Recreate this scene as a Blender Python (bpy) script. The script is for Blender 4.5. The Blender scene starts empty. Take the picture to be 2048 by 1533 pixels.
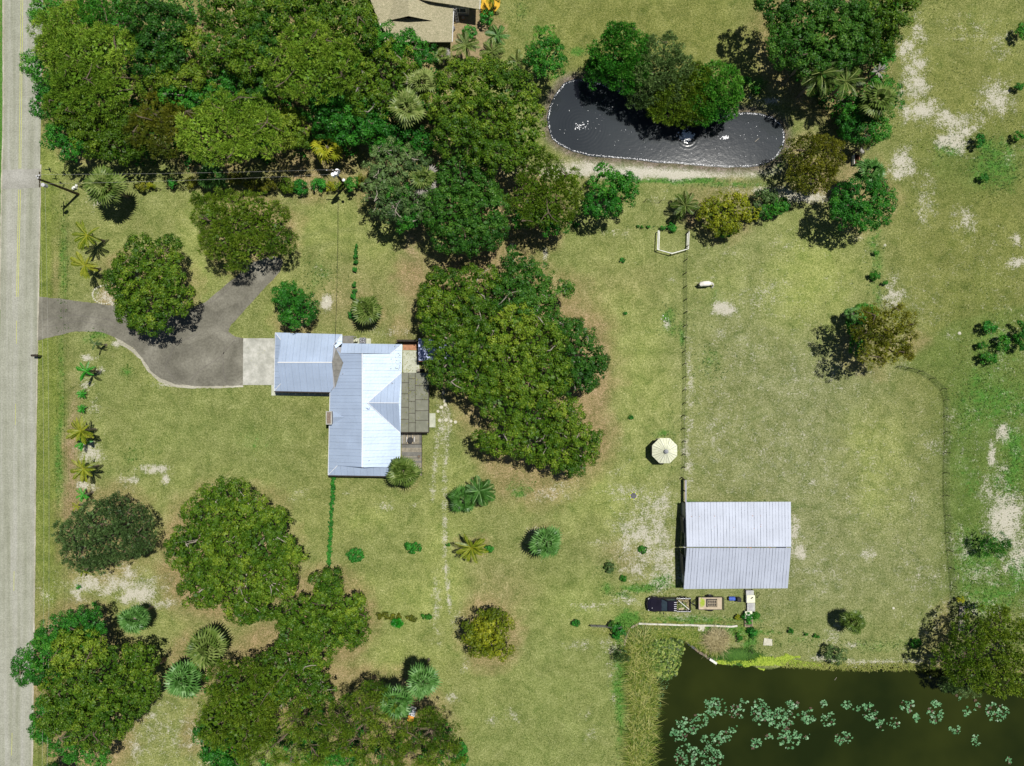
import bpy, math, random
import numpy as np
from mathutils import Vector, noise as mnoise

# ------------------------------------------------------------------ camera, light, exposure
S = 0.07            # metres on the ground per photograph pixel
H = 112.0           # flying height
sc = bpy.context.scene
col = sc.collection
cam_d = bpy.data.cameras.new('camera'); cam = bpy.data.objects.new('camera', cam_d); col.objects.link(cam)
cam.location = (0, 0, H); cam.rotation_euler = (0, 0, 0)
cam_d.sensor_width = 36; cam_d.lens = (H / S) / 2048 * 36; cam_d.clip_end = 5000; cam_d.clip_start = 0.5
sc.camera = cam
sun_dir = Vector((0.225, 0.195, 1.0)).normalized()
elev = math.asin(sun_dir.z); azim = math.atan2(sun_dir.x, sun_dir.y)
w = bpy.data.worlds.new('World'); sc.world = w; w.use_nodes = True
nt = w.node_tree; bg = nt.nodes['Background']
sky = nt.nodes.new('ShaderNodeTexSky'); sky.sky_type = 'NISHITA'; sky.sun_disc = False
sky.sun_elevation = elev; sky.sun_rotation = azim; sky.air_density = 0.8; sky.dust_density = 0.4
nt.links.new(sky.outputs[0], bg.inputs[0]); bg.inputs[1].default_value = 0.05
sd = bpy.data.lights.new('sun', 'SUN'); sd.energy = 5.0; sd.angle = math.radians(0.5); sd.color = (1.0, 0.965, 0.90)
so = bpy.data.objects.new('sun', sd); col.objects.link(so)
so.rotation_euler = (-sun_dir).to_track_quat('-Z', 'Y').to_euler(); so.location = (30, 30, 80)
sc.view_settings.view_transform = 'Standard'; sc.view_settings.look = 'None'
sc.view_settings.exposure = -0.08; sc.view_settings.gamma = 1.0; sc.view_settings.use_curve_mapping = False
sc.cycles.max_bounces = 4; sc.cycles.diffuse_bounces = 2; sc.cycles.glossy_bounces = 2
sc.cycles.transmission_bounces = 2; sc.cycles.transparent_max_bounces = 4; sc.cycles.caustics_reflective = False

rng = np.random.default_rng(7)
random.seed(7)

def P(px, py, z=0.0):
    """ground plan position of the point that the photograph shows at (px, py) when it stands z metres high"""
    k = S * (1 - z / H)
    return Vector(((px - 1024) * k, (766.5 - py) * k, z))

# ------------------------------------------------------------------ object helpers
def tag(o, label=None, cat=None, group=None, kind=None):
    if label: o['label'] = label
    if cat: o['category'] = cat
    if group: o['group'] = group
    if kind: o['kind'] = kind
    return o

def empty(name, loc, label, cat, group=None, rz=0.0):
    o = bpy.data.objects.new(name, None); col.objects.link(o)
    o.empty_display_size = 0.3
    o.location = loc; o.rotation_euler = (0, 0, rz)
    return tag(o, label, cat, group)

class MB:
    def __init__(s): s.v = []; s.f = []
    def add(s, vs, fs):
        n = len(s.v); s.v += [tuple(v) for v in vs]; s.f += [tuple(i + n for i in f) for f in fs]; return s
    def box(s, c, d, rz=0.0, tilt=None):
        x, y, z = d[0] / 2, d[1] / 2, d[2] / 2
        ca, sa = math.cos(rz), math.sin(rz); vs = []
        for sx, sy, sz in ((-1,-1,-1),(1,-1,-1),(1,1,-1),(-1,1,-1),(-1,-1,1),(1,-1,1),(1,1,1),(-1,1,1)):
            a, b = sx * x, sy * y
            vs.append((c[0] + a * ca - b * sa, c[1] + a * sa + b * ca, c[2] + sz * z))
        return s.add(vs, ((0,3,2,1),(4,5,6,7),(0,1,5,4),(1,2,6,5),(2,3,7,6),(3,0,4,7)))
    def bbox(s, c, d, bv=0.03, rz=0.0):
        """box with chamfered vertical and top edges"""
        x, y = d[0] / 2, d[1] / 2; z0, z1 = c[2] - d[2] / 2, c[2] + d[2] / 2
        def ring(a, b, t): return [(-a+t,-b),(a-t,-b),(a,-b+t),(a,b-t),(a-t,b),(-a+t,b),(-a,b-t),(-a,-b+t)]
        rs = [(ring(x, y, bv), z0), (ring(x, y, bv), z1 - bv), (ring(x - bv, y - bv, bv), z1)]
        ca, sa = math.cos(rz), math.sin(rz); vs = []
        for r, z in rs:
            vs += [(c[0] + a * ca - b * sa, c[1] + a * sa + b * ca, z) for a, b in r]
        fs = [tuple(range(7, -1, -1)), tuple(range(16, 24))]
        for k in (0, 8):
            for i in range(8): fs.append((k + i, k + (i + 1) % 8, k + 8 + (i + 1) % 8, k + 8 + i))
        return s.add(vs, fs)
    def prism(s, pts, z0, z1):
        n = len(pts)
        a = sum(pts[i][0] * pts[(i+1) % n][1] - pts[(i+1) % n][0] * pts[i][1] for i in range(n))
        if a < 0: pts = list(pts)[::-1]
        vs = [(p[0], p[1], z0) for p in pts] + [(p[0], p[1], z1) for p in pts]
        fs = [tuple(range(n - 1, -1, -1)), tuple(range(n, 2 * n))]
        fs += [(i, (i + 1) % n, n + (i + 1) % n, n + i) for i in range(n)]
        return s.add(vs, fs)
    def slab(s, pts3, t):
        """polygon in space given a thickness t downwards"""
        n = len(pts3)
        a = sum(pts3[i][0] * pts3[(i+1) % n][1] - pts3[(i+1) % n][0] * pts3[i][1] for i in range(n))
        if a < 0: pts3 = list(pts3)[::-1]
        vs = [(p[0], p[1], p[2]) for p in pts3] + [(p[0], p[1], p[2] - t) for p in pts3]
        fs = [tuple(range(n)), tuple(range(2 * n - 1, n - 1, -1))]
        fs += [(i, n + i, n + (i + 1) % n, (i + 1) % n) for i in range(n)]
        return s.add(vs, fs)
    def tube(s, pts, r, n=6, r1=None, cap=True):
        pts = [Vector(p) for p in pts]; m = len(pts); r1 = r if r1 is None else r1
        vs = []; fs = []
        up = Vector((0, 0, 1))
        for i, p in enumerate(pts):
            d = (pts[min(i + 1, m - 1)] - pts[max(i - 1, 0)])
            d = d.normalized() if d.length > 1e-6 else up
            a = d.cross(up)
            if a.length < 1e-3: a = Vector((1, 0, 0))
            a.normalize(); b = d.cross(a)
            rr = r + (r1 - r) * i / max(1, m - 1)
            for k in range(n):
                t = 2 * math.pi * k / n
                vs.append(p + (a * math.cos(t) + b * math.sin(t)) * rr)
        for i in range(m - 1):
            for k in range(n): fs.append((i*n + k, i*n + (k+1) % n, (i+1)*n + (k+1) % n, (i+1)*n + k))
        if cap: fs += [tuple(range(n - 1, -1, -1)), tuple(range((m-1)*n, m*n))]
        return s.add(vs, fs)
    def cyl(s, c, r, h, n=12, r1=None):
        return s.tube([c, (c[0], c[1], c[2] + h)], r, n, r1)
    def dome(s, c, r, n=10, m=4, zs=1.0, irr=0.0):
        vs = []; fs = []
        for j in range(m):
            a = math.pi / 2 * j / m
            for k in range(n):
                t = 2 * math.pi * k / n; q = 1 + irr * (random.random() - .5)
                vs.append((c[0] + r*q*math.cos(a)*math.cos(t), c[1] + r*q*math.cos(a)*math.sin(t), c[2] + r*zs*math.sin(a)))
        vs.append((c[0], c[1], c[2] + r * zs))
        for j in range(m - 1):
            for k in range(n): fs.append((j*n+k, j*n+(k+1) % n, (j+1)*n+(k+1) % n, (j+1)*n+k))
        for k in range(n): fs.append(((m-1)*n+k, (m-1)*n+(k+1) % n, m*n))
        fs.append(tuple(range(n - 1, -1, -1)))
        return s.add(vs, fs)
    def ell(s, c, r, n=10, m=6):
        vs = []; fs = []
        for j in range(m + 1):
            a = math.pi * j / m - math.pi / 2
            for k in range(n):
                t = 2 * math.pi * k / n
                vs.append((c[0] + r[0]*math.cos(a)*math.cos(t), c[1] + r[1]*math.cos(a)*math.sin(t), c[2] + r[2]*math.sin(a)))
        for j in range(m):
            for k in range(n): fs.append((j*n+k, j*n+(k+1) % n, (j+1)*n+(k+1) % n, (j+1)*n+k))
        return s.add(vs, fs)
    def mesh(s, name, smooth=False, org=(0, 0, 0)):
        me = bpy.data.meshes.new(name)
        me.from_pydata([(v[0]-org[0], v[1]-org[1], v[2]-org[2]) for v in s.v], [], s.f)
        if smooth: me.polygons.foreach_set('use_smooth', [True] * len(me.polygons))
        me.update(); return me
    def build(s, name, mat, parent=None, root=None, smooth=False):
        """world coordinates; when parented they are stored relative to the root thing's base"""
        org = root.location if root is not None else (0, 0, 0)
        me = s.mesh(name, smooth, org); me.materials.append(mat)
        o = bpy.data.objects.new(name, me); col.objects.link(o)
        if parent is not None: o.parent = parent
        return o

def obj(name, me, parent=None, loc=(0, 0, 0), rot=(0, 0, 0), scale=(1, 1, 1)):
    o = bpy.data.objects.new(name, me); col.objects.link(o)
    if parent is not None: o.parent = parent
    o.location = loc; o.rotation_euler = rot; o.scale = scale
    return o

def copy_tree(o, parent=None):
    c = o.copy(); col.objects.link(c)
    if parent is not None: c.parent = parent
    for ch in list(o.children): copy_tree(ch, c)
    return c

# ------------------------------------------------------------------ materials
class N:
    def __init__(s, name):
        s.m = bpy.data.materials.new(name); s.m.use_nodes = True
        s.t = s.m.node_tree; s.b = s.t.nodes['Principled BSDF']; s.out = s.t.nodes['Material Output']
    def n(s, k, **a):
        x = s.t.nodes.new('ShaderNode' + k)
        for q, v in a.items():
            if hasattr(x, q): setattr(x, q, v)
            else: x.inputs[q].default_value = v
        return x
    def l(s, a, b): s.t.links.new(a, b)
    def coord(s, obj_=True):
        g = s.n('NewGeometry'); return g.outputs['Position']
    def noise(s, scale, detail=4, rough=.6, vec=None, dist=0.0):
        x = s.n('TexNoise'); x.inputs['Scale'].default_value = scale; x.inputs['Detail'].default_value = detail
        x.inputs['Roughness'].default_value = rough; x.inputs['Distortion'].default_value = dist
        s.l(vec or s.coord(), x.inputs['Vector']); return x.outputs['Fac']
    def ramp(s, fac, stops):
        x = s.n('ValToRGB'); e = x.color_ramp.elements
        while len(e) > 1: e.remove(e[-1])
        e[0].position = stops[0][0]; e[0].color = (*stops[0][1], 1)
        for p, c in stops[1:]:
            q = e.new(p); q.color = (*c, 1)
        s.l(fac, x.inputs[0]); return x.outputs[0]
    def mix(s, fac, a, b, mode='MIX'):
        x = s.n('Mix'); x.data_type = 'RGBA'; x.blend_type = mode
        for i, v in ((0, fac), (6, a), (7, b)):
            if hasattr(v, 'links'): s.l(v, x.inputs[i])
            else: x.inputs[i].default_value = v if i == 0 else (*v, 1)
        return x.outputs[2]
    def math(s, op, a, b=None, c=None, clamp=False):
        x = s.n('Math'); x.operation = op; x.use_clamp = clamp
        for i, v in enumerate((a, b, c)):
            if v is None: continue
            if hasattr(v, 'links'): s.l(v, x.inputs[i])
            else: x.inputs[i].default_value = v
        return x.outputs[0]
    def attr(s, name):
        x = s.n('Attribute'); x.attribute_name = name; return x
    def bump(s, h, strength=.5, dist=.1):
        x = s.n('Bump'); x.inputs['Strength'].default_value = strength; x.inputs['Distance'].default_value = dist
        s.l(h, x.inputs['Height']); s.l(x.outputs[0], s.b.inputs['Normal']); return x
    def base(s, v, rough=.8, metal=0.0, spec=.3):
        if hasattr(v, 'links'): s.l(v, s.b.inputs['Base Color'])
        else: s.b.inputs['Base Color'].default_value = (*v, 1)
        s.b.inputs['Roughness'].default_value = rough; s.b.inputs['Metallic'].default_value = metal
        s.b.inputs['Specular IOR Level'].default_value = spec; return s

def plain(name, c, var=.25, scale=3.0, rough=.8, metal=0.0, spec=.3, c2=None, bump=.2):
    """paint, wood, stone ... with blotchy wear of its own"""
    m = N(name); f = m.noise(scale, 6, .7)
    lo = tuple(x * (1 - var) for x in c); hi = c2 or tuple(min(1, x * (1 + var)) for x in c)
    m.base(m.ramp(f, [(.3, lo), (.5, c), (.7, hi)]), rough, metal, spec)
    if bump: m.bump(m.noise(scale * 8, 4, .7), bump, .02)
    return m.m

def leafmat(name, a, b, c=None, rough=.5, transl=.16):
    """tint 0 -> colour a, 0.5 -> b, 1 -> c"""
    m = N(name); t = m.attr('tint').outputs['Fac']
    c = c or tuple(x * 1.5 for x in b)
    colr = m.ramp(t, [(0.0, a), (.5, b), (1.0, c)])
    m.base(colr, rough, 0, .25)
    tr = m.n('BsdfTranslucent'); m.l(colr, tr.inputs[0])
    mx = m.n('MixShader'); mx.inputs[0].default_value = transl
    m.l(m.b.outputs[0], mx.inputs[1]); m.l(tr.outputs[0], mx.inputs[2]); m.l(mx.outputs[0], m.out.inputs[0])
    return m.m

M = {}
M['ficus'] = leafmat('leaf_ficus', (.026, .086, .004), (.090, .178, .010), (.250, .340, .028))
M['ficus_dark'] = leafmat('leaf_ficus_dark', (.014, .070, .006), (.042, .140, .012), (.110, .235, .026))
M['green'] = leafmat('leaf_green', (.014, .100, .008), (.038, .200, .014), (.120, .330, .030))
M['bright'] = leafmat('leaf_bright', (.016, .110, .012), (.030, .220, .020), (.100, .380, .045))
M['olive'] = leafmat('leaf_olive', (.045, .105, .005), (.120, .205, .012), (.270, .350, .034))
M['pine'] = leafmat('needles', (.070, .160, .010), (.190, .330, .025), (.380, .520, .060))
M['cypress_soft'] = leafmat('needles_soft', (.040, .085, .020), (.090, .165, .040), (.190, .290, .085))
M['yellow'] = leafmat('leaf_yellow', (.085, .130, .006), (.220, .260, .010), (.430, .430, .030))
M['gray'] = leafmat('leaf_grey_green', (.034, .075, .020), (.078, .145, .038), (.165, .255, .080))
M['rust'] = leafmat('leaf_rust', (.055, .080, .006), (.145, .165, .012), (.285, .285, .030))
M['palm'] = leafmat('frond_sabal', (.035, .070, .008), (.100, .165, .026), (.250, .310, .090), .4)
M['palm_blue'] = leafmat('frond_blue', (.030, .095, .012), (.070, .190, .032), (.190, .360, .110), .4)
M['coco'] = leafmat('frond_coco', (.060, .110, .005), (.150, .210, .010), (.320, .330, .030), .4)
M['coco_green'] = leafmat('frond_green', (.010, .120, .008), (.025, .260, .015), (.090, .400, .040), .4)
M['straw'] = leafmat('straw', (.160, .130, .050), (.330, .280, .130), (.550, .480, .260))
M['deadfrond'] = leafmat('frond_dead', (.110, .100, .085), (.260, .240, .210), (.450, .430, .390))
M['reed'] = leafmat('reed', (.050, .120, .010), (.190, .250, .028), (.520, .500, .170))
M['lily'] = leafmat('lily_pad', (.110, .060, .045), (.070, .195, .075), (.170, .350, .165), .35, .1)
M['weed'] = leafmat('weed', (.020, .080, .006), (.055, .160, .012), (.130, .250, .030))
M['duck'] = leafmat('duckweed', (.110, .190, .010), (.270, .390, .028), (.470, .560, .080), .7)
M['arrow'] = leafmat('arrowhead', (.030, .055, .010), (.085, .160, .018), (.330, .390, .090))
M['bark'] = plain('bark', (.15, .115, .08), .5, 6)
M['bark_pale'] = plain('bark_pale', (.36, .32, .26), .35, 5)
M['bark_palm'] = plain('bark_palm', (.20, .17, .13), .4, 8)
M['wood_dark'] = plain('weathered_dark_wood', (.045, .035, .028), .4, 3)
M['wood_grey'] = plain('grey_deck_wood', (.30, .27, .21), .35, 2.5)
M['wood_tan'] = plain('tan_plywood', (.46, .38, .27), .22, 2)
M['wood_pole'] = plain('pole_wood', (.050, .040, .020), .4, 2)
M['concrete'] = plain('concrete', (.40, .40, .35), .3, .9, c2=(.56, .55, .50))
M['concrete2'] = plain('concrete_patio', (.44, .46, .36), .2, 1.6, c2=(.56, .57, .48))
M['stone'] = plain('pale_stone', (.52, .50, .40), .25, 2)
M['wall'] = plain('wall_siding', (.32, .33, .36), .15, 1)
M['wall_dark'] = plain('wall_dark', (.10, .10, .105), .25, 1.5)
M['white'] = plain('white_plastic', (.74, .74, .68), .12, 2, rough=.45, c2=(.85, .85, .82))
M['whitewash'] = plain('whitewashed_concrete', (.58, .56, .48), .4, 1.5, c2=(.80, .79, .73))
M['black'] = plain('black_steel', (.018, .018, .02), .3, 3, rough=.4)
M['rubber'] = plain('rubber', (.02, .02, .02), .2, 5, rough=.85)
M['paint_black'] = plain('black_car_paint', (.010, .008, .016), .3, 1, rough=.16, spec=.6, bump=0)
M['glass'] = plain('car_glass', (.05, .075, .10), .25, 2, rough=.12, spec=.8, bump=0)
M['chrome'] = plain('bright_metal', (.6, .6, .62), .15, 3, rough=.25, metal=.9)
M['blue'] = plain('blue_plastic', (.06, .12, .48), .25, 3, rough=.4)
M['brick'] = plain('brick_paving', (.42, .21, .12), .3, 2.5)
M['mulch'] = plain('orange_mulch', (.60, .36, .03), .3, 2)
M['orange'] = plain('orange_paint', (.75, .33, .06), .2, 3, rough=.4)
M['cream'] = plain('cream_shingle', (.72, .73, .54), .12, 2.5, c2=(.82, .83, .68), rough=.75)
M['roll'] = plain('roll_roofing', (.185, .190, .145), .16, 1.2, c2=(.24, .24, .19), rough=.9)
M['roll2'] = plain('roll_roofing_grey', (.20, .195, .175), .3, 1.2, rough=.9)
M['trim'] = plain('white_trim', (.78, .78, .78), .06, 2, rough=.5)
M['horse'] = plain('white_horse_hair', (.78, .75, .68), .1, 4, rough=.7, bump=0)
M['horse_dark'] = plain('dark_horse_hair', (.07, .055, .045), .3, 6, rough=.8)
M['insul'] = plain('pale_ceramic', (.55, .55, .58), .2, 6, rough=.3)
M['yellowpaint'] = plain('yellow_road_paint', (.50, .52, .12), .35, 3, c2=(.42, .44, .20))
M['chimney'] = plain('chimney_stone', (.20, .155, .12), .6, 9)
M['foam'] = plain('foam', (.85, .86, .88), .1, 5, rough=.5)
M['lichen'] = plain('yellow_green_growth', (.46, .54, .04), .3, 5)

def metal_roof(name, c, rust, rough=.42, metal=.75):
    m = N(name)
    f = m.noise(.35, 5, .6)
    a = m.ramp(f, [(.3, tuple(x * .88 for x in c)), (.7, tuple(min(1, x * 1.06) for x in c))])
    s = m.math('GREATER_THAN', m.noise(1.7, 6, .75), rust)
    st = m.math('MULTIPLY', m.math('SUBTRACT', m.noise(.9, 7, .8, None, 1.5), .56), 3.0, clamp=True)
    a = m.mix(m.math('MULTIPLY', st, .30), a, (.30, .29, .27))
    m.base(m.mix(m.math('MULTIPLY', s, .7), a, (.20, .10, .06)), rough, metal, .5)
    m.bump(m.noise(3.0, 3, .5), .25, .05)
    return m.m
M['metal'] = metal_roof('white_metal_roofing', (.47, .57, .73), .86, .50, .34)
M['metal_barn'] = metal_roof('galvanised_sheet', (.43, .47, .56), .72, .6, .06)
M['metal_shed'] = metal_roof('blue_metal_sheet', (.38, .43, .62), .80, .4, .5)

def shingle():
    m = N('tan_shingles'); p = m.coord()
    br = m.n('TexBrick'); br.inputs['Scale'].default_value = 3.2; br.offset = .5
    br.inputs['Color1'].default_value = (.33, .31, .20, 1); br.inputs['Color2'].default_value = (.43, .39, .27, 1)
    br.inputs['Mortar'].default_value = (.20, .18, .12, 1); br.inputs['Mortar Size'].default_value = .03
    br.inputs['Brick Width'].default_value = .9; br.inputs['Row Height'].default_value = .45
    m.l(p, br.inputs['Vector'])
    g = m.ramp(m.noise(7, 4, .8), [(.3, (.55, .58, .5)), (.5, (1, 1, .95)), (.72, (1.45, 1.4, 1.4))])
    m.base(m.mix(1.0, br.outputs[0], g, 'MULTIPLY'), .9); m.bump(m.noise(9, 4, .7), .4, .04); return m.m
M['shingle'] = shingle()

def asphalt(name, a, b, c, fine=6.0, big=.25, streak=False):
    m = N(name); p = m.coord()
    if streak:
        mp = m.n('Mapping'); mp.inputs['Scale'].default_value = (1.3, .03, 1); m.l(p, mp.inputs['Vector'])
        s = m.noise(1.0, 4, .6, mp.outputs[0])
    else: s = m.noise(big, 4, .6, p, .6)
    base = m.ramp(s, [(.32, a), (.5, b), (.68, c)])
    g = m.ramp(m.noise(fine, 3, .8), [(.25, (.66, .66, .66)), (.5, (1, 1, 1)), (.78, (1.36, 1.36, 1.36))])
    patch = m.ramp(m.noise(.5, 5, .7), [(.35, (.9, .9, .88)), (.65, (1.08, 1.08, 1.08))])
    m.base(m.mix(1.0, m.mix(1.0, base, g, 'MULTIPLY'), patch, 'MULTIPLY'), .92); m.bump(m.noise(fine * 1.5, 3, .7), .5, .03)
    return m.m
M['road'] = asphalt('road_asphalt', (.250, .258, .195), (.305, .310, .250), (.350, .350, .305), 5.5, streak=True)
M['roadpatch'] = asphalt('road_patch', (.25, .25, .215), (.29, .285, .25), (.34, .335, .30), 6)
M['gravel'] = asphalt('gravel_drive', (.120, .114, .090), (.168, .160, .128), (.225, .215, .175), 3.5)
M['sandedge'] = asphalt('sand_edge', (.28, .27, .20), (.37, .35, .28), (.46, .44, .37), 5)

def ground_mat():
    m = N('ground'); p = m.coord()
    c = m.attr('Col').outputs['Color']; sand = m.attr('Sand').outputs['Fac']; lush = m.attr('Lush').outputs['Fac']
    f1 = m.noise(3.6, 5, .85, p); f2 = m.noise(8.5, 2, .85, p); f0 = m.noise(.55, 5, .7, p, .5)
    g0 = m.ramp(f0, [(.30, (.62, .72, .56)), (.5, (1, 1, 1)), (.70, (1.32, 1.26, 1.48))])
    g1 = m.ramp(f1, [(.36, (.52, .60, .44)), (.5, (.97, .98, .96)), (.66, (1.50, 1.42, 1.66))])
    g2 = m.ramp(f2, [(.34, (.44, .54, .36)), (.5, (.96, .98, .95)), (.66, (1.72, 1.62, 2.0))])
    base = m.mix(1.0, m.mix(1.0, m.mix(1.0, c, g0, 'MULTIPLY'), g1, 'MULTIPLY'), g2, 'MULTIPLY')
    dots = m.math('MULTIPLY', m.math('SUBTRACT', m.noise(2.3, 3, .9, p), .635), 20.0, clamp=True)
    base = m.mix(m.math('MULTIPLY', dots, .8), base, (.030, .062, .014))
    straw = m.math('MULTIPLY', m.math('SUBTRACT', m.noise(6.3, 2, .9, p), .645), 16.0, clamp=True)
    base = m.mix(m.math('MULTIPLY', straw, .6), base, (.46, .44, .30))
    # weeds: ragged patches of deeper green
    fl = m.math('ADD', m.noise(1.1, 5, .75, p), m.math('MULTIPLY', m.math('SUBTRACT', f2, .5), .25))
    fl2 = m.math('SUBTRACT', m.math('ADD', fl, m.math('MULTIPLY', lush, .42)), .72)
    lm = m.math('MULTIPLY', fl2, 7.0, clamp=True)
    green = m.ramp(f1, [(.3, (.022, .095, .010)), (.5, (.055, .170, .022)), (.7, (.12, .26, .040))])
    base = m.mix(m.math('MULTIPLY', lm, .78), base, m.mix(1.0, green, g2, 'MULTIPLY'))
    # sand: bare speckles that close up into patches
    n1 = m.math('ADD', m.math('MULTIPLY', m.noise(.9, 6, .85, p), .55), m.math('MULTIPLY', m.noise(5.0, 3, .9, p), .5))
    sm = m.math('MULTIPLY', m.math('SUBTRACT', m.math('ADD', n1, m.math('MULTIPLY', sand, .165)), .635), 13.0, clamp=True)
    sc_ = m.ramp(f2, [(.3, (.36, .34, .26)), (.5, (.50, .47, .39)), (.72, (.64, .62, .54))])
    base = m.mix(m.math('MULTIPLY', sm, .9), base, sc_)
    m.base(base, .95, 0, .15); m.bump(m.math('ADD', f1, f2), .55, .09)
    return m.m
M['ground'] = ground_mat()

def water(name, c1, c2, rough, rings=(), ripple=.12, sc_=1.2, spec=.5, dist=.25):
    m = N(name); p = m.coord()
    m.base(m.ramp(m.noise(.09, 3, .5, p), [(.35, c1), (.65, c2)]), rough, 0, spec)
    h = m.math('MULTIPLY', m.noise(sc_, 4, .6, p), 1.0)
    for (x, y, r, k, amp) in rings:
        sub = m.n('VectorMath'); sub.operation = 'SUBTRACT'; sub.inputs[1].default_value = (x, y, 0); m.l(p, sub.inputs[0])
        ml = m.n('VectorMath'); ml.operation = 'MULTIPLY'; ml.inputs[1].default_value = (1, 1, 0); m.l(sub.outputs[0], ml.inputs[0])
        ln = m.n('VectorMath'); ln.operation = 'LENGTH'; m.l(ml.outputs[0], ln.inputs[0]); d = ln.outputs['Value']
        env = m.math('SUBTRACT', 1.0, m.math('DIVIDE', d, r), clamp=True)
        wv = m.math('MULTIPLY', m.math('SINE', m.math('MULTIPLY', d, k)), m.math('MULTIPLY', env, amp))
        h = m.math('ADD', h, wv)
    m.bump(h, ripple, dist); return m.m
_a = P(1160, 250); _b = P(1376, 275)
M['pond'] = water('pond_water', (.022, .027, .032), (.034, .041, .046), .07,
                  [(_a.x, _a.y, 5.0, 14.0, .30), (_b.x, _b.y, 1.9, 13.0, .75), (_b.x, _b.y, 6.0, 9.0, .10)], .6, 2.0, .6, .010)
M['pond_green'] = water('green_pond_water', (.011, .017, .003), (.024, .031, .005), .12, (), .3, 1.0, .22, .01)
# ------------------------------------------------------------------ numeric noise for the terrain colours
def vnoise(x, y, f, seed):
    r = np.random.default_rng(seed); T = r.random((256, 256))
    x = x * f + 1000; y = y * f + 1000
    xi = np.floor(x).astype(int); yi = np.floor(y).astype(int); u = x - xi; v = y - yi
    u = u*u*(3-2*u); v = v*v*(3-2*v)
    a = T[xi % 256, yi % 256]; b = T[(xi+1) % 256, yi % 256]; c = T[xi % 256, (yi+1) % 256]; d = T[(xi+1) % 256, (yi+1) % 256]
    return a*(1-u)*(1-v) + b*u*(1-v) + c*(1-u)*v + d*u*v
def fbm(x, y, f, seed, o=4):
    s = 0; a = .5; t = 0
    for k in range(o):
        s = s + a * vnoise(x, y, f * 2**k, seed + k); t += a; a *= .55
    return s / t

def sdf(x, y, poly):
    """signed distance, positive inside"""
    n = len(poly); d = np.full(x.shape, 1e9); ins = np.zeros(x.shape, bool)
    for i in range(n):
        ax, ay = poly[i]; bx, by = poly[(i+1) % n]
        ex, ey = bx-ax, by-ay; t = np.clip(((x-ax)*ex + (y-ay)*ey) / (ex*ex+ey*ey+1e-9), 0, 1)
        d = np.minimum(d, np.hypot(x-ax-t*ex, y-ay-t*ey))
        c = ((ay > y) != (by > y)) & (x < (bx-ax)*(y-ay)/(by-ay+1e-12)+ax)
        ins ^= c
    return np.where(ins, d, -d)
def polyline_d(x, y, pts):
    d = np.full(x.shape, 1e9)
    for i in range(len(pts)-1):
        ax, ay = pts[i]; bx, by = pts[i+1]; ex, ey = bx-ax, by-ay
        t = np.clip(((x-ax)*ex + (y-ay)*ey) / (ex*ex+ey*ey+1e-9), 0, 1)
        d = np.minimum(d, np.hypot(x-ax-t*ex, y-ay-t*ey))
    return d

POND1 = [(1130,167),(1112,190),(1102,212),(1097,235),(1100,258),(1105,275),(1120,288),(1145,300),(1180,309),(1220,313),(1270,317),
 (1320,323),(1370,326),(1420,330),(1460,332),(1500,331),(1530,327),(1553,313),(1566,292),(1569,270),(1562,249),(1545,235),(1520,228),
 (1490,226),(1455,231),(1425,240),(1380,240),(1320,215),(1265,190),(1220,176),(1190,164),(1165,160),(1147,161)]
POND2 = [(1372,1284),(1400,1300),(1434,1327),(1470,1336),(1500,1334),(1540,1341),(1580,1334),(1640,1338),(1700,1341),(1760,1337),(1850,1339),(1900,1345),(2060,1350),
 (2700,1350),(2700,2100),(1285,2100),(1294,1500),(1304,1440),(1304,1395),(1300,1350),(1296,1310),(1318,1282),(1345,1277)]
g2 = lambda pts: [(P(a, b).x, P(a, b).y) for a, b in pts]
pond1w, pond2w = g2(POND1), g2(POND2)
WZ = -0.22

# crowns that drop litter on the ground: filled by the tree table (image px centre, radius px)
LITTER = [(190,120,150,.9),(150,260,70,.8),(420,120,120,1),(620,140,150,.9),(620,280,110,.9),(800,200,120,.9),(430,290,90,.8),(780,360,75,.8),
 (930,380,110,.9),(1060,420,90,.9),(1010,500,22,.8),(1115,660,70,.7),(980,610,150,1),(1050,720,190,1),(1080,870,150,.9),(297,590,105,.9),(500,470,100,.8),
 (587,640,45,.7),(450,1110,150,1),(650,1230,110,.95),(560,1350,120,1),(690,1400,90,.9),(780,1470,140,.95),(150,1330,130,.9),(180,1450,110,.9),(390,1330,75,.8),(400,1460,50,.7),
 (210,1065,110,.7),(980,1267,75,.8),(1640,90,150,.8),(1700,200,70,.8),(1625,330,75,.6),(1725,400,75,.6),(1450,420,70,.5),(1735,690,70,.5),(860,430,40,.7),(825,560,40,.7),
 (790,660,30,.6),(1175,330,60,.3),(1960,1300,120,.6),(640,350,60,.6),(880,70,60,.5),(960,60,45,.8),(945,1095,32,.5),(1090,1083,38,.4),(735,625,40,.4),(810,945,40,.4),
 (1385,440,14,.9),(145,900,14,.6),(140,980,10,.8),(1180,760,40,.6),(1160,640,34,.7),(1830,690,30,.5),(545,1010,40,.5),(655,860,8,.6),(215,1290,60,.5)]
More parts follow.
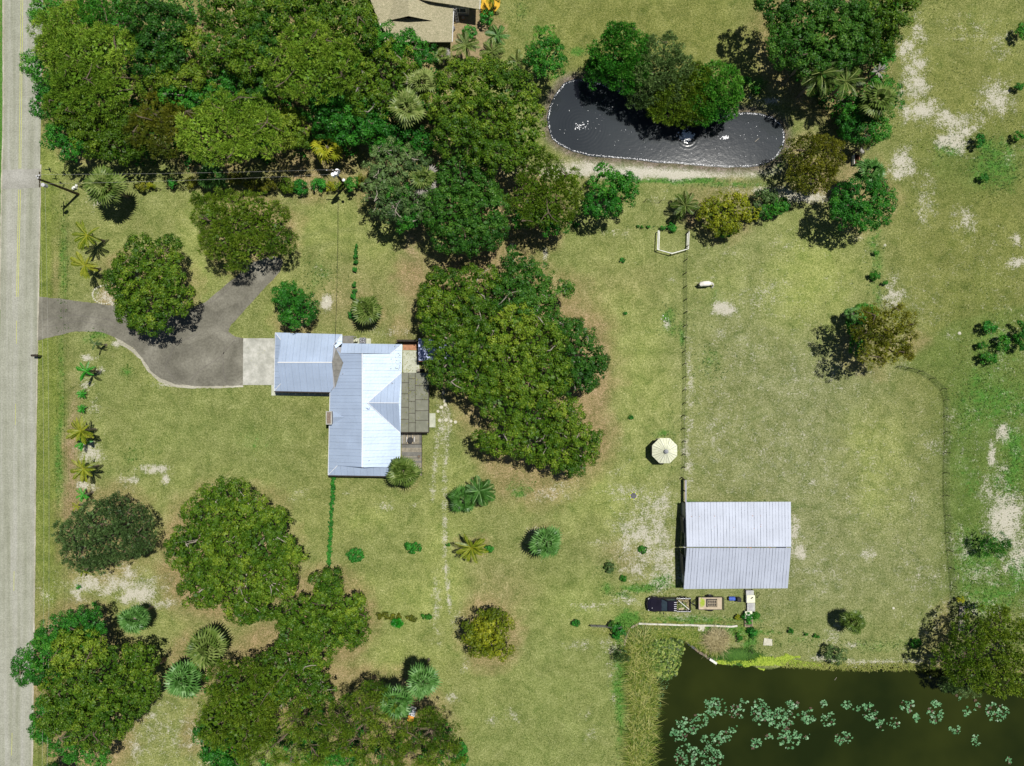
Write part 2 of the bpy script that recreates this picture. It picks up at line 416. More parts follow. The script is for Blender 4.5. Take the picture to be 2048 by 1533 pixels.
SAND = [(1310,345,185,10,1.7),(1180,338,50,14,1.0),(1420,352,40,6,1.2),(1560,385,90,14,1.0),(1600,395,60,10,1.2),(1310,395,25,14,.5),(1530,205,35,10,.9),
 (1840,60,15,35,.8),(1812,92,22,18,1.0),(1830,160,28,60,.85),(1838,222,36,22,1.15),(1900,238,40,20,.9),(1905,280,32,22,1.15),(1925,262,26,16,1.0),(1990,200,30,40,.85),(1805,325,24,24,1.1),(1800,345,18,14,1.1),
 (1850,400,22,55,.6),(1930,440,26,26,.75),(1955,230,40,30,.5),(1790,600,22,18,1.0),(1785,580,14,30,.7),(1455,617,22,18,1.5),(1455,505,18,10,.7),(1440,670,20,14,.7),(1530,590,60,50,.55),
 (1500,700,80,90,.45),(1620,760,160,90,.42),(1560,900,170,120,.45),(1700,960,170,150,.40),(1640,1110,120,80,.42),(1740,1110,16,12,.95),(1625,965,14,12,.9),(1430,850,60,140,.5),(1380,770,10,60,.8),(1376,900,12,70,.8),(1378,700,10,60,.6),
 (1290,1075,55,70,1.0),(1310,1010,40,40,1.0),(1330,1130,30,60,1.0),(1265,1050,40,20,.9),(1250,985,40,22,.65),(1270,1130,40,30,.8),(1210,1085,30,8,.7),(1100,990,60,20,.6),(1340,1215,60,10,.75),(1260,1200,30,16,.8),
 (1380,1235,50,12,.6),(1185,1212,30,8,.85),(1150,1290,22,10,.85),(1225,1290,18,34,.7),(1225,1340,14,34,.6),(1590,1070,12,40,1.0),(1600,1110,18,14,1.2),(1585,1085,8,50,1.0),(1640,1150,70,50,.5),(1665,1270,14,20,.9),(1695,1290,40,6,.8),
 (1780,1325,110,6,1.1),(1650,1318,26,8,1.1),(1710,1328,60,5,1.1),(2012,1045,34,55,1.15),(2030,1110,30,60,.9),(1990,980,30,30,.7),(2008,862,18,18,1.0),(1985,905,8,28,1.0),(2000,940,20,30,.6),(1925,1090,22,40,.6),(1960,1150,60,30,.6),(2030,860,20,10,.6),
 (1960,1220,60,20,.6),(2030,310,30,20,.4),(2030,530,20,12,.9),(2035,480,14,12,1.0),(1900,670,10,10,.7),(230,1170,90,22,1.0),(155,1190,15,18,1.2),(275,1190,35,18,1.3),(330,1205,40,12,.9),(180,1168,30,16,1.2),(255,1150,14,18,1.1),
 (185,905,20,20,1.3),(170,975,16,10,1.1),(190,818,18,18,.8),(170,770,18,10,.9),(176,716,10,7,1.3),(197,742,9,7,1.1),(312,940,26,8,1.2),(330,955,8,10,1.2),(255,960,20,12,.9),(653,607,10,12,2.1),(215,588,26,18,1.0),(232,612,12,8,1.4),
 (190,400,20,16,.8),(230,690,12,6,1.3),(345,770,30,5,1.2),(640,545,20,14,.5),(600,380,60,14,.5),(770,665,50,10,.6),(1090,505,6,14,1.0),(1235,470,34,8,.65),(1240,945,20,10,.5),(1250,890,20,60,.3),(1070,1060,10,6,1.0),
 (930,1330,8,12,.9),(908,1400,10,12,.95),(985,1440,10,10,.7),(890,1430,10,8,.6),(870,1210,10,60,.75),(915,1240,14,24,.75),(330,1470,110,70,.55),(300,1430,14,12,.9),(272,1500,12,24,.9),(395,1450,30,40,.7),(405,1520,20,20,.7),
 (1205,1300,10,24,.6),(1030,1430,14,12,.7),(1170,1430,12,8,.6),(1180,1470,14,14,.6),(1230,1400,10,30,.5),(770,1010,16,12,.8),(832,1011,8,5,.9),(693,986,10,8,.6),(600,990,20,14,.5),(90,1190,18,22,.7),(885,850,9,60,.8),(1030,1430,30,16,.3),
 (700,1450,30,24,.5),(1580,1400,10,10,.1),(1335,650,8,8,1.2),(1342,560,8,5,.9),(1570,490,40,26,.5),(1720,480,20,10,.5),(1020,500,10,20,.8),(1950,60,60,40,.45),(2010,90,30,30,.5),(980,950,20,20,.3),(1440,1050,2,2,0),(905,570,2,2,0)]
LUSH = [(128,520,11,110,.75),(124,720,8,120,.7),(120,900,10,150,.85),(126,1060,9,60,.5),(108,400,30,40,.4),(3,300,8,400,1.6),(640,545,40,40,.6),(620,575,24,20,.6),(505,885,60,44,.5),(268,910,26,26,.55),(255,742,16,14,.85),(195,670,22,16,.9),(690,590,14,60,.4),
 (1338,635,16,20,1.1),(1365,670,7,30,1.0),(1345,660,30,16,.7),(1440,598,40,34,.5),(1400,615,30,40,.4),(1420,725,36,40,.55),(1050,972,32,18,.8),(1040,985,14,10,1.1),(1300,1175,50,9,1.3),(1325,1165,16,20,1.1),(1380,1240,80,10,1.1),(1260,1240,24,16,1.4),(1215,1140,22,24,.7),
 (1215,1180,22,12,1.0),(1250,1190,30,8,.9),(1470,1316,60,9,1.6),(1500,1290,16,26,1.4),(1430,1262,110,12,1.2),(1330,1268,70,12,1.3),(1480,1330,20,6,1.5),(1995,330,60,50,.95),(2010,350,40,40,.8),(1895,300,30,20,.8),(1880,330,30,30,.5),(1975,300,20,20,1.0),
 (1985,800,60,50,.8),(2000,690,60,60,.7),(1930,830,26,60,.6),(2030,900,20,60,1.1),(2020,960,30,40,.9),(1940,960,40,60,.5),(1950,1110,50,60,.8),(2030,1150,30,50,.9),(1980,1200,60,40,.8),(1930,1180,20,50,.6),(1960,760,30,30,.7),(2040,820,20,20,.9),
 (1750,520,18,70,.8),(1745,450,14,20,.8),(1760,590,10,30,.8),(1160,105,22,9,1.2),(1355,362,85,4,2.0),(1450,370,90,8,.8),(1560,320,22,26,.8),(1510,170,20,16,1.1),(1130,150,20,20,.5),(1060,70,60,50,.5),(1040,30,20,30,.6),(1500,1010,110,5,1.1),(1380,1005,20,5,1.0),
 (1600,1280,60,14,.55),(1760,1290,90,16,.6),(1680,1270,60,30,.4),(1830,1290,50,20,.5),(1850,1200,30,40,.3),(1480,1240,50,8,.8),(1200,960,60,40,.3),(1160,1010,70,40,.35),(960,1060,80,60,.4),(1320,870,20,10,1.0),(1345,880,10,60,.6),(1290,940,40,20,.5),
 (1240,1380,14,140,1.0),(1265,1330,30,60,1.0),(1290,1280,40,30,1.4),(560,1000,26,30,.3),(860,480,30,20,.2),(1640,170,60,20,.5),(1130,450,14,14,.5),(1305,455,30,6,.6),(1900,120,80,60,.35),(1960,40,60,40,.4),(1910,520,120,120,.25),(1610,1130,14,40,.3),(1250,1250,20,10,1.6)]
# colour zones of the turf: (kind, cx, cy, rx, ry, strength)
ZONES = [('deep',1200,1135,14,34,.5),('tan',1240,1120,44,34,.5),('deep',1205,1170,40,10,.5),('field',1500,1000,110,8,.9),('yel',1170,1190,60,30,.7),('yel',60,1100,3,3,0),('beach',1300,343,160,9,1.3),('beach',1180,335,50,12,.9),('beach',1400,350,70,5,1.0),('dry',1640,760,250,330,.75),('dry',1640,1080,260,160,.7),('yel',1640,540,80,90,.85),('yel',1600,600,60,60,.6),('yel',1760,950,60,90,.55),('yel',1740,870,40,40,.5),
 ('field',1300,60,230,120,1),('field',1950,300,170,330,.8),('field',1950,600,140,260,.75),('deep',1960,900,70,220,.8),('deep',1990,1180,90,70,.7),('deep',1960,330,100,50,.6),
 ('yel',1180,970,70,50,.6),('yel',1200,1010,50,40,.5),('yel',1140,1230,90,40,.6),('yel',900,970,40,60,.4),('yel',745,1035,50,30,.6),('yel',880,1150,40,110,.6),('yel',800,1200,120,60,.45),('yel',450,440,70,80,.5),('yel',400,520,30,70,.5),('yel',800,480,60,30,.7),('yel',640,470,60,25,.5),
 ('yel',1150,1500,120,100,.0),('cool',1150,1350,150,180,.55),('cool',1050,1480,150,80,.45),('cool',320,860,120,90,.45),('cool',500,870,100,80,.4),('yel',560,620,20,60,.5),('yel',800,1330,70,40,.5),('tan',700,600,70,50,.35),('tan',1240,570,60,30,.3),
 ('tan',830,520,24,110,.7),('tan',80,1190,30,30,.5),('verge',95,700,26,900,1),('tan',112,560,6,60,.4),('tan',147,900,10,90,.9),('tan',145,1030,14,60,.9),('yel',1230,620,70,120,.35),('yel',1290,760,60,140,.45),('tan',1180,700,30,60,.6),('tan',1170,880,30,40,.5),('tan',1195,800,26,70,.6),
 ('rust',1360,1262,110,14,.8),('rust',1280,1330,20,60,.7),('yel',110,300,20,60,.6),('tan',100,220,10,20,.9),('yel',1440,560,50,40,.3),('tan',1380,420,14,24,1),('tan',1640,360,30,30,.5),('tan',1700,320,30,30,.5),('yel',500,1010,40,40,.3),('tan',1000,1200,50,70,.35)]

def cols(lawn): pass
C_LAWN = np.array((.200, .212, .072)); C_LIT = np.array((.280, .205, .105)); C_YEL = np.array((.265, .290, .090)); C_DRY = np.array((.205, .215, .098))
C_FIELD = np.array((.175, .185, .052)); C_DEEP = np.array((.090, .130, .030)); C_COOL = np.array((.190, .220, .070)); C_VERGE = np.array((.180, .215, .048))
C_RUST = np.array((.200, .170, .030)); C_MUD = np.array((.130, .105, .075)); C_MUDL = np.array((.215, .185, .145)); C_TAN = C_LIT * .95 + .02

def terrain():
    def axis(a, b, st):
        c = list(np.arange(a, b + .01, st)); o = st
        lo, hi = a, b; L, R = [], []
        while hi < 900:
            o *= 1.35; hi += o; lo -= o; L.append(lo); R.append(hi)
        return np.array(L[::-1] + c + R)
    xs = axis(-74.0, 74.0, .37); ys = axis(-56.5, 56.5, .37)
    nx, ny = len(xs), len(ys); X, Y = np.meshgrid(xs, ys); x = X.ravel(); y = Y.ravel()
    px = x / S + 1024; py = 766.5 - y / S
    wx = (fbm(x, y, .35, 11) - .5) * 46; wy = (fbm(x, y, .35, 31) - .5) * 46   # ragged edges for every patch
    wx += (fbm(x, y, 1.4, 111, 2) - .5) * 16; wy += (fbm(x, y, 1.4, 131, 2) - .5) * 16
    qx, qy = px + wx, py + wy
    def blob(cx, cy, rx, ry, soft=1.0):
        rx = max(rx, 4); ry = max(ry, 4)
        ux = px + wx * min(1, rx / 30); uy = py + wy * min(1, ry / 30)
        d = ((ux-cx)/rx)**2 + ((uy-cy)/ry)**2
        return np.exp(-d * soft * .9)
    n = fbm(x, y, .12, 5); n2 = fbm(x, y, .5, 6)
    c = C_LAWN[None] * (0.82 + .36 * n2)[:, None]
    t = np.clip((n - .42) * 4, 0, 1)[:, None]; c = c * (1 - t*.4) + C_COOL * t*.4
    t = np.clip((.5 - n) * 4, 0, 1)[:, None]; c = c * (1 - t*.35) + C_YEL * t*.35
    D = dict(beach=np.array((.50,.475,.41)), dry=C_DRY, yel=C_YEL, tan=C_TAN, field=C_FIELD, deep=C_DEEP, cool=C_COOL, verge=C_VERGE, rust=C_RUST)
    for k, cx, cy, rx, ry, s in ZONES:
        m = np.clip(blob(cx, cy, rx, ry, .8) * 1.25 * s * (.75 + .5*n2), 0, 1)[:, None]
        c = c * (1 - m) + D[k] * (.85 + .3*n2)[:, None] * m
    m = np.clip((px - 1890) / 30, 0, 1) * np.clip((py - 700) / 60, 0, 1) * np.clip((1330 - py) / 60, 0, 1)
    c = c * (1 - .7*m[:, None]) + C_DEEP * 1.15 * .7*m[:, None]
    lit = np.zeros_like(x)
    for cx, cy, r, s in LITTER:
        d = np.hypot(qx - cx, qy - cy); lit = np.maximum(lit, s * .85 * np.clip((r * 1.10 - d) / (r * .30 + 6), 0, 1))
    lit = np.clip(lit * (.7 + .6*n2), 0, 1)[:, None]
    c = c * (1 - lit) + C_LIT * (.8 + .4*n2)[:, None] * lit
    pad = np.clip((px - 1375) / 20, 0, 1) * np.clip((py - 430) / 60, 0, 1)
    sand = .9 * (fbm(x, y, .22, 77, 5) - .55) + .28 * pad - .1 + .12 * np.clip((px - 1780)/60, 0, 1); sand = np.clip(sand, -.3, .55); lush = .7 * (fbm(x, y, .18, 99, 5) - .52)
    for cx, cy, rx, ry, s in SAND:
        if cx > 1780: s *= 1.2
        if s > 0: sand = np.maximum(sand, s * blob(cx, cy, rx, ry, .7) * (.7 + .6 * fbm(x, y, .9, 201, 3)))
    for cx, cy, rx, ry, s in LUSH: lush = np.maximum(lush, s * .8 * blob(cx, cy, rx, ry, .8))
    FEN = g2([(1795,733),(1838,743),(1862,757),(1884,778),(1890,800),(1891,864),(1889,945),(1889,990),(1893,1065),(1900,1135),(1905,1232),(1905,1340)])
    d = polyline_d(x + wx*.003, y + wy*.003, FEN); m = (.75*np.exp(-(d/.32)**2))[:, None]; c = c*(1-m) + C_DEEP*.8*m
    pdk = sdf(x, y, g2([(1795,733),(1838,743),(1862,757),(1884,778),(1890,800),(1891,864),(1889,945),(1889,990),(1893,1065),(1900,1135),(1905,1232),(1905,1340),(2500,1340),(2500,500),(1900,640)]))
    m = (.55*np.clip(pdk/.6, 0, 1)*(.6+.6*n2))[:, None]; c = c*(1-m) + C_DEEP*1.25*m; lush += .08*np.clip(pdk/.8, 0, 1)*(py > 735)
    m = np.clip((lush - .3)*(.6+.8*n2), 0, .5)[:, None]; c = c*(1-m) + np.array((.075, .185, .026))*m
    # wheel ruts and mowing lines
    R1 = g2([(876,862),(871,900),(868,950),(865,1000)]); R2 = g2([(886,780),(894,820),(900,850),(893,900),(890,940),(889,990),(889,1040),(890,1100),(893,1160),(900,1230)])
    R3 = g2([(869,1190),(872,1240),(880,1290)])
    for pl, s, wd in ((R1, .9, .46), (R2, .9, .44), (R3, .8, .38)):
        d = polyline_d(x + wx*.006, y + wy*.006, pl); sand = np.maximum(sand, s * np.exp(-(d/wd)**2) * (.6 + .8*n2))
    for pl, s in ((g2([(596,478),(650,462),(720,460),(780,470),(840,500)]), .5), (g2([(600,500),(680,484),(760,482),(830,520)]), .5), (g2([(540,1000),(580,1012),(610,990)]), .3)):
        d = polyline_d(x, y, pl); m = (s * np.exp(-(d/.35)**2))[:, None]; c = c * (1-m) + C_COOL*.75*m
    # verge mowing stripes
    vm = np.clip((150 - px)/10, 0, 1) * np.clip((px-70)/6, 0, 1) * (.5 + .5*np.sin(px*.42 + py*.004))
    c = c * (1 - .16*vm[:, None])
    d = polyline_d(x, y, g2([(1372,440),(1370,600),(1369,760),(1370,960)])); m = (.45*np.exp(-(d/.28)**2))[:, None]; c = c*(1-m) + C_DEEP*m
    # pond basins
    near = (np.abs(x) < 90)
    s1 = np.full_like(x, -50.); s2 = np.full_like(x, -50.)
    s1[near] = sdf(x[near] + wx[near]*.004, y[near] + wy[near]*.004, pond1w); s2b = sdf(x + wx*.02, y + wy*.02, pond2w); s2 = s2b
    z = np.zeros_like(x)
    for s_, wd in ((s1, 1.6), (s2, .7)):
        zz = np.where(s_ > 0, WZ - .03 - .35 * s_, WZ - .03 + (-s_) / wd * (-WZ + .03)); z = np.minimum(z, np.clip(zz, -1.5, 0))
    z += np.where(z < 0, 0, (fbm(x, y, .8, 300) - .5) * .05 * (np.abs(x) < 76) * (np.abs(y) < 58))
    mud = np.clip(1 - (-s1 - .0) / 1.5, 0, 1); mud = mud * (s1 < .3)
    md = np.clip(mud * 1.6 * (.6 + .8*n2), 0, 1)[:, None]
    c = c * (1-md) + (C_MUD * mud[:, None] + C_MUDL * (1-mud[:, None])) * md; sand *= (1 - np.clip(mud * 1.6, 0, 1)*.95); lush *= (1 - np.clip(mud*1.5, 0, 1))
    c = np.where((s1 > -.1)[:, None], C_MUD * .8, c); c = np.where((s2 > -.1)[:, None], C_DEEP * .5, c)
    c = c * np.array((.93, .95, .86))
    idx = np.arange(nx*ny).reshape(ny, nx)
    q = np.stack([idx[:-1, :-1], idx[:-1, 1:], idx[1:, 1:], idx[1:, :-1]], -1).reshape(-1, 4)
    me = bpy.data.meshes.new('ground'); co = np.stack([x, y, z], -1).astype(np.float32)
    me.vertices.add(len(co)); me.vertices.foreach_set('co', co.ravel())
    me.loops.add(q.size); me.loops.foreach_set('vertex_index', q.ravel().astype(np.int32))
    me.polygons.add(len(q)); me.polygons.foreach_set('loop_start', (np.arange(len(q))*4).astype(np.int32))
    me.polygons.foreach_set('use_smooth', np.ones(len(q), bool)); me.update(calc_edges=True)
    a = me.attributes.new('Col', 'FLOAT_COLOR', 'POINT'); a.data.foreach_set('color', np.concatenate([np.clip(c, .005, 1), np.ones((len(c), 1))], 1).astype(np.float32).ravel())
    for nm, v in (('Sand', sand), ('Lush', lush)):
        a = me.attributes.new(nm, 'FLOAT', 'POINT'); a.data.foreach_set('value', v.astype(np.float32))
    me.materials.append(M['ground']); o = obj('ground', me); tag(o, kind='structure'); return o
terrain()

def sheet(name, pts, z, mat, kind='structure', th=.0):
    mb = MB()
    if th: mb.prism([(P(a, b).x, P(a, b).y) for a, b in pts], z - th, z)
    else:
        w_ = [(P(a, b).x, P(a, b).y, z) for a, b in pts]
        ar = sum(w_[i][0]*w_[(i+1) % len(w_)][1] - w_[(i+1) % len(w_)][0]*w_[i][1] for i in range(len(w_)))
        mb.add(w_ if ar > 0 else w_[::-1], [tuple(range(len(w_)))])
    return tag(mb.build(name, mat), kind=kind)

def wobble(pts, amp=1.2, step=6, closed=True):
    """subdivide an outline and make it slightly irregular, as a worn edge is"""
    out = []; n = len(pts)
    for i in range(n if closed else n - 1):
        a, b = pts[i], pts[(i+1) % n]; L = math.hypot(b[0]-a[0], b[1]-a[1]); k = max(1, int(L/step))
        for j in range(k):
            t = j/k; out.append((a[0]+(b[0]-a[0])*t + random.uniform(-amp, amp), a[1]+(b[1]-a[1])*t + random.uniform(-amp, amp)))
    return out

# road with its painted lines
sheet('road', [(13,-8000),(9,0),(8,250),(4,400),(1,620),(-2,760),(-6,1533),(-40,9500),(30,9500),(63,1533),(65,1360),(68,1130),(70,900),(73,740),(76,560),(80,350),(82,240),(86,0),(120,-8000)], .035, M['road'])
sheet('roadside_sand', wobble([(80.5,330),(83,330),(79,560),(75.5,740),(73,900),(71,1130),(68,1360),(66,1533),(62,1533),(64,1360),(67.5,1130),(69.5,900),(72.5,740),(75.5,560)], .5, 8), .031, M['sandedge'])
sheet('roadside_sand', wobble([(5,0),(10,0),(9,250),(5,400),(2,620),(-2,620),(1,400),(5,250)], .6, 8), .031, M['sandedge'])
sheet('road_patch', wobble([(6,340),(79,338),(78,376),(5,379)], .7, 8), .040, M['roadpatch'])
for a, b, c_, d, ww in ((46,0,42,338,1.0),(42.3,0,38.6,338,.9),(41.5,380,36.6,594,1.1),(37.8,380,33.4,594,1.1),(33.5,642,33.2,688,.9),(31.5,808,31,850,.8),(28.5,1143,28,1182,.9),(24.5,1466,23.5,1511,.9)):
    sheet('road_marking', [(a-ww/2,b),(a+ww/2,b),(c_+ww/2,d),(c_-ww/2,d)], .045, M['yellowpaint'])

DRIVE = [(77,594),(110,597),(190,607),(228,613),(300,628),(360,625),(392,612),(410,605),(446,575),(480,547),(502,527),(545,512),(566,519),(562,542),(545,560),(521,586),(490,620),(463,650),(457,663),(470,674),(487,677),
 (486.5,771),(440,773),(390,772),(350,769),(322,758),(300,741),(285,716),(265,696),(245,682),(215,668),(190,663),(150,664),(112,672),(76,681)]
sheet('driveway', wobble(DRIVE, .9, 7), .02, M['gravel'])
sheet('driveway_edge', wobble([(228,672),(250,683),(270,698),(288,716),(302,738),(324,755),(352,766),(390,769.5),(440,770.5),(486,769),(486,775),(440,776.5),(385,777),(345,774),(318,763),(297,745),(281,720),(262,702),(240,690)], .9, 5), .016, M['sandedge'])
# tyre sweeps on the drive
for pts in (((378,765),(400,740),(440,715),(470,680)),((350,760),(330,735),(350,690),(400,665)),((455,768),(447,745),(446,715),(450,690)),((300,690),(360,640),(430,600),(500,545)),((90,640),(150,630),(220,640),(290,680)),((90,655),(160,642),(225,655))):
    s_ = []
    for i in range(len(pts)-1):
        for t in (0, .5): s_.append((pts[i][0]+(pts[i+1][0]-pts[i][0])*t, pts[i][1]+(pts[i+1][1]-pts[i][1])*t))
    s_.append(pts[-1]); up = []; dn = []
    for i, (a, b) in enumerate(s_):
        q = s_[min(i+1, len(s_)-1)]; r_ = s_[max(i-1, 0)]; dx, dy = q[0]-r_[0], q[1]-r_[1]; L = math.hypot(dx, dy) or 1
        up.append((a-dy/L*.9, b+dx/L*.9)); dn.append((a+dy/L*.9, b-dx/L*.9))
    sheet('tyre_track', up + dn[::-1], .026, M['roadpatch_dark'] if 'roadpatch_dark' in M else M.setdefault('roadpatch_dark', asphalt('packed_gravel', (.120,.112,.095), (.155,.145,.122), (.19,.178,.15), 7)))
sheet('water', [(1075,140),(1590,140),(1590,345),(1075,345)], WZ, M['pond'])
sheet('water', [(1270,1262),(2800,1262),(2800,2200),(1270,2200)], WZ, M['pond_green'])

# ------------------------------------------------------------------ foliage
def quads_mesh(name, C, U, V, tint, mat, org):
    """one leaf (a lozenge) per row: centre, half axes"""
    n = len(C); C = C - np.array(org)[None]
    co = np.stack([C - U, C - V*.9, C + U, C + V*.9], 1).reshape(-1, 3).astype(np.float32)
    me = bpy.data.meshes.new(name); me.vertices.add(4*n); me.vertices.foreach_set('co', co.ravel())
    me.loops.add(4*n); me.loops.foreach_set('vertex_index', np.arange(4*n, dtype=np.int32))
    me.polygons.add(n); me.polygons.foreach_set('loop_start', (np.arange(n)*4).astype(np.int32)); me.update(calc_edges=True)
    a = me.attributes.new('tint', 'FLOAT', 'FACE'); a.data.foreach_set('value', np.clip(tint, 0, 1).astype(np.float32))
    me.materials.append(mat); return me
def norm(a): return a / (np.linalg.norm(a, axis=-1, keepdims=True) + 1e-9)

def crown_arrays(lobes, cr=.9, leaf=.30, asp=.55, dens=60, needle=False, gap=0.0, up=.45, core=True, ltint=.10, seed=0, flat=.75, zmin=-.3, jit=.14, sp=1.45):
    """lobes: list of (x, y, z, rx, ry, rz, tint). leaf clumps on every lobe's surface, leaves on every clump"""
    r = np.random.default_rng(seed + 1000); cc = []; oo = []; tt = []; cores = []
    for li, (x, y, z, rx, ry, rz, tn) in enumerate(lobes):
        ar = 4*math.pi*((rx*ry)**1.6/3 + (rx*rz)**1.6/3 + (ry*rz)**1.6/3)**(1/1.6) * .62
        n = max(4, int(ar / (cr*cr*sp)))
        d = norm(r.normal(size=(n*3, 3))); d = d[d[:, 2] > zmin][:n]
        f = r.uniform(.80, 1.02, len(d)) + jit*r.normal(size=len(d))*.5
        R3 = np.array([rx, ry, rz]); p = np.array([x, y, z]) + d*R3*f[:, None]
        keep = np.ones(len(p), bool)
        for lj, L in enumerate(lobes):
            if lj == li: continue
            e = ((p - np.array(L[:3])) / np.array(L[3:6])); keep &= (np.sum(e*e, 1) > .62)
        if gap > 0:
            g = fbm(p[:, 0]*1.0, p[:, 1]*1.0, .55, seed + 3, 2); keep &= ~(g < np.quantile(g, gap) if len(g) > 4 else False)
        p, d = p[keep], d[keep]
        if ar < 12: p = np.concatenate([p, np.array([[x, y, z + rz*.55]])]); d = np.concatenate([d, np.array([[0, 0, 1.]])])
        cc.append(p); oo.append(norm(d / R3)); lt = tn + ltint*r.normal()
        tt.append(np.full(len(p), lt))
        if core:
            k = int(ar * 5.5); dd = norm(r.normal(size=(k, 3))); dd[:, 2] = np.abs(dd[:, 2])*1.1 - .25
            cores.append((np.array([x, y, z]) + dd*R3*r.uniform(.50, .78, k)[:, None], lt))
    cc = np.concatenate(cc); oo = np.concatenate(oo); tt = np.concatenate(tt)
    rad = cr * r.uniform(.55, 1.15, len(cc)); cnt = np.maximum(4, (dens * rad**2).astype(int))
    i = np.repeat(np.arange(len(cc)), cnt); n = len(i)
    d = norm(r.normal(size=(n, 3)) + .8*oo[i] + np.array([0, 0, up]))
    q = cc[i] + d * (rad[i] * r.uniform(.55, 1.05, n))[:, None] * np.array([1, 1, flat])
    ct = tt + .13*r.normal(size=len(cc)) ; tn = ct[i] + .17*r.normal(size=n)
    if needle:
        ax = norm(d + .35*r.normal(size=(n, 3)) + np.array([0, 0, .3])); v = norm(np.cross(ax, r.normal(size=(n, 3))))
        sz = leaf*r.uniform(.7, 1.25, n)
        U = ax*sz[:, None]; V = v*(sz*asp)[:, None]
    else:
        nn = norm(d + .36*r.normal(size=(n, 3))); u = norm(np.cross(nn, r.normal(size=(n, 3)))); v = np.cross(nn, u)
        sz = leaf*r.uniform(.6, 1.25, n); U = u*sz[:, None]; V = v*(sz*asp)[:, None]
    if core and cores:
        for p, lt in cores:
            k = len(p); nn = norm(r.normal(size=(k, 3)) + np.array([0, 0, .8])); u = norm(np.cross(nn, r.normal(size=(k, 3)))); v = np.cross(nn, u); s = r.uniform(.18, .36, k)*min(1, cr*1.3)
            q = np.concatenate([q, p]); U = np.concatenate([U, u*s[:, None]]); V = np.concatenate([V, v*(s*.8)[:, None]]); tn = np.concatenate([tn, np.full(k, lt - .15) + .1*r.normal(size=k)])  # inner leaves tinted darker: crevice shade put into their colour
    return q, U, V, tn, cc, rad
NT = [0]
def add_tris(n): NT[0] += n

STY = {  # cr, leaf, asp, dens, needle, gap, core, flat
 'broad': dict(cr=.78, leaf=.140, asp=.62, dens=175, sp=1.55, flat=.95, jit=.08), 'fine': dict(cr=.60, leaf=.12, asp=.58, dens=230, flat=.95, sp=1.5), 'loose': dict(cr=.65, leaf=.15, asp=.55, dens=160, gap=.15, core=True, jit=.3),
 'pine': dict(cr=.68, leaf=.22, asp=.19, dens=150, needle=True, gap=.08, core=True, flat=.6), 'pineopen': dict(cr=.66, leaf=.22, asp=.18, dens=150, needle=True, gap=.14, core=False, flat=.6, jit=.3, sp=1.2),
 'willow': dict(cr=.55, leaf=.17, asp=.30, dens=190, needle=True, gap=.10, flat=1.1, core=True), 'cypress': dict(cr=.60, leaf=.15, asp=.40, dens=230, sp=1.1, needle=True, flat=1.0, core=True),
 'shrub': dict(cr=.40, leaf=.12, asp=.6, dens=330, flat=.9, sp=1.1), 'tiny': dict(cr=.28, leaf=.085, asp=.6, dens=800, flat=.9, sp=1.0), 'spiky': dict(cr=.5, leaf=.32, asp=.10, dens=120, needle=True, flat=.9)}

def limbs(mb, base, targets, r0, r, bend=.25, trunk_top=None, n=6):
    """trunk, a handful of main limbs, and branches leaving the limbs for every target"""
    tt = trunk_top; mb.tube([base, (base + tt)/2 + Vector((r.normal()*.12, r.normal()*.12, 0)), tt], r0, 8, r0*.8)
    T_ = [Vector(t) for t in targets]; k = max(2, min(7, len(T_)//3 + 1)); a0 = r.uniform(0, 6.28); G = [[] for _ in range(k)]
    for t in T_:
        a = (math.atan2(t.y - tt.y, t.x - tt.x) - a0) % 6.2832; G[int(a/6.2832*k) % k].append(t)
    for g in G:
        if not g: continue
        c = sum(g, Vector((0, 0, 0)))/len(g); e = tt.lerp(c, 1.1); L = (e - tt).length
        pts = [tt - Vector((0, 0, r0))]
        for j in range(1, 5):
            p = tt.lerp(e, j/4); w_ = bend*.5*L/3; pts.append(p + Vector((r.normal()*w_, r.normal()*w_, -.12*L*math.sin(j/4*3.14) + r.normal()*.1)))
        mb.tube(pts, r0*.5, n, r0*.16, cap=False)
        for t in g:
            j = min(range(1, 5), key=lambda q: (pts[q] - t).length + .5*q); p = pts[max(1, j-1)] if r.random() < .5 else pts[j]
            m = p.lerp(t, .5) + Vector((r.normal()*bend*.5, r.normal()*bend*.5, -.15)); mb.tube([p, m, t], r0*.20, 4, r0*.07, cap=False)

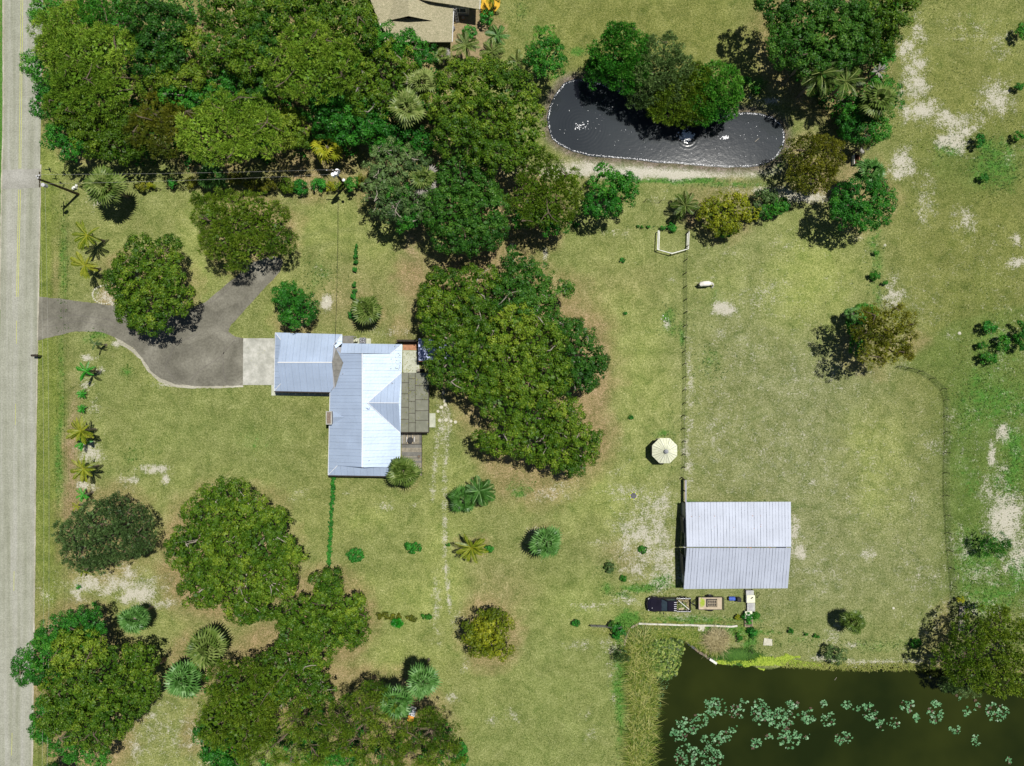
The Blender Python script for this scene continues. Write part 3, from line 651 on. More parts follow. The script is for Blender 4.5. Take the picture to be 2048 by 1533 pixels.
def tree(label, style, mat, h, lobes, cat='tree', name=None, group=None, base=None, trunk='bark', twigs=0.12, rzf=.55, tint=.5, seed=None, ghost=0):
    """lobes in photograph px: (px, py, rx, ry[, dh[, tint]]); h = height of the crown top in metres"""
    sd_ = seed if seed is not None else int(abs(lobes[0][0]*31 + lobes[0][1]*7)); r = np.random.default_rng(sd_)
    L = []
    for lb in lobes:
        px, py, rx, ry = lb[:4]; dh = lb[4] if len(lb) > 4 else 0; tn = lb[5] if len(lb) > 5 else tint
        k0 = S*(1-(h+dh)*.7/H); a, b = rx*k0, ry*k0; rz = min(rzf*(a*b)**.5, (h+dh)*.55); zc = h + dh - rz
        c = P(px, py, zc + rz*.25); sh = .55*min(STY[style]['cr'], .45*min(a, b)); a -= sh; b -= sh; L.append((c.x, c.y, zc, a, b, rz, tn))
    sty = dict(STY[style]); big = max(l[3] for l in L)
    if big < sty['cr']*1.3: sty['cr'] = big*.55
    w_ = np.array([l[3]*l[4] for l in L]); cx = float(np.sum([l[0]*q for l, q in zip(L, w_)])/w_.sum()); cy = float(np.sum([l[1]*q for l, q in zip(L, w_)])/w_.sum())
    if base: bp = P(*base)
    else: bp = Vector((cx, cy, 0))
    root = empty(name or 'tree', bp, label, cat, group)
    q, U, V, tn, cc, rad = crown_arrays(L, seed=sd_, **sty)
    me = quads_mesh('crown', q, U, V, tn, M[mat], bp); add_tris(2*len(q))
    cr_ = obj('crown', me, root)
    mb = MB(); top = Vector((cx*.7+bp.x*.3, cy*.7+bp.y*.3, max(.3, h*(.5 if style == 'pineopen' else .35)))); r0 = max(.05, min(.38, .035*h + .012*big*3))
    k = min(len(cc), max(4, int(len(cc)*twigs))); pick = r.choice(len(cc), k, replace=False)
    tg = [(l[0], l[1], l[2]) for l in L] + [tuple(cc[i] + np.array([0, 0, rad[i]*r.uniform(-.2, .75)])) for i in pick]
    limbs(mb, bp, tg, r0, r, .25*min(1, big/3), top, 5)
    mb.build('trunk', M[trunk], root, root)
    return root

# ---- palms: every frond an object of its own, a few shared meshes per kind
def tri_mesh(name, polys, tints, mat):
    vs = []; fs = []
    for p in polys: fs.append(tuple(range(len(vs), len(vs)+len(p)))); vs += [tuple(v) for v in p]
    me = bpy.data.meshes.new(name); me.from_pydata(vs, [], fs)
    a = me.attributes.new('tint', 'FLOAT', 'FACE'); a.data.foreach_set('value', np.clip(np.array(tints), 0, 1).astype(np.float32))
    me.materials.append(mat); return me
def fan_frond(mat, k, L=1.0, seed=1, tb=.5):
    """fan leaf along +x: petiole, then narrow folded blades radiating from its end, drooping at the tips"""
    r = random.Random(seed); polys = []; ti = []; h = Vector((L*.52, 0, .06))
    polys.append([Vector((0, -.025, 0)), h + Vector((0, -.018, 0)), h + Vector((0, .018, 0)), Vector((0, .025, 0))]); ti.append(.8)
    n = 15
    for i in range(n):
        a = (i/(n-1) - .5)*math.radians(230); l = L*.62*(.72 + .28*math.cos(a*.7))*r.uniform(.88, 1.08)
        d = Vector((math.cos(a), math.sin(a), .10)); s = Vector((-math.sin(a), math.cos(a), 0))*.055*L
        m = h + d*l*.55; m.z += .05*math.cos(a); e = h + d*l; e.z -= .26*l
        polys.append([h, m - s, e, m + s]); ti.append(tb + r.uniform(-.3, .3))
    return tri_mesh('frond', polys, ti, mat)
def feather_frond(mat, L=1.0, seed=1, tb=.5, curl=.55, wide=.20, n=20):
    """feather leaf along +x: arched rib with leaflets down both sides"""
    r = random.Random(seed); polys = []; ti = []; pt = []
    for i in range(n+1):
        t = i/n; pt.append(Vector((L*t*(1-.14*t*t), r.uniform(-.004, .004), L*(.42*t - curl*t*t*1.15))))
    for i in range(0, n, 2):
        a, b = pt[i], pt[min(i+2, n)]; w_ = .022*(1-i/n)+.006
        polys.append([a+Vector((0,-w_,0)), b+Vector((0,-w_*.8,0)), b+Vector((0,w_*.8,0)), a+Vector((0,w_,0))]); ti.append(.95)
    for i in range(2, n+1):
        t = i/n; l = L*wide*(math.sin(math.pi*min(1, t*.92+.1)))**.5*r.uniform(.85, 1.1)
        for sgn in (-1, 1):
            d = Vector((.60, sgn*.85, -.25 - .2*r.random())).normalized(); s = Vector((.028*L, 0, .012*sgn*L))
            a = pt[i]; polys.append([a - s*.7, a + d*l*.5 - s, a + d*l, a + d*l*.5 + s]); ti.append(tb + r.uniform(-.28, .28))
    return tri_mesh('frond', polys, ti, mat)
FR = {}
def frond(kind, mat, v, tb):
    key = (kind, mat, v, tb)
    if key not in FR:
        FR[key] = fan_frond(M[mat], 0, 1.0, 11+v, tb) if kind == 'fan' else feather_frond(M[mat], 1.0, 11+v, tb, *(dict(coco=(.50, .19), soft=(.62, .30), agave=(.15, .10))[kind]))
    return FR[key]
def palm(label, kind, mat, px, py, rpx, h, n=28, cat='palm tree', name=None, group=None, tbs=(.35, .55, .75), seed=None, trunk=True, arc=(-.35, 1.25), loc=None, tr=.17, dead=0):
    """rpx: crown radius in the photograph; h: height of the crown's heart"""
    r = random.Random(seed if seed is not None else int(px*13+py)); R = rpx*S*(1-h/H)*.93
    c = P(px, py, h); root = empty(name or ('sabal_palm' if kind == 'fan' else 'feather_palm'), (c.x, c.y, 0), label, cat, group)
    if trunk:
        mb = MB(); mb.tube([(c.x, c.y, 0), (c.x + r.uniform(-.08, .08), c.y + r.uniform(-.08, .08), h*.5), (c.x, c.y, h)], tr*1.15, 9, tr)
        if kind == 'fan': mb.dome((c.x, c.y, h-.05), tr*1.6, 8, 3, 1.3)
        mb.build('trunk', M['bark_palm'], root, root)
    for i in range(n):
        u = (i + .5)/n; el = arc[0] + (arc[1]-arc[0])*u**.8 + r.uniform(-.22, .22); az = i*2.39996 + r.uniform(-.5, .5)
        mt = mat if i >= dead else 'deadfrond'
        s = R*r.uniform(.80, 1.12)*(1.0 if kind == 'fan' else 1.08)
        e = el if kind == 'fan' else el*.8
        o = obj('frond', frond(kind, mt, r.randrange(3), r.choice(tbs)), root, (0, 0, h + .02), (r.uniform(-.6, .6) if kind == 'fan' else r.uniform(-.25, .25), -e, az), (s, s, s))
    return root
# ================================================================== TREES
G1 = 'trees of the wood in the top left'
T = tree
# --- wood at the top left, by the road and up to the far house
T('bright green tree at the very top edge, overhanging the road', 'fine', 'green', 8, [(95,14,40,34,0,.65),(70,28,18,20,-1,.75)], group=G1)
T('bright green pine at the top edge behind the roadside trees', 'willow', 'green', 11, [(205,15,52,45,0,.6),(245,45,40,38,0,.55),(190,-30,60,40)], group=G1)
T('olive green feathery tree nearest the road, north of the bulge over the asphalt', 'pine', 'pine', 10, [(110,62,48,50,0,.45),(150,40,50,40,0,.55),(120,100,55,40,0,.42)], group=G1)
T('bright green tree bulging furthest out over the road', 'fine', 'green', 7, [(66,128,30,28,0,.6),(88,140,34,28,0,.7),(80,118,22,16,0,.45)], group=G1)
T('broad olive pine of fluffy crown just inside the road edge', 'pine', 'pine', 12, [(165,110,70,60,0,.42),(205,95,55,45,0,.5),(150,155,60,45,0,.4),(240,100,38,42,0,.6)], group=G1)
T('olive pine with dark gaps in the middle of the roadside wood', 'pine', 'pine', 11, [(180,190,70,50,0,.36),(230,175,50,40,0,.42),(135,180,40,42,0,.3),(120,215,40,35,-1,.15)], group=G1)
T('deep green tree at the wood edge over the verge, bright at its road side', 'broad', 'green', 9, [(85,205,28,34,0,.35),(110,280,26,32,0,.5),(140,300,34,26,0,.3)], group=G1)
T('dark olive tree above the sabal palm at the south corner of the wood', 'broad', 'olive', 9, [(185,270,58,45,0,.28),(230,290,60,36,0,.32),(150,240,45,30,0,.22),(260,250,40,40,0,.3)], group=G1)
T('very dark green broad tree between the pines and the ficus trees', 'broad', 'ficus_dark', 12, [(330,60,60,60,0,.25),(300,110,50,45,0,.25),(285,30,45,45,0,.3),(350,110,35,30,0,.3)], group=G1)
T('yellowish round headed tree between dark neighbours in the wood', 'broad', 'olive', 11, [(372,80,36,30,0,.6),(310,140,38,35,0,.5),(350,150,42,32,0,.55),(395,150,42,36,0,.45)], group=G1)
T('brownish olive tree west of the big yellow-green pine', 'pine', 'rust', 10, [(310,225,55,45,0,.35),(350,245,42,38,0,.5),(300,265,50,40,0,.3),(325,300,34,22,0,.2)], group=G1)
T('green tree with a pale flowering top in the middle of the wood', 'loose', 'green', 10, [(400,195,50,35,0,.3),(445,170,46,36,0,.35),(350,190,40,32,0,.55)], group=G1, twigs=.3, trunk='bark_pale')
T('dark leafy tree at the top edge right of the bare gap in the wood', 'broad', 'ficus', 13, [(450,20,50,45,0,.4),(480,70,55,48,0,.35),(440,100,45,45,0,.3),(495,125,40,40,0,.35)], group=G1)
T('large dark green ficus against the far house roof', 'broad', 'ficus', 13, [(560,25,60,55,0,.4),(620,20,60,50,0,.42),(690,30,58,52,0,.38),(715,60,40,40,0,.35),(650,75,50,35,-1,.3)], group=G1)
T('dark ficus at the top edge above the round pale pine', 'broad', 'ficus_dark', 12, [(540,65,45,40,0,.3),(520,95,35,50,0,.35),(505,180,32,50,-1,.3)], group=G1)
T('big round pale green pine with a dense cushion-like crown', 'pine', 'pine', 14, [(625,105,72,60,0,.36),(580,130,56,55,0,.38),(668,125,52,56,0,.4),(620,160,70,45,0,.34),(560,165,36,34,-1,.34),(610,75,50,34,0,.45)], group=G1)
T('flat topped yellow-green pine, the brightest crown of the wood', 'pine', 'pine', 13, [(460,250,90,52,0,.62),(400,262,52,48,0,.55),(520,260,50,50,0,.6),(470,215,72,34,0,.66),(430,300,60,30,-1,.5),(490,300,50,24,-1,.55)], group=G1)
T('bright green loose tree below the far house roof', 'loose', 'green', 9, [(760,80,48,34,0,.55),(815,88,40,34,0,.62),(720,110,46,40,0,.45),(850,110,24,26,0,.35)], group=G1, twigs=.2)
T('tangled mid green tree with bare twigs west of the yellow sabals', 'loose', 'ficus', 10, [(775,130,60,46,0,.5),(730,165,52,42,0,.45),(790,175,46,40,0,.4),(740,205,50,34,0,.4)], group=G1, twigs=.25, trunk='bark_pale')
T('green tree south of the round pale pine, in shade on its lower side', 'broad', 'green', 9, [(665,225,50,42,0,.28),(700,255,45,40,0,.25),(655,195,45,30,0,.3),(720,230,40,36,0,.28)], group=G1)
T('small rounded bush-like tree under the round pale pine', 'fine', 'green', 7, [(632,215,20,18,0,.3),(650,250,34,30,0,.25),(600,235,22,20,0,.35)], group=G1)
T('yellowish dense round tree beside the flat topped pine', 'fine', 'olive', 9, [(578,258,38,42,0,.5),(555,232,30,26,0,.55),(600,275,24,26,0,.4)], group=G1)
T('shadowy tree between the sabal palm and the great olive ficus', 'broad', 'green', 8, [(760,245,50,34,0,.25),(800,262,46,30,0,.2),(840,280,26,30,-1,.2)], group=G1)
def added_undergrowth(poly, n, label, mat='green', rr=(12, 22), seed=5):  # low plants added to darken the sunlit gaps between the crowns
    r = random.Random(seed); L = []; x0, x1 = min(p[0] for p in poly), max(p[0] for p in poly); y0, y1 = min(p[1] for p in poly), max(p[1] for p in poly)
    def inside(x, y):
        c = False
        for i in range(len(poly)):
            (ax, ay), (bx, by) = poly[i], poly[(i+1) % len(poly)]
            if (ay > y) != (by > y) and x < (bx-ax)*(y-ay)/(by-ay)+ax: c = not c
        return c
    while len(L) < n:
        a, b = r.uniform(x0, x1), r.uniform(y0, y1)
        if not inside(a, b): continue
        v = P(a, b); q = r.uniform(*rr)*S; L.append((v.x, v.y, .2, q, q, r.uniform(.5, 1.3), r.uniform(.1, .5)))
    q, U, V, tn, cc, rad = crown_arrays(L, cr=.6, leaf=.17, asp=.6, dens=55, core=False, seed=seed, zmin=.0, sp=1.9)
    me = quads_mesh('added_undergrowth', q, U, V, tn, M[mat], (0, 0, 0)); add_tris(2*len(q)); tag(obj('added_undergrowth', me), label, kind='stuff')
added_undergrowth([(100,20),(380,0),(740,0),(760,70),(880,110),(870,300),(700,300),(560,305),(430,320),(250,320),(130,280),(90,200)], 330, 'dark green plants added to darken the gaps in the floor of the wood')
added_undergrowth([(1540,20),(1800,0),(1780,90),(1740,280),(1690,270),(1590,150),(1560,100)], 70, 'dark plants added to darken the floor of the right hand grove', seed=8)
added_undergrowth([(430,1350),(900,1460),(900,1533),(420,1533)], 60, 'low green plants added to darken the floor beneath the bottom pines', seed=9)
# --- great trees in the middle
T('great dark olive ficus south of the far house', 'broad', 'ficus', 12, [(950,165,80,55,0,.5),(905,200,60,60,0,.45),(1000,180,66,60,0,.48),(960,240,85,60,0,.55),(1045,215,46,55,0,.35),(1055,265,40,45,0,.3),(915,270,60,50,0,.42),(990,300,70,45,0,.4)], cat='tree')
T('deep green broad tree joined to the south end of the great ficus', 'broad', 'ficus_dark', 10, [(930,355,66,60,0,.45),(900,420,56,55,0,.4),(960,420,62,60,0,.38),(925,470,68,45,-1,.35),(985,460,35,40,-1,.3)])
T('grey twiggy green tree with bare branches north of the front lawn', 'loose', 'gray', 9, [(790,330,56,46,0,.65),(765,370,45,45,0,.6),(830,400,50,45,0,.55),(780,410,44,32,0,.5),(835,335,36,30,0,.45)], twigs=.5, trunk='bark_pale')
T('half dead green tree standing among the grey twigs by the power pole', 'loose', 'green', 8, [(775,300,36,26,0,.5),(800,390,44,30,0,.3),(825,430,44,34,0,.35)], twigs=.4, trunk='bark_pale')
T('olive open tree between the ficus trees and the sandy pond beach', 'pine', 'olive', 10, [(1060,320,46,40,0,.2),(1090,355,58,48,0,.25),(1060,390,50,46,0,.2),(1110,400,54,46,0,.3),(1140,370,32,40,0,.35),(1095,430,50,32,0,.2)])
T('dark green tree under the olive open tree, its lower side in the sun', 'loose', 'green', 7, [(1055,430,40,30,0,.25),(1110,445,36,26,0,.3)])
T('bright green bushy tree at the west end of the sandy beach', 'broad', 'green', 7, [(1210,365,38,38,0,.35),(1240,385,38,36,0,.4),(1205,410,42,34,0,.3),(1255,370,22,26,0,.5)])
T('small upright tree with a bright green top left of the pond', 'fine', 'green', 8, [(1090,75,28,26,0,.6),(1092,105,40,32,0,.42),(1100,130,36,30,0,.45),(1075,120,26,30,-1,.2)])
# --- cypresses on the pond bank
GC = 'cypress trees on the pond bank'
T('leftmost and tallest cypress over the pond, pointed to the north', 'cypress', 'green', 7.5, [(1240,68,36,28,1,.5),(1228,105,48,44,0,.42),(1210,140,42,38,-2,.3),(1255,140,50,44,-1,.5),(1264,95,38,38,0,.6)], group=GC, name='cypress_tree')
T('soft pale cypress second from the left over the pond', 'cypress', 'cypress_soft', 7, [(1322,100,42,34,0,.8),(1308,138,50,46,0,.6),(1350,145,46,44,0,.65),(1292,182,46,40,-2,.4),(1330,180,50,36,-1,.4)], group=GC, name='cypress_tree')
T('cypress third from the left, hanging furthest over the water', 'cypress', 'olive', 6.2, [(1355,185,48,46,0,.35),(1335,215,46,34,-1,.25),(1390,165,40,40,0,.5),(1390,212,44,36,-1,.4),(1375,236,36,20,-2,.2)], group=GC, name='cypress_tree')
T('rightmost cypress over the pond, bright yellow-green on its east side', 'cypress', 'green', 6, [(1435,150,38,32,0,.75),(1452,175,38,42,0,.9),(1420,190,46,44,0,.6),(1442,212,38,34,-1,.5),(1402,225,36,28,-1,.5)], group=GC, name='cypress_tree')
# --- grove at the top right
GG = 'grove right of the pond'
T('largest dark green ficus in the grove at the top right', 'broad', 'ficus_dark', 11.5, [(1600,40,66,60,0,.5),(1650,70,74,60,0,.55),(1590,90,56,50,0,.5),(1680,30,64,52,0,.45),(1640,110,66,46,-1,.45),(1700,95,46,44,-1,.4),(1560,0,50,50,0,.3)], group=GG)
T('shaded leafy tree on the right flank of the grove ficus', 'broad', 'ficus', 10, [(1760,30,58,46,0,.3),(1800,15,40,46,0,.4),(1760,75,46,40,-2,.25),(1725,60,40,50,0,.25)], group=GG)
T('low dark green tree beside the pale sand at the foot of the grove', 'broad', 'green', 6, [(1765,95,26,30,0,.2),(1765,125,22,20,0,.4),(1750,165,30,22,0,.4)], group=GG)
T('green tree wrapped round the yellowish sabal palm of the grove', 'fine', 'green', 6, [(1785,195,22,36,0,.5),(1710,215,30,32,0,.45),(1730,255,46,34,0,.22),(1755,260,30,30,0,.5),(1700,250,30,32,-1,.1)], group=GG)
T('round rusty olive willow right of the pond', 'willow', 'rust', 7, [(1625,325,54,52,0,.45),(1605,300,44,36,0,.25),(1655,310,38,44,0,.62),(1620,355,52,34,0,.4)], name='willow_tree')
T('dark round tree with its shadow on the field, below the brown box', 'fine', 'green', 8, [(1725,395,60,46,0,.2),(1755,405,42,50,0,.35),(1700,420,44,40,0,.15),(1725,430,52,36,0,.25),(1668,410,22,18,-1,.6)])
T('tall thin crowned pine whose lacy shadow lies apart on the paddock', 'pine', 'rust', 9.5, [(1775,648,56,44,0,.6),(1798,680,42,46,0,.65),(1748,662,42,38,0,.4),(1782,705,44,32,0,.65),(1745,708,32,30,0,.45),(1735,635,30,24,0,.4)], name='pine_tree', twigs=.3, base=(1738,672), rzf=.26)
T('dark low bush grown in between the lacy pine and its shadow', 'shrub', 'green', 3, [(1712,650,20,26,0,.3),(1715,690,18,20,0,.4),(1730,625,30,18,0,.5)], cat='shrub', name='shrub')
# --- front garden
T('dark olive round tree standing beside the gravel driveway', 'broad', 'ficus', 8.5, [(285,500,38,32,0,.3),(338,490,24,20,-1,.3),(275,545,55,45,0,.5),(325,545,52,50,0,.45),(295,600,68,52,0,.55),(345,590,40,50,0,.4),(235,560,28,44,-1,.3),(300,645,48,30,-1,.45),(260,620,30,34,-1,.35)])
T('spreading yellow-green pine at the end of the drive, bare limbs showing', 'pine', 'olive', 8, [(450,410,56,34,0,.5),(510,420,50,40,0,.5),(420,430,38,42,0,.35),(480,450,60,42,0,.42),(545,440,42,36,0,.35),(560,480,34,30,0,.2),(440,485,44,34,0,.5),(500,490,54,36,0,.4),(470,515,36,26,-1,.35),(400,400,22,20,-1,.2)], name='pine_tree', twigs=.12)
T('compact dark green round tree just north of the garage roof', 'fine', 'green', 5.5, [(582,605,36,36,0,.3),(605,615,32,34,0,.35),(562,595,22,26,0,.25),(590,635,34,24,0,.22),(580,580,28,18,0,.35)])
# --- the grove east of the house
GH = 'ficus grove east of the house'
T('north west ficus of the grove behind the house', 'broad', 'ficus', 9, [(900,570,55,40,0,.4),(960,570,50,45,0,.42),(890,610,60,50,0,.38),(945,635,62,52,0,.45),(865,590,32,30,-1,.3),(860,630,28,26,-1,.25)], group=GH, twigs=.16, trunk='bark_pale')
T('ficus of the grove nearest the shed roof, reaching over the patio', 'broad', 'ficus', 9, [(900,680,60,44,0,.42),(960,690,62,52,0,.5),(905,740,56,44,0,.35),(960,760,62,48,0,.4),(875,660,36,28,0,.3)], group=GH, twigs=.16, trunk='bark_pale')
T('north east ficus of the grove, its top pointing up the lawn', 'broad', 'ficus_dark', 9, [(1035,520,32,28,0,.4),(1060,560,52,44,0,.5),(1020,590,42,46,0,.42),(1080,600,46,44,0,.45),(1130,577,26,16,-2,.6),(1045,620,44,40,0,.4)], group=GH, twigs=.12, trunk='bark_pale')
T('central ficus of the grove, the widest and brightest crown', 'broad', 'ficus', 10, [(1030,660,62,52,0,.58),(1080,690,60,54,0,.55),(1020,720,62,50,0,.5),(1060,770,66,50,0,.45),(1100,750,50,46,0,.42)], group=GH, twigs=.14, trunk='bark_pale')
T('easternmost ficus of the grove, facing the open lawn', 'broad', 'ficus_dark', 8.5, [(1150,670,44,38,0,.4),(1170,710,46,42,0,.35),(1150,755,50,40,0,.32),(1195,730,24,34,-1,.25),(1110,650,36,30,0,.5)], group=GH, twigs=.12, trunk='bark_pale')
T('southern ficus of the grove over the wheel ruts', 'broad', 'ficus', 9, [(1010,810,58,40,0,.45),(1070,830,62,44,0,.5),(1010,880,55,36,0,.5),(1070,885,62,40,0,.52),(970,880,30,26,-1,.4),(1130,830,42,40,0,.4)], group=GH, twigs=.16, trunk='bark_pale')
T('south east tip ficus of the grove with a ragged shadowy edge', 'broad', 'ficus', 8, [(1140,870,50,40,0,.42),(1165,905,36,32,-1,.35),(1110,915,48,28,-1,.4),(1185,875,22,20,-1,.3),(1150,935,30,18,-1,.3)], group=GH, twigs=.14, trunk='bark_pale')
# --- lawn south of the house
T('huge round dark olive ficus on the south lawn', 'broad', 'ficus', 10, [(450,990,52,36,0,.3),(415,1030,60,50,0,.38),(490,1030,60,48,0,.4),(390,1100,62,60,0,.45),(460,1105,72,62,0,.55),(530,1085,55,60,0,.4),(550,1060,40,45,0,.3),(590,1105,26,22,-1,.28),(410,1170,60,50,0,.42),(480,1180,66,52,0,.45),(545,1160,52,50,0,.4),(500,1220,62,30,-1,.3),(355,1090,30,40,-1,.3)], twigs=.1, trunk='bark_pale')
T('smooth dark olive tree touching the huge round ficus', 'broad', 'ficus', 8.5, [(655,1170,42,32,0,.28),(650,1220,60,46,0,.5),(600,1235,52,44,0,.4),(700,1225,42,46,0,.5),(650,1270,72,42,0,.45),(705,1265,34,36,0,.4),(580,1270,38,36,-1,.3)])
T('grey-green fine leaved tree beside the road', 'willow', 'gray', 7, [(205,1040,62,42,0,.5),(255,1050,52,44,0,.45),(165,1070,52,40,0,.5),(225,1085,72,42,0,.45),(275,1080,38,34,0,.35),(170,1105,52,34,0,.4),(225,1020,36,34,0,.4),(130,1065,28,22,-1,.5),(185,1135,34,16,-1,.4)], name='olive_tree')
# --- bottom left
GB = 'trees in the bottom left corner'
T('green tree reaching out over the road in the bottom left', 'fine', 'green', 9, [(55,1335,36,38,0,.35),(90,1310,48,44,0,.4),(125,1270,60,44,0,.32),(165,1250,48,34,0,.25),(100,1350,40,30,0,.2)], group=GB)
T('largest dark ficus in the bottom left corner', 'broad', 'ficus', 11, [(160,1310,66,52,0,.5),(200,1340,58,52,0,.5),(140,1380,66,60,0,.5),(200,1400,66,60,0,.5),(120,1430,50,48,0,.42),(185,1450,66,56,0,.45),(225,1430,42,50,0,.35)], group=GB)
T('rounded green tree on the east side of the bottom left ficus', 'broad', 'ficus', 9, [(275,1320,40,36,0,.45),(285,1370,36,42,0,.45),(265,1400,34,36,0,.35)], group=GB)
T('bright green tree skirting the bottom left ficus at the picture edge', 'fine', 'green', 8, [(90,1460,34,30,0,.5),(140,1500,44,28,0,.4),(185,1515,36,24,0,.55),(85,1420,24,30,0,.4)], group=GB)
T('dark crown just entering at the bottom edge near the road', 'broad', 'ficus_dark', 6, [(110,1552,30,26,0,.2)], group=GB)
# --- bottom centre
GM = 'pines and oaks along the bottom edge'
T('yellow olive broad pine at the bottom, left of the middle', 'pine', 'olive', 10, [(470,1360,60,45,0,.3),(455,1400,56,48,0,.38),(500,1410,60,50,0,.4),(440,1450,50,45,0,.4),(490,1470,60,50,0,.48),(540,1350,46,34,0,.25)], group=GM)
T('twiggy open oak below the smooth dark olive tree', 'loose', 'ficus', 9, [(560,1330,52,32,0,.35),(600,1355,52,40,0,.4),(545,1390,50,40,0,.4),(620,1320,40,26,0,.45),(640,1385,34,30,0,.3)], group=GM, twigs=0.20, trunk='bark_pale')
T('dark green shrubby tree filling the gap at the bottom left of the oaks', 'broad', 'green', 7, [(425,1490,42,36,0,.25),(450,1520,50,34,0,.3),(410,1455,26,24,0,.2)], group=GM)
T('olive pine with needle tufts at the bottom edge', 'pineopen', 'olive', 10, [(570,1430,54,44,0,.42),(620,1440,54,46,0,.38),(560,1480,52,42,0,.48),(610,1500,56,40,0,.4),(520,1510,46,34,0,.35)], group=GM, twigs=0.14)
T('bright green low tree at the bottom edge between two pines', 'fine', 'green', 6, [(630,1515,36,22,0,.6),(690,1510,38,24,0,.55)], group=GM)
T('open pine with dark holes at the bottom edge, near the orange cart', 'pineopen', 'olive', 10, [(690,1440,48,40,0,.35),(740,1420,46,34,0,.4),(720,1480,56,42,0,.38),(775,1460,46,38,0,.38),(760,1510,56,34,0,.4),(665,1480,36,34,0,.3)], group=GM, twigs=0.18)
T('scraggly pine in front of the fan palms at the bottom', 'pineopen', 'ficus', 8, [(740,1390,32,26,0,.4),(720,1410,30,24,0,.35),(755,1370,22,20,0,.3),(700,1405,22,20,-1,.2)], group=GM, twigs=0.23)
T('rightmost pine of the bottom edge, rusty and full of twigs', 'pineopen', 'olive', 9, [(840,1470,48,36,0,.4),(880,1470,36,36,0,.3),(830,1515,56,34,0,.42),(895,1510,40,34,0,.45),(860,1440,34,24,-1,.3),(875,1430,22,22,-2,.2)], group=GM, twigs=0.18)
T('bright green bush at the right end of the bottom tree line', 'shrub', 'bright', 3, [(925,1510,12,26,0,.25)], cat='shrub', name='shrub')
T('willow with yellow-green leaves hanging over the lily pond', 'willow', 'olive', 7, [(1945,1265,40,36,0,.35),(1995,1248,56,38,0,.45),(1930,1312,54,42,0,.42),(1990,1300,62,52,0,.55),(2040,1290,50,60,0,.5),(1945,1348,50,34,0,.4),(1998,1358,56,36,0,.75),(2045,1350,50,44,0,.6),(1885,1318,26,24,-1,.2)], name='willow_tree')
T('grey-blue bush at the water foot of the willow', 'willow', 'gray', 4, [(1935,1375,38,22,0,.8),(1900,1370,22,20,0,.4)], cat='shrub', name='shrub')
T('round bush with a yellow-orange heart on the south lawn', 'broad', 'yellow', 5.5, [(975,1265,36,40,0,.5),(1000,1255,30,36,0,.3),(960,1290,30,30,0,.25),(990,1300,38,24,0,.2),(985,1230,28,20,0,.1),(940,1265,20,28,0,.08)])
# --- shrubs
Q = dict(cat='shrub', name='shrub')
T('orange-green thicket right of the fence top', 'loose', 'yellow', 4.5, [(1440,420,44,30,0,.35),(1480,415,40,32,0,.4),(1450,450,38,24,0,.25),(1420,430,24,26,0,.2)], cat='shrub', name='shrub', twigs=.2)
T('grey thinly leaved bush next to the orange-green thicket', 'loose', 'gray', 3, [(1535,395,30,22,0,.6),(1520,420,24,16,0,.6)], twigs=.6, trunk='bark_pale', **Q)
T('green bush at the right end of the thicket by the north fence', 'shrub', 'green', 3, [(1555,410,24,20,0,.4),(1530,425,20,12,0,.3)], **Q)
T('bright green bush below the orange-green thicket', 'shrub', 'bright', 2, [(1450,465,18,12,0,.2)], **Q)
GHd = 'shrubs along the north garden fence'
for (x, y, rx, ry, m_, h_, lab) in [(283,372,12,12,'rust',1.6,'rusty bush at the west end of the north shrub row'),(302,372,9,9,'yellow',1.3,'yellow bush second in the north shrub row'),(343,366,9,10,'bright',1.8,'lone bright green bush standing over the garden fence rail'),(382,366,10,12,'rust',1.6,'rusty bush beside the blue-green palm'),
    (470,355,14,14,'rust',2,'red-brown bush under the flat topped pine'),(505,368,18,15,'rust',2,'wide rusty bush in the shade line'),(535,372,16,14,'rust',1.8,'brown-green bush left of the bright hedge bushes'),(575,370,20,15,'olive',2,'yellow-green bush, first of three bright hedge bushes'),(600,374,18,14,'bright',1.8,'green bush, middle of three bright hedge bushes'),(638,370,15,14,'bright',1.8,'round bright green bush, last of the three hedge bushes'),(660,372,11,12,'yellow',1.5,'small yellow bush left of the power pole'),(678,372,10,10,'olive',1.5,'small olive bush touching the power pole'),(704,368,15,15,'green',3,'round deep green bush hiding the power pole foot'),(724,362,12,14,'rust',2,'rusty bush right of the power pole')]:
    T(lab, 'shrub', m_, h_, [(x, y, rx, ry, 0, .45)], group=GHd, **Q)
GR = 'row of small bushes on the front lawn'
for i, (x, y, r_, ry) in enumerate([(713,492,3,4),(712,503,4,6),(711,513,5,5),(712,524,5,5),(710,539,5,5),(708,569,5,6),(710,582,5,5),(707,592,6,7),(702,627,7,9),(709,636,5,6)]):
    nm = ['northernmost','second','third','fourth','fifth','sixth','seventh','eighth','ninth','last'][i]
    T(f'{nm} small bright green bush in the row north of the house, counted from the north', 'tiny', 'bright', .8, [(x, y, r_, ry, 0, .3)], group=GR, **Q)
hd = []
for i in range(34):
    y = 957 + i*5.2; hd.append((666.5 - i*.26 + random.uniform(-1.2, 1.2), y, random.uniform(3.2, 5.2) if i not in (11, 16) else 1.8, 4.2, random.uniform(-.2, .2), random.uniform(.1, .5)))
T('narrow bright green clipped hedge running south from the house corner', 'tiny', 'bright', .9, hd, cat='hedge', name='hedge')
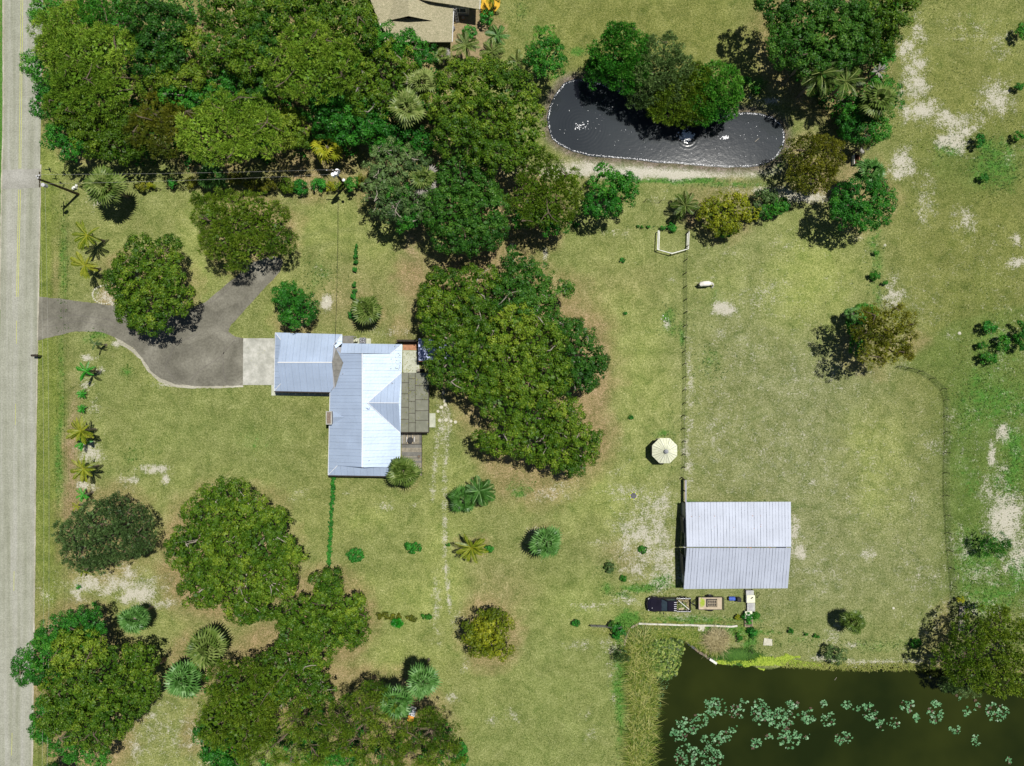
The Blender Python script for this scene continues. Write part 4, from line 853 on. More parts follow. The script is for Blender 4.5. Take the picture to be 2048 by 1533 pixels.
for (x, y, rx, ry, m_, h_, st, lab) in [
  (711,1112,17,14,'bright',1.6,'shrub','leafy bright green bush in the middle of the south lawn, the larger of two'),(826,1094,17,13,'bright',1.3,'shrub','bright green bush near the wheel ruts, the smaller of two'),
  (897,1090,5,4,'green',.6,'tiny','tiny dark green bush on the sandy wheel rut'),(979,1098,9,8,'bright',.9,'tiny','small bright bush right of the yellow-green feather palm'),
  (853,1233,11,7,'green',1,'tiny','small oblong green bush at the end of the red plants'),(1152,1247,8,7,'bright',.9,'tiny','small bright green bush alone on the lawn left of the dark gate'),
  (1243,1307,19,17,'gray',1.8,'spiky','dark spiky bush at the corner of the reeds'),(1238,1264,14,17,'bright',1.5,'shrub','vivid green bush under the dark gate'),(1225,1252,9,9,'ficus_dark',1.2,'tiny','dark bush at the right end of the gate'),
  (1262,835,5,4,'bright',.5,'tiny','tiny green weed north west of the gazebo'),(1245,521,6,5,'bright',.5,'tiny','tiny green weed in the middle of the north east lawn'),(1251,627,4,3,'bright',.4,'tiny','smallest green weed south of the lawn middle'),
  (1338,455,15,8,'bright',1,'shrub','bright green bush inside the white pipe frame'),(1152,450,6,5,'bright',.5,'tiny','tiny bush at the foot of the beach trees'),
  (1276,453,3,3,'green',.4,'tiny','leftmost of three little weeds west of the pipe frame'),(1284,454,3,3,'green',.4,'tiny','middle one of three little weeds west of the pipe frame'),(1297,454,4,3,'green',.4,'tiny','rightmost of three little weeds west of the pipe frame'),
  (2043,65,12,17,'green',2,'shrub','dark bush at the top right picture edge'),(2038,173,10,7,'green',1.2,'tiny','low dark bush at the right edge, second from the top'),(1958,281,11,14,'bright',1.8,'shrub','oval green bush in the east field beside the white sand'),
  (2038,272,11,10,'green',1.5,'shrub','green bush at the right edge level with the oval bush'),(1968,356,10,7,'green',1.2,'tiny','dark bush at the foot of the overgrown patch'),
  (1978,655,16,13,'bright',2,'shrub','north west bush of the cluster in the east field'),(2008,686,15,15,'green',2,'shrub','middle dark bush of the cluster in the east field'),(1966,691,10,7,'green',1.2,'tiny','smallest bush of the cluster in the east field'),(1979,718,17,12,'green',1.8,'shrub','southern bush of the cluster in the east field'),
  (2045,672,14,28,'green',2.5,'shrub','bush cut by the right picture edge beside the cluster'),(1752,552,11,9,'green',1.2,'tiny','green bush in the rough strip north of the lacy pine'),(1770,566,6,5,'green',.8,'tiny','small bush next to pale sand in the rough strip'),(1752,505,6,5,'green',.8,'tiny','upper small bush of the rough strip'),
  (1672,1310,24,21,'gray',2.2,'fine','rounded grey-green bush at the edge of the lily pond'),(1833,1288,12,9,'green',.9,'tiny','weed clump between the lily pond and the paddock'),
  (1581,1262,6,6,'green',.6,'tiny','small weed right of the stone slab'),(1633,1272,6,4,'green',.5,'tiny','little weed on the path before the spiky palm'),(1612,1268,5,4,'green',.5,'tiny','little weed between the slab and the spiky palm'),
  (973,35,15,15,'bright',2.2,'shrub','clipped round dark green bush at the far house corner'),(940,64,16,13,'bright',1.6,'shrub','loose bright green bush on the far house patio'),
  (1218,1136,10,12,'gray',.9,'tiny','dark weedy bush on the round mound west of the barn'),(1248,1158,8,6,'green',.6,'tiny','weed at the foot of the round mound'),(1285,1100,8,7,'green',.5,'tiny','weed patch in the white sand west of the barn'),
  (1505,1265,10,10,'bright',.9,'tiny','green weed at the foot of the planter box'),(1478,1276,7,7,'green',.8,'tiny','green tuft in the straw coloured grass clump'),(1495,1234,9,10,'bright',1.0,'tiny','green bush left of the white table'),(1512,1232,8,9,'green',1.0,'tiny','green bush right of the white table'),
  (1490,162,14,9,'green',1.2,'tiny','low green bush at the east end of the cypresses'),(1510,180,12,9,'green',1.0,'tiny','green weeds between the cypresses and the grove'),(1692,545,0,0,'green',1,'tiny','')]:
    if rx: T(lab, st, m_, h_, [(x, y, rx, ry, 0, .35)], **Q)
for i, (x, y) in enumerate([(757,1233),(770,1232),(783,1234),(799,1234),(818,1235),(828,1238)]):
    T(['first','second','third','fourth','fifth','last'][i] + ' red-brown plant from the west in the row below the dark olive tree', 'tiny', 'rust', .6, [(x, y, 7, 6, 0, .25)], group='red-brown plants in a row', **Q)
T('greenish spiny young tree on white sand in the east field', 'spiky', 'green', 4, [(1995,1090,30,28,0,.35)], cat='shrub', name='shrub')

# ================================================================== PALMS
GS = 'sabal palms'
palm('round sabal palm on the front lawn north of the house', 'fan', 'palm', 735, 621, 36, 3.2, 30, group=GS, tbs=(.3, .5, .6))
palm('sabal palm leaning over the south east corner of the house roof', 'fan', 'palm', 808, 942, 37, 5.2, 32, group=GS, tbs=(.3, .45, .6))
palm('sabal palm alone on the lawn south of the ficus grove', 'fan', 'palm_blue', 1093, 1083, 35, 4.6, 28, group=GS, tbs=(.4, .55, .7))
palm('shaggy palm clump east of the wheel ruts, left half', 'fan', 'palm_blue', 925, 1000, 30, 2.5, 19, group=GS, tbs=(.25, .4), trunk=True)
palm('dark feathery palm of the clump east of the wheel ruts', 'feather' and 'soft', 'palm_blue', 958, 985, 38, 3, 18, tbs=(.15, .3)) if False else palm('dark feathery palm of the clump east of the wheel ruts', 'soft', 'palm_blue', 958, 982, 38, 3.2, 22, tbs=(.1, .25))
palm('pale sabal palm rising from the wood near the far house, larger of two', 'fan', 'palm', 815, 218, 38, 9.5, 28, group=GS, tbs=(.7, .85))
palm('yellowish sabal palm right behind the larger one in the wood', 'fan', 'palm', 842, 168, 36, 9, 24, group=GS, tbs=(.7, .9))
palm('sabal palm with dry fronds among the grey twiggy tree', 'fan', 'palm', 848, 362, 34, 7.5, 22, group=GS, tbs=(.5, .7), dead=8)
palm('sabal palm at the wood corner nearest the tall utility pole', 'fan', 'palm', 213, 374, 42, 6, 28, group=GS, tbs=(.4, .6, .75))
palm('blue-green palm under the flat topped pine', 'fan', 'palm_blue', 425, 355, 30, 3.5, 17, group=GS, tbs=(.3, .45))
palm('bright blue-green sabal palm on white sand in the south west', 'fan', 'palm_blue', 270, 1236, 32, 5.2, 25, group=GS, tbs=(.45, .6))
palm('upper one of two big sabal palms right of the bottom left ficus', 'fan', 'palm', 416, 1294, 44, 5.5, 30, group=GS, tbs=(.45, .6, .7))
palm('lower one of two big sabal palms right of the bottom left ficus', 'fan', 'palm_blue', 370, 1357, 42, 5.0, 28, group=GS, tbs=(.5, .7))
palm('blue-green sabal palm casting a full shadow on the south lawn', 'fan', 'palm_blue', 845, 1360, 38, 7.8, 30, group=GS, tbs=(.6, .7))
palm('sabal palm half hidden behind the pines at the bottom', 'fan', 'palm_blue', 793, 1402, 38, 7.5, 24, group=GS, tbs=(.4, .55))
palm('yellow-green sabal palm in the middle of the right hand grove', 'fan', 'palm', 1752, 205, 40, 7, 27, group=GS, tbs=(.3, .45, .6))
palm('palm standing over the dark round tree below the brown box', 'fan', 'palm_blue', 1738, 345, 34, 6, 20, group=GS, tbs=(.35, .5))
palm('small blue-green palm on the shadow side of the lacy pine', 'fan', 'palm_blue', 1705, 628, 20, 3, 14, group=GS, tbs=(.6, .75))
palm('yellow drying palm beside the brown box', 'fan', 'palm', 1726, 292, 17, 3, 12, group=GS, tbs=(.85, .95), dead=3)
palm('small sabal palm in the south paddock by the lily pond', 'fan', 'palm', 1705, 1243, 27, 3.0, 27, group=GS, tbs=(.25, .4))
palm('low saw-edged palm with brown fronds by the far house wall', 'fan', 'palm', 885, 113, 20, 1.5, 14, group=GS, tbs=(.6, .8), dead=5)
palm('small fan palm in the row of red-brown plants', 'fan', 'coco_green', 795, 1245, 15, .8, 12, tbs=(.2, .35), cat='palm shrub', trunk=False)
GF = 'feather palms'
palm('yellow-green feather palm on the lawn south of the house', 'coco', 'coco', 943, 1095, 38, 3.6, 15, group=GF, tbs=(.4, .6))
palm('northernmost palm of the roadside row, its shadow beside it', 'coco', 'coco', 175, 471, 34, 4.4, 11, group='palms in the roadside row', tbs=(.25, .45), arc=(-.1, .7))
palm('second palm of the roadside row, yellow tinted, north of the driveway', 'coco', 'coco', 170, 531, 32, 4.0, 12, group='palms in the roadside row', tbs=(.6, .8), arc=(-.1, .7))
palm('bright green palm of the roadside row just south of the driveway', 'coco', 'coco_green', 172, 742, 24, 3.2, 9, group='palms in the roadside row', tbs=(.3, .45), arc=(-.1, .7))
palm('lean dark palm with a thin crown at the driveway mouth', 'coco', 'gray', 190, 688, 15, 3.0, 6, group='palms in the roadside row', tbs=(.1, .2), arc=(-.2, .5))
palm('round bright rosette in the roadside row, upper of two', 'coco', 'coco_green', 164, 788, 12, .7, 20, cat='palm shrub', group='small rosettes of the roadside row', trunk=False, tbs=(.4, .6), name='rosette_plant')
palm('round bright rosette in the roadside row, lower of two', 'coco', 'coco_green', 164, 818, 11, .7, 20, cat='palm shrub', group='small rosettes of the roadside row', trunk=False, tbs=(.4, .6), name='rosette_plant')
palm('yellow and green palm of the roadside row below the rosettes', 'coco', 'coco', 163, 862, 32, 3.6, 16, group='palms in the roadside row', tbs=(.55, .75), arc=(-.1, .9))
palm('small vivid green palm growing out of the yellow and green palm', 'coco', 'coco_green', 166, 885, 20, 2.0, 9, group='palms in the roadside row', tbs=(.3, .5), arc=(-.1, .7))
palm('last big palm of the roadside row north of the grey-green tree', 'coco', 'coco', 168, 938, 31, 3.8, 13, group='palms in the roadside row', tbs=(.4, .75), arc=(-.1, .7))
palm('green palm half under the north edge of the grey-green tree', 'coco', 'coco_green', 166, 990, 18, 2.5, 10, group='palms in the roadside row', tbs=(.4, .6), arc=(-.1, .7))
palm('yellow palm peeping out beside the grey-green tree', 'coco', 'coco', 155, 1013, 14, 2.5, 8, group='palms in the roadside row', tbs=(.75, .9), arc=(-.1, .7))
palm('small green palm at the south edge of the grey-green tree', 'coco', 'coco', 166, 1142, 15, 2, 9, group='palms in the roadside row', tbs=(.4, .6), arc=(-.1, .7))
palm('little round green plant on the white sand by the road', 'coco', 'coco_green', 157, 1174, 7, .5, 16, cat='palm shrub', trunk=False, tbs=(.2, .35), name='rosette_plant', group='small rosettes of the roadside row')
palm('little round green plant above the bottom left trees', 'coco', 'coco_green', 189, 1208, 8, .5, 16, cat='palm shrub', trunk=False, tbs=(.3, .5), name='rosette_plant', group='small rosettes of the roadside row')
palm('yellow fan leaved palm at the shady edge of the wood', 'fan', 'yellow', 655, 295, 36, 4.5, 12, tbs=(.6, .8), arc=(-.3, .7))
palm('dark feather palm at the left in the right hand grove', 'soft', 'palm', 1640, 150, 52, 8, 18, group=GF, tbs=(.15, .3))
palm('dark feather palm at the right in the right hand grove', 'soft', 'palm', 1690, 165, 44, 7, 16, group=GF, tbs=(.15, .35))
palm('drooping feather palm under the grove ficus', 'soft', 'palm', 1610, 120, 36, 8.5, 12, group=GF, tbs=(.3, .45))
palm('feathery palm bush at the top of the fence line', 'soft', 'palm', 1370, 412, 31, 2.6, 22, group=GF, tbs=(.2, .4))
palm('feather palm above the patio path of the far house', 'soft', 'palm_blue', 995, 72, 27, 3.5, 16, group=GF, tbs=(.35, .5))
palm('pale feather palm between the far house and the great ficus', 'soft', 'palm', 932, 92, 30, 4, 16, group=GF, tbs=(.45, .6))
palm('pale green feather palm at the north east edge of the great ficus', 'soft', 'palm', 985, 105, 27, 4, 14, group=GF, tbs=(.55, .7))
palm('ragged palm peeping out between the great ficus and the pond tree', 'soft', 'palm', 1035, 125, 26, 4, 12, group=GF, tbs=(.5, .7))
palm('yellow-green palm at the top edge right of the far house', 'soft', 'coco', 985, -4, 22, 3, 16, group=GF, tbs=(.4, .6))
# dead palm leaning in the grove
mb = MB(); b0 = P(1690, 200, 0); tp = P(1757, 143, 8.5)
rt = empty('dead_palm', b0, 'grey dead palm with bare spikes leaning across the right hand grove', 'palm tree')
mb.tube([b0, b0.lerp(tp, .5) + Vector((0, 0, .5)), tp], .18, 8, .13); mb.build('trunk', M['bark_palm'], rt, rt)
for i in range(22):
    s = random.uniform(.9, 1.35); o = obj('frond', frond('agave', 'deadfrond', i % 3, .7), rt, tp - b0, (0, -random.uniform(-.3, 1.2), i*2.4), (s, s, s))
# ================================================================== BUILDINGS
def Q(px, py, fz):
    z = 3.0
    for _ in range(6):
        v = P(px, py, z); z = fz(v.x, v.y)
    v = P(px, py, z); return Vector((v.x, v.y, fz(v.x, v.y)))
def clip(poly, ax, v, keep_ge):
    out = []; n = len(poly)
    for i in range(n):
        a, b = poly[i], poly[(i+1) % n]; ia = (a[ax] >= v) if keep_ge else (a[ax] <= v); ib = (b[ax] >= v) if keep_ge else (b[ax] <= v)
        if ia: out.append(a)
        if ia != ib:
            t = (v - a[ax])/(b[ax]-a[ax]); out.append(tuple(a[k]+(b[k]-a[k])*t for k in range(2)))
    return out
def slope(parent, root, px_poly, fz, run, wd, mat, name='roof_panel', rib=.40, lift=0.0):
    """a roof plane laid panel by panel: panels lie side by side along the axis across `run`, each with raised seams"""
    pts = [tuple(Q(a, b, fz)[:2]) for a, b in px_poly]; ax = 1 if run == 'x' else 0; ox = 1 - ax
    lo, hi = min(p[ax] for p in pts), max(p[ax] for p in pts); n = max(1, round((hi-lo)/wd)); st = (hi-lo)/n
    for i in range(n):
        a, b = lo+i*st, lo+(i+1)*st; pl = clip(clip(pts, ax, a+.006, True), ax, b-.006, False)
        if len(pl) < 3: continue
        mb = MB(); mb.slab([(p[0], p[1], fz(*p) + lift) for p in pl], .03)
        m = max(1, round(st/rib))
        for j in range(m):
            v = a + .03 + st*j/m; c = [p for p in clip(clip(pl, ax, v, True), ax, v+.045, False)]
            if len(c) < 3: continue
            o0, o1 = min(p[ox] for p in c), max(p[ox] for p in c)
            def pt(o, w_, dz):
                p = (o, w_) if ax == 1 else (w_, o); return (p[0], p[1], fz(*p) + lift + dz)
            vs = [pt(o0, v, -.01), pt(o1, v, -.01), pt(o1, v+.045, -.01), pt(o0, v+.045, -.01), pt(o0, v+.01, .045), pt(o1, v+.01, .045), pt(o1, v+.035, .045), pt(o0, v+.035, .045)]
            mb.add(vs, ((0,3,2,1),(4,5,6,7),(0,1,5,4),(1,2,6,5),(2,3,7,6),(3,0,4,7)))
        mb.build(name, mat, parent, root)
def part(name, mb, mat, root, parent=None, smooth=False, label=None):
    o = mb.build(name, mat, parent or root, root, smooth)
    if label: o['label'] = label
    return o
def window(root, c, wdt, hgt, face, frame='trim'):
    """face: 'n','s','e','w' - a framed window standing proud of its wall"""
    dx = face in 'ns'; s = {'n': 1, 's': -1, 'e': 1, 'w': -1}[face]; m = MB(); t = .07
    def bx(mb, u, z, du, dz, off, th):
        if dx: mb.box((c[0]+u, c[1]+s*off, c[2]+z), (du, th, dz))
        else: mb.box((c[0]+s*off, c[1]+u, c[2]+z), (th, du, dz))
    for u in (-wdt/2, wdt/2): bx(m, u, 0, t, hgt+t, .03, .07)
    for z in (-hgt/2, hgt/2): bx(m, 0, z, wdt-t, t, .03, .06)
    bx(m, 0, 0, .04, hgt-t, .025, .05)
    w_ = m.build('window', M[frame], root, root); g = MB(); bx(g, 0, 0, wdt-t, hgt-t, .008, .02); g.build('pane', M['glass'], w_, root)

# ---- the main house
EZ = 2.7
house = empty('house', P(700, 800), 'white and blue metal roofed house with a garage wing and flat porch roof', 'house')
xw, xr, xe = P(658.5, 0, EZ).x, P(724.4, 0, 4.6).x, P(802, 0, EZ).x
kW, kE = 1.9/(xr-xw), 1.9/(xe-xr)
ys, yn = P(0, 952, EZ).y, P(0, 688, EZ).y
fW = lambda x, y: EZ + kW*(x-xw)
fE = lambda x, y: EZ + kE*(xe-x)
fS = lambda x, y: EZ + .42*(y-ys)
fN = lambda x, y: EZ + .42*(yn-y)
gyn, gys, gyr = P(0, 667, EZ).y, P(0, 784, EZ).y, P(0, 725.3, 4.4).y
fGN = lambda x, y: EZ + 1.7*(gyn-y)/(gyn-gyr)
fGS = lambda x, y: EZ + 1.7*(y-gys)/(gyr-gys)
gxw, gxe = P(549.6, 0, EZ).x, P(684.5, 0, EZ).x
fGW = lambda x, y: EZ + .42*(x-gxw)
fGE = lambda x, y: EZ + .42*(gxe-x)
cy_, cz_ = P(0, 806, 4.5).y, 4.52; ck = (cz_-EZ)/(P(0, 745.5, EZ).y-cy_)
fCN = lambda x, y: cz_ - ck*(y-cy_)
fCS = lambda x, y: cz_ - ck*(cy_-y)
roof = MB()
for a, b, f in (((724.6,708.5), (722.2,934.5), lambda x, y: 4.6),):
    p, q = P(724.6, 707.8, 4.6), P(723.2, 935, 4.6); p.x = q.x = xr; roof.tube([p + Vector((0,0,.02)), q + Vector((0,0,.02))], .07, 6)
pa, pb = P(555.5, 725.3, 4.4), P(664.3, 725.3, 4.4); roof.tube([pa + Vector((0,0,.02)), pb + Vector((0,0,.02))], .07, 6)
for a, b, f in (((656.6,950.6),(674.8,931.7),fW), ((799.9,952.8),(781,935),fE), ((803.8,689),(780.3,708.5),fE), ((550.7,665.6),(561.4,680),fGN), ((548.7,782.4),(561.4,768),fGS), ((684.2,669.3),(667.5,690),fGN), ((735,805.8),(802.6,746),fCN), ((735,805.8),(800.6,866.6),fCS), ((735,805.8),(797.5,806.4),fCN)):
    roof.tube([Q(*a, f) + Vector((0,0,.04)), Q(*b, f) + Vector((0,0,.04))], .045, 5)
roof_o = part('roof', roof, M['trim'], house)
Wp = [(726.0,708.2),(722.6,934.8),(674.8,931.7),(656.5,950.6),(660.4,784.7),(670.5,774.5),(686.7,726),(671.6,698),(681.3,707)]
slope(roof_o, house, Wp, fW, 'x', .9, M['metal'])
slope(roof_o, house, [(725.8,708.5),(780.3,708.5),(804,689),(799.7,953),(781,935),(722.6,934.8)], fE, 'x', .9, M['metal'])
slope(roof_o, house, [(656.5,950.8),(799.7,953),(781,935.6),(674.8,932.3)], fS, 'y', .9, M['metal'], lift=-.015)
slope(roof_o, house, [(684.5,687),(804,689),(780.3,708),(681.3,706.5)], fN, 'y', .9, M['metal'], lift=-.015)
slope(roof_o, house, [(550.6,665.4),(561.4,680),(555.8,725.3),(664,725.3),(667.5,690),(684.5,669)], fGN, 'y', .9, M['metal'])
slope(roof_o, house, [(555.8,725.3),(664,725.3),(667,775),(660.4,784.7),(548.5,782.5),(561.4,768)], fGS, 'y', .9, M['metal'])
slope(roof_o, house, [(550.6,665.8),(562.5,681),(562.5,767),(548.5,782.1)], fGW, 'x', .9, M['metal'], lift=-.015)
slope(roof_o, house, [(684.5,669.6),(668,690.2),(671.6,697.6),(684.3,687)], fGE, 'x', .9, M['metal'], lift=-.015)
slope(roof_o, house, [(735,805.8),(797.5,806.4),(803,745.5)], fCN, 'y', .9, M['metal'], lift=.03)
slope(roof_o, house, [(735,805.8),(797.5,806.4),(800.8,867)], fCS, 'y', .9, M['metal'], lift=.03)
# cricket of grey roll roofing between the two roofs, in strips
fc = lambda x, y: 3.28
CP = [(671.6,698),(686.9,726),(670.5,775),(664.4,726)]
pts = [tuple(Q(a, b, fc)[:2]) for a, b in CP]; lo, hi = min(p[1] for p in pts), max(p[1] for p in pts)
for i in range(7):
    a, b = lo+(hi-lo)*i/7, lo+(hi-lo)*(i+1)/7; pl = clip(clip(pts, 1, a+.008, True), 1, b-.008, False)
    if len(pl) > 2: part('roof_sheet', MB().slab([(p[0], p[1], 3.28 + .006*(i % 2)) for p in pl], .05), M['roll2'], house, roof_o)
# walls, gable ends, fascia
wl = MB(); ins = .45
def rect(x0, y0, x1, y1, z=0.0): a, b = P(x0, y0, EZ), P(x1, y1, EZ); return a.x, b.y, b.x, a.y
x0, y0, x1, y1 = rect(657, 688, 802, 952); wl.box(((x0+x1)/2, (y0+y1)/2, 1.3), (x1-x0-2*ins, y1-y0-2*ins, 2.6)); HX0, HX1, HY0, HY1 = x0+ins, x1-ins, y0+ins, y1-ins
x0, y0, x1, y1 = rect(549.5, 667, 672, 784); wl.box(((x0+x1)/2+.2, (y0+y1)/2, 1.297), (x1-x0-2*ins, y1-y0-2*ins, 2.594)); GX0, GY0, GY1 = x0+ins, y0+ins, y1-ins
for yy, s in ((Q(700, 932.5, fW).y+.12, 1), (Q(700, 707, fW).y-.12, -1)):
    a, b = Vector((xw+1.35, yy, 0)), Vector((xe-1.35, yy, 0)); wl.add([(a.x, yy, 3.05), (b.x, yy, 3.05), (xr, yy, 4.52), (a.x, yy+.1*s, 3.05), (b.x, yy+.1*s, 3.05), (xr, yy+.1*s, 4.52)], ((0,1,2),(5,4,3),(0,3,4,1),(1,4,5,2),(2,5,3,0)))
for xx, s in ((P(562, 0, 3).x+.14, 1), (P(664.5, 0, 3.8).x-.14, -1)):
    wl.add([(xx, gyn-.9, 3.0), (xx, gys+.9, 3.0), (xx, gyr, 4.3), (xx+.1*s, gyn-.9, 3.0), (xx+.1*s, gys+.9, 3.0), (xx+.1*s, gyr, 4.3)], ((0,1,2),(5,4,3),(0,3,4,1),(1,4,5,2),(2,5,3,0)))
cx_ = P(797.5, 0, 4.0).x - .25; hw = (cz_-EZ)/ck - .1
wl.add([(cx_, cy_-hw, EZ-.1), (cx_, cy_+hw, EZ-.1), (cx_, cy_, cz_-.08), (cx_-.1, cy_-hw, EZ-.1), (cx_-.1, cy_+hw, EZ-.1), (cx_-.1, cy_, cz_-.08)], ((0,1,2),(5,4,3),(0,3,4,1),(1,4,5,2),(2,5,3,0)))
part('wall', wl, M['wall'], house)
for a, b in (((656.6,951.2),(799.8,953.6)), ((548.6,783.2),(660.2,785.4))):
    p, q = P(*a, EZ-.09), P(*b, EZ-.09); part('gutter', MB().box(((p.x+q.x)/2, (p.y+q.y)/2-.04, EZ-.10), (q.x-p.x, .13, .12), math.atan2(q.y-p.y, q.x-p.x)), M['wood_dark'], house, label='dark gutter')
for a, b in (((656.2,950),(659.8,786)), ((804.2,690),(803,745)), ((550.4,666),(548.2,782)), ((800.6,867),(800,952))):
    p, q = P(*a, EZ-.06), P(*b, EZ-.06); part('fascia', MB().tube([p, q], .05, 4), M['trim'], house)
for yy in (HY0 + 3, HY0 + 7, HY0 + 14): window(house, (HX0, yy, 1.5), 1.5, 1.1, 'w')
for xx in (HX0+2, HX1-2.3): window(house, (xx, HY0, 1.5), 1.6, 1.1, 's')
for yy in (HY0+2, HY0+15.5): window(house, (HX1, yy, 1.5), 1.3, 1.1, 'e')
for xx in (GX0+2, GX0+5.5): window(house, (xx, GY0, 1.5), 1.2, 1.0, 's')
gd = MB()
for i in range(4): gd.box((GX0-.03, (GY0+GY1)/2, .3+i*.55), (.05, 4.9, .53))
part('garage_door', gd, M['trim'], house)
# vents on the roof
for a, b, f in ((785,767,fCN), (738.5,921.5,fE), (686,748,fW)):
    q = Q(a, b, f); part('vent_pipe', MB().cyl(q - Vector((0,0,.1)), .06, .35, 8), M['wall'], house)
q = Q(736.5, 818, fE); part('antenna', MB().tube([q, q + Vector((0,0,.5)), q + Vector((.15,.05,.9))], .02, 4).tube([q+Vector((-.25,.15,.5)), q+Vector((.25,-.05,.5)), q+Vector((.3,.2,.5))], .02, 4), M['black'], house)
# chimney with its cricket
c0 = P(658.5, 836, 3.6); ch = part('chimney', MB().bbox((c0.x, c0.y, 1.9), (.62, 1.7, 3.8), .02), M['chimney'], house)
for dy in (-.84, .84): part('chimney_cap', MB().box((c0.x, c0.y+dy, 3.84), (.8, .12, .1)), M['concrete'], house, ch)
for dx in (-.34, .34): part('chimney_cap', MB().box((c0.x+dx, c0.y, 3.84), (.12, 1.56, .1)), M['concrete'], house, ch)
b1, b2, ap, top_ = Q(666, 822.5, fW), Q(666, 848, fW), Q(689, 834.8, fW), P(666, 835, 3.55)
part('chimney_saddle', MB().add([b1, b2, ap + Vector((0,0,.03)), top_, b1-Vector((0,0,.2)), b2-Vector((0,0,.2))], ((0,3,2),(3,1,2),(0,1,3),(0,2,4),(2,1,5),(0,4,5,1))), M['metal'], house)
# porch with its rolled roof sheets
PZ = 2.5
xs_ = [(799.6, 817.5), (817.5, 830.5), (830.5, 857.2)]; cuts = [[745.5,766,788,815,839,865], [745.5,758,781,803,827,846,865], [745.8,772,800,822,841,865]]
for (a, b), cs in zip(xs_, cuts):
    for i in range(len(cs)-1):
        p, q = P(a, cs[i], PZ), P(b, cs[i+1], PZ); tlt = .012*((i + int(a)) % 3)
        part('roof_sheet', MB().box(((p.x+q.x)/2, (p.y+q.y)/2, PZ-.03+tlt), (q.x-p.x-.07, p.y-q.y-.07, .07)), M['roll'], house)
pz = MB()
p, q = P(799.8, 745.8, PZ), P(857, 864.8, PZ); pz.box(((p.x+q.x)/2, (p.y+q.y)/2, PZ-.09), (q.x-p.x, p.y-q.y, .05))
for a, b in ((803,865),(856,865),(856,806),(856,748)): q = P(a, b, PZ); pz.box((q.x-.1, q.y+.1, 1.21), (.12, .12, 2.42))
p, q = P(800, 866, PZ), P(857.4, 866, PZ); pz.box(((p.x+q.x)/2, p.y, PZ-.12), (q.x-p.x, .08, .2)); p2 = P(857.6, 747, PZ); pz.box((p2.x, (p.y+p2.y)/2, PZ-.12), (.08, p2.y-p.y-.1, .2))
part('porch_frame', pz, M['wood_dark'], house)
p, q = P(707, 672, 2.45), P(684.8, 687.5, 2.45); part('side_porch_roof', MB().box(((p.x+q.x)/2, (p.y+q.y)/2, 2.42), (p.x-q.x, p.y-q.y, .06)), M['roll2'], house)
w_ = MB()
for a, b in ((706, 673), (686, 673)): v = P(a, b, 2.4); w_.box((v.x, v.y, 1.19), (.1, .1, 2.38))
part('porch_post', w_, M['trim'], house)

rl_ = random.Random(3)
def fallen(name, pick, n, label):
    vs, fs, ti = [], [], []
    for _ in range(n):
        p = pick(rl_); r_ = rl_.uniform(.025, .06); a = rl_.uniform(0, 3.1); u, v = Vector((math.cos(a), math.sin(a), .1))*r_*1.6, Vector((-math.sin(a), math.cos(a), .1))*r_
        k = len(vs); vs += [p-u, p-v, p+u, p+v]; fs.append((k, k+1, k+2, k+3)); ti.append(rl_.random())
    me = bpy.data.meshes.new(name); me.from_pydata(vs, [], fs); at = me.attributes.new('tint', 'FLOAT', 'FACE'); at.data.foreach_set('value', np.array(ti, dtype=np.float32)); me.materials.append(M['rust']); tag(obj(name, me), label, kind='stuff')
fallen('fallen_leaves', lambda r: (lambda q: Q(q[0], q[1], fE) + Vector((0,0,.06)))((801 - abs(r.gauss(0, 9)), r.uniform(692, 745))), 26, 'brown leaves fallen on the east roof edge near the grove')
fallen('fallen_leaves', lambda r: P(r.uniform(804, 857), r.uniform(748, 800) if r.random() < .6 else r.uniform(748, 864), PZ + .05), 150, 'brown leaves fallen on the flat porch roof')
fallen('fallen_leaves', lambda r: P(r.uniform(806, 842), r.uniform(702, 748), .07), 120, 'brown leaves fallen on the patio beside the shed')
# slabs round the house
tag(sheet('concrete_slab', [(486.8,677),(549,677),(549,770.5),(486,770.5)], .06, M['concrete'], th=.10))
for i in range(1, 2): pass
tag(sheet('concrete_slab', [(543,770.6),(560,770.6),(560,786),(659,788),(659,793.4),(543,791.4)], .055, M['concrete2'], th=.10))
tag(sheet('patio', [(806,701),(836,702),(840,748),(806,748)], .06, M['concrete2'], th=.1))
tag(sheet('patio', [(706,677),(742,677.5),(742,688),(706,688)], .06, M['concrete2'], th=.1))
tag(sheet('doorstep', [(859,827),(871,827),(871,855),(859,855)], .08, M['concrete2'], th=.12))
# brick patio: courses of bricks
bp = tag(sheet('brick_patio', [(806,684),(836,684),(836,700.6),(806,700.6)], .035, M['brick'], th=.08)); a, b = P(806.5, 684.5), P(835.5, 700.2)
bb = MB(); ny_ = 10; nx_ = 18
for j in range(ny_):
    for i in range(nx_):
        x = a.x + (b.x-a.x)*(i+.5+.25*(j % 2))/(nx_+.5); y = b.y + (a.y-b.y)*(j+.5)/ny_; bb.box((x, y, .04+random.uniform(0,.008)), (.098, .095, .03))
o = bb.build('paving_bricks', M['brick'], bp); o['kind'] = 'stuff'

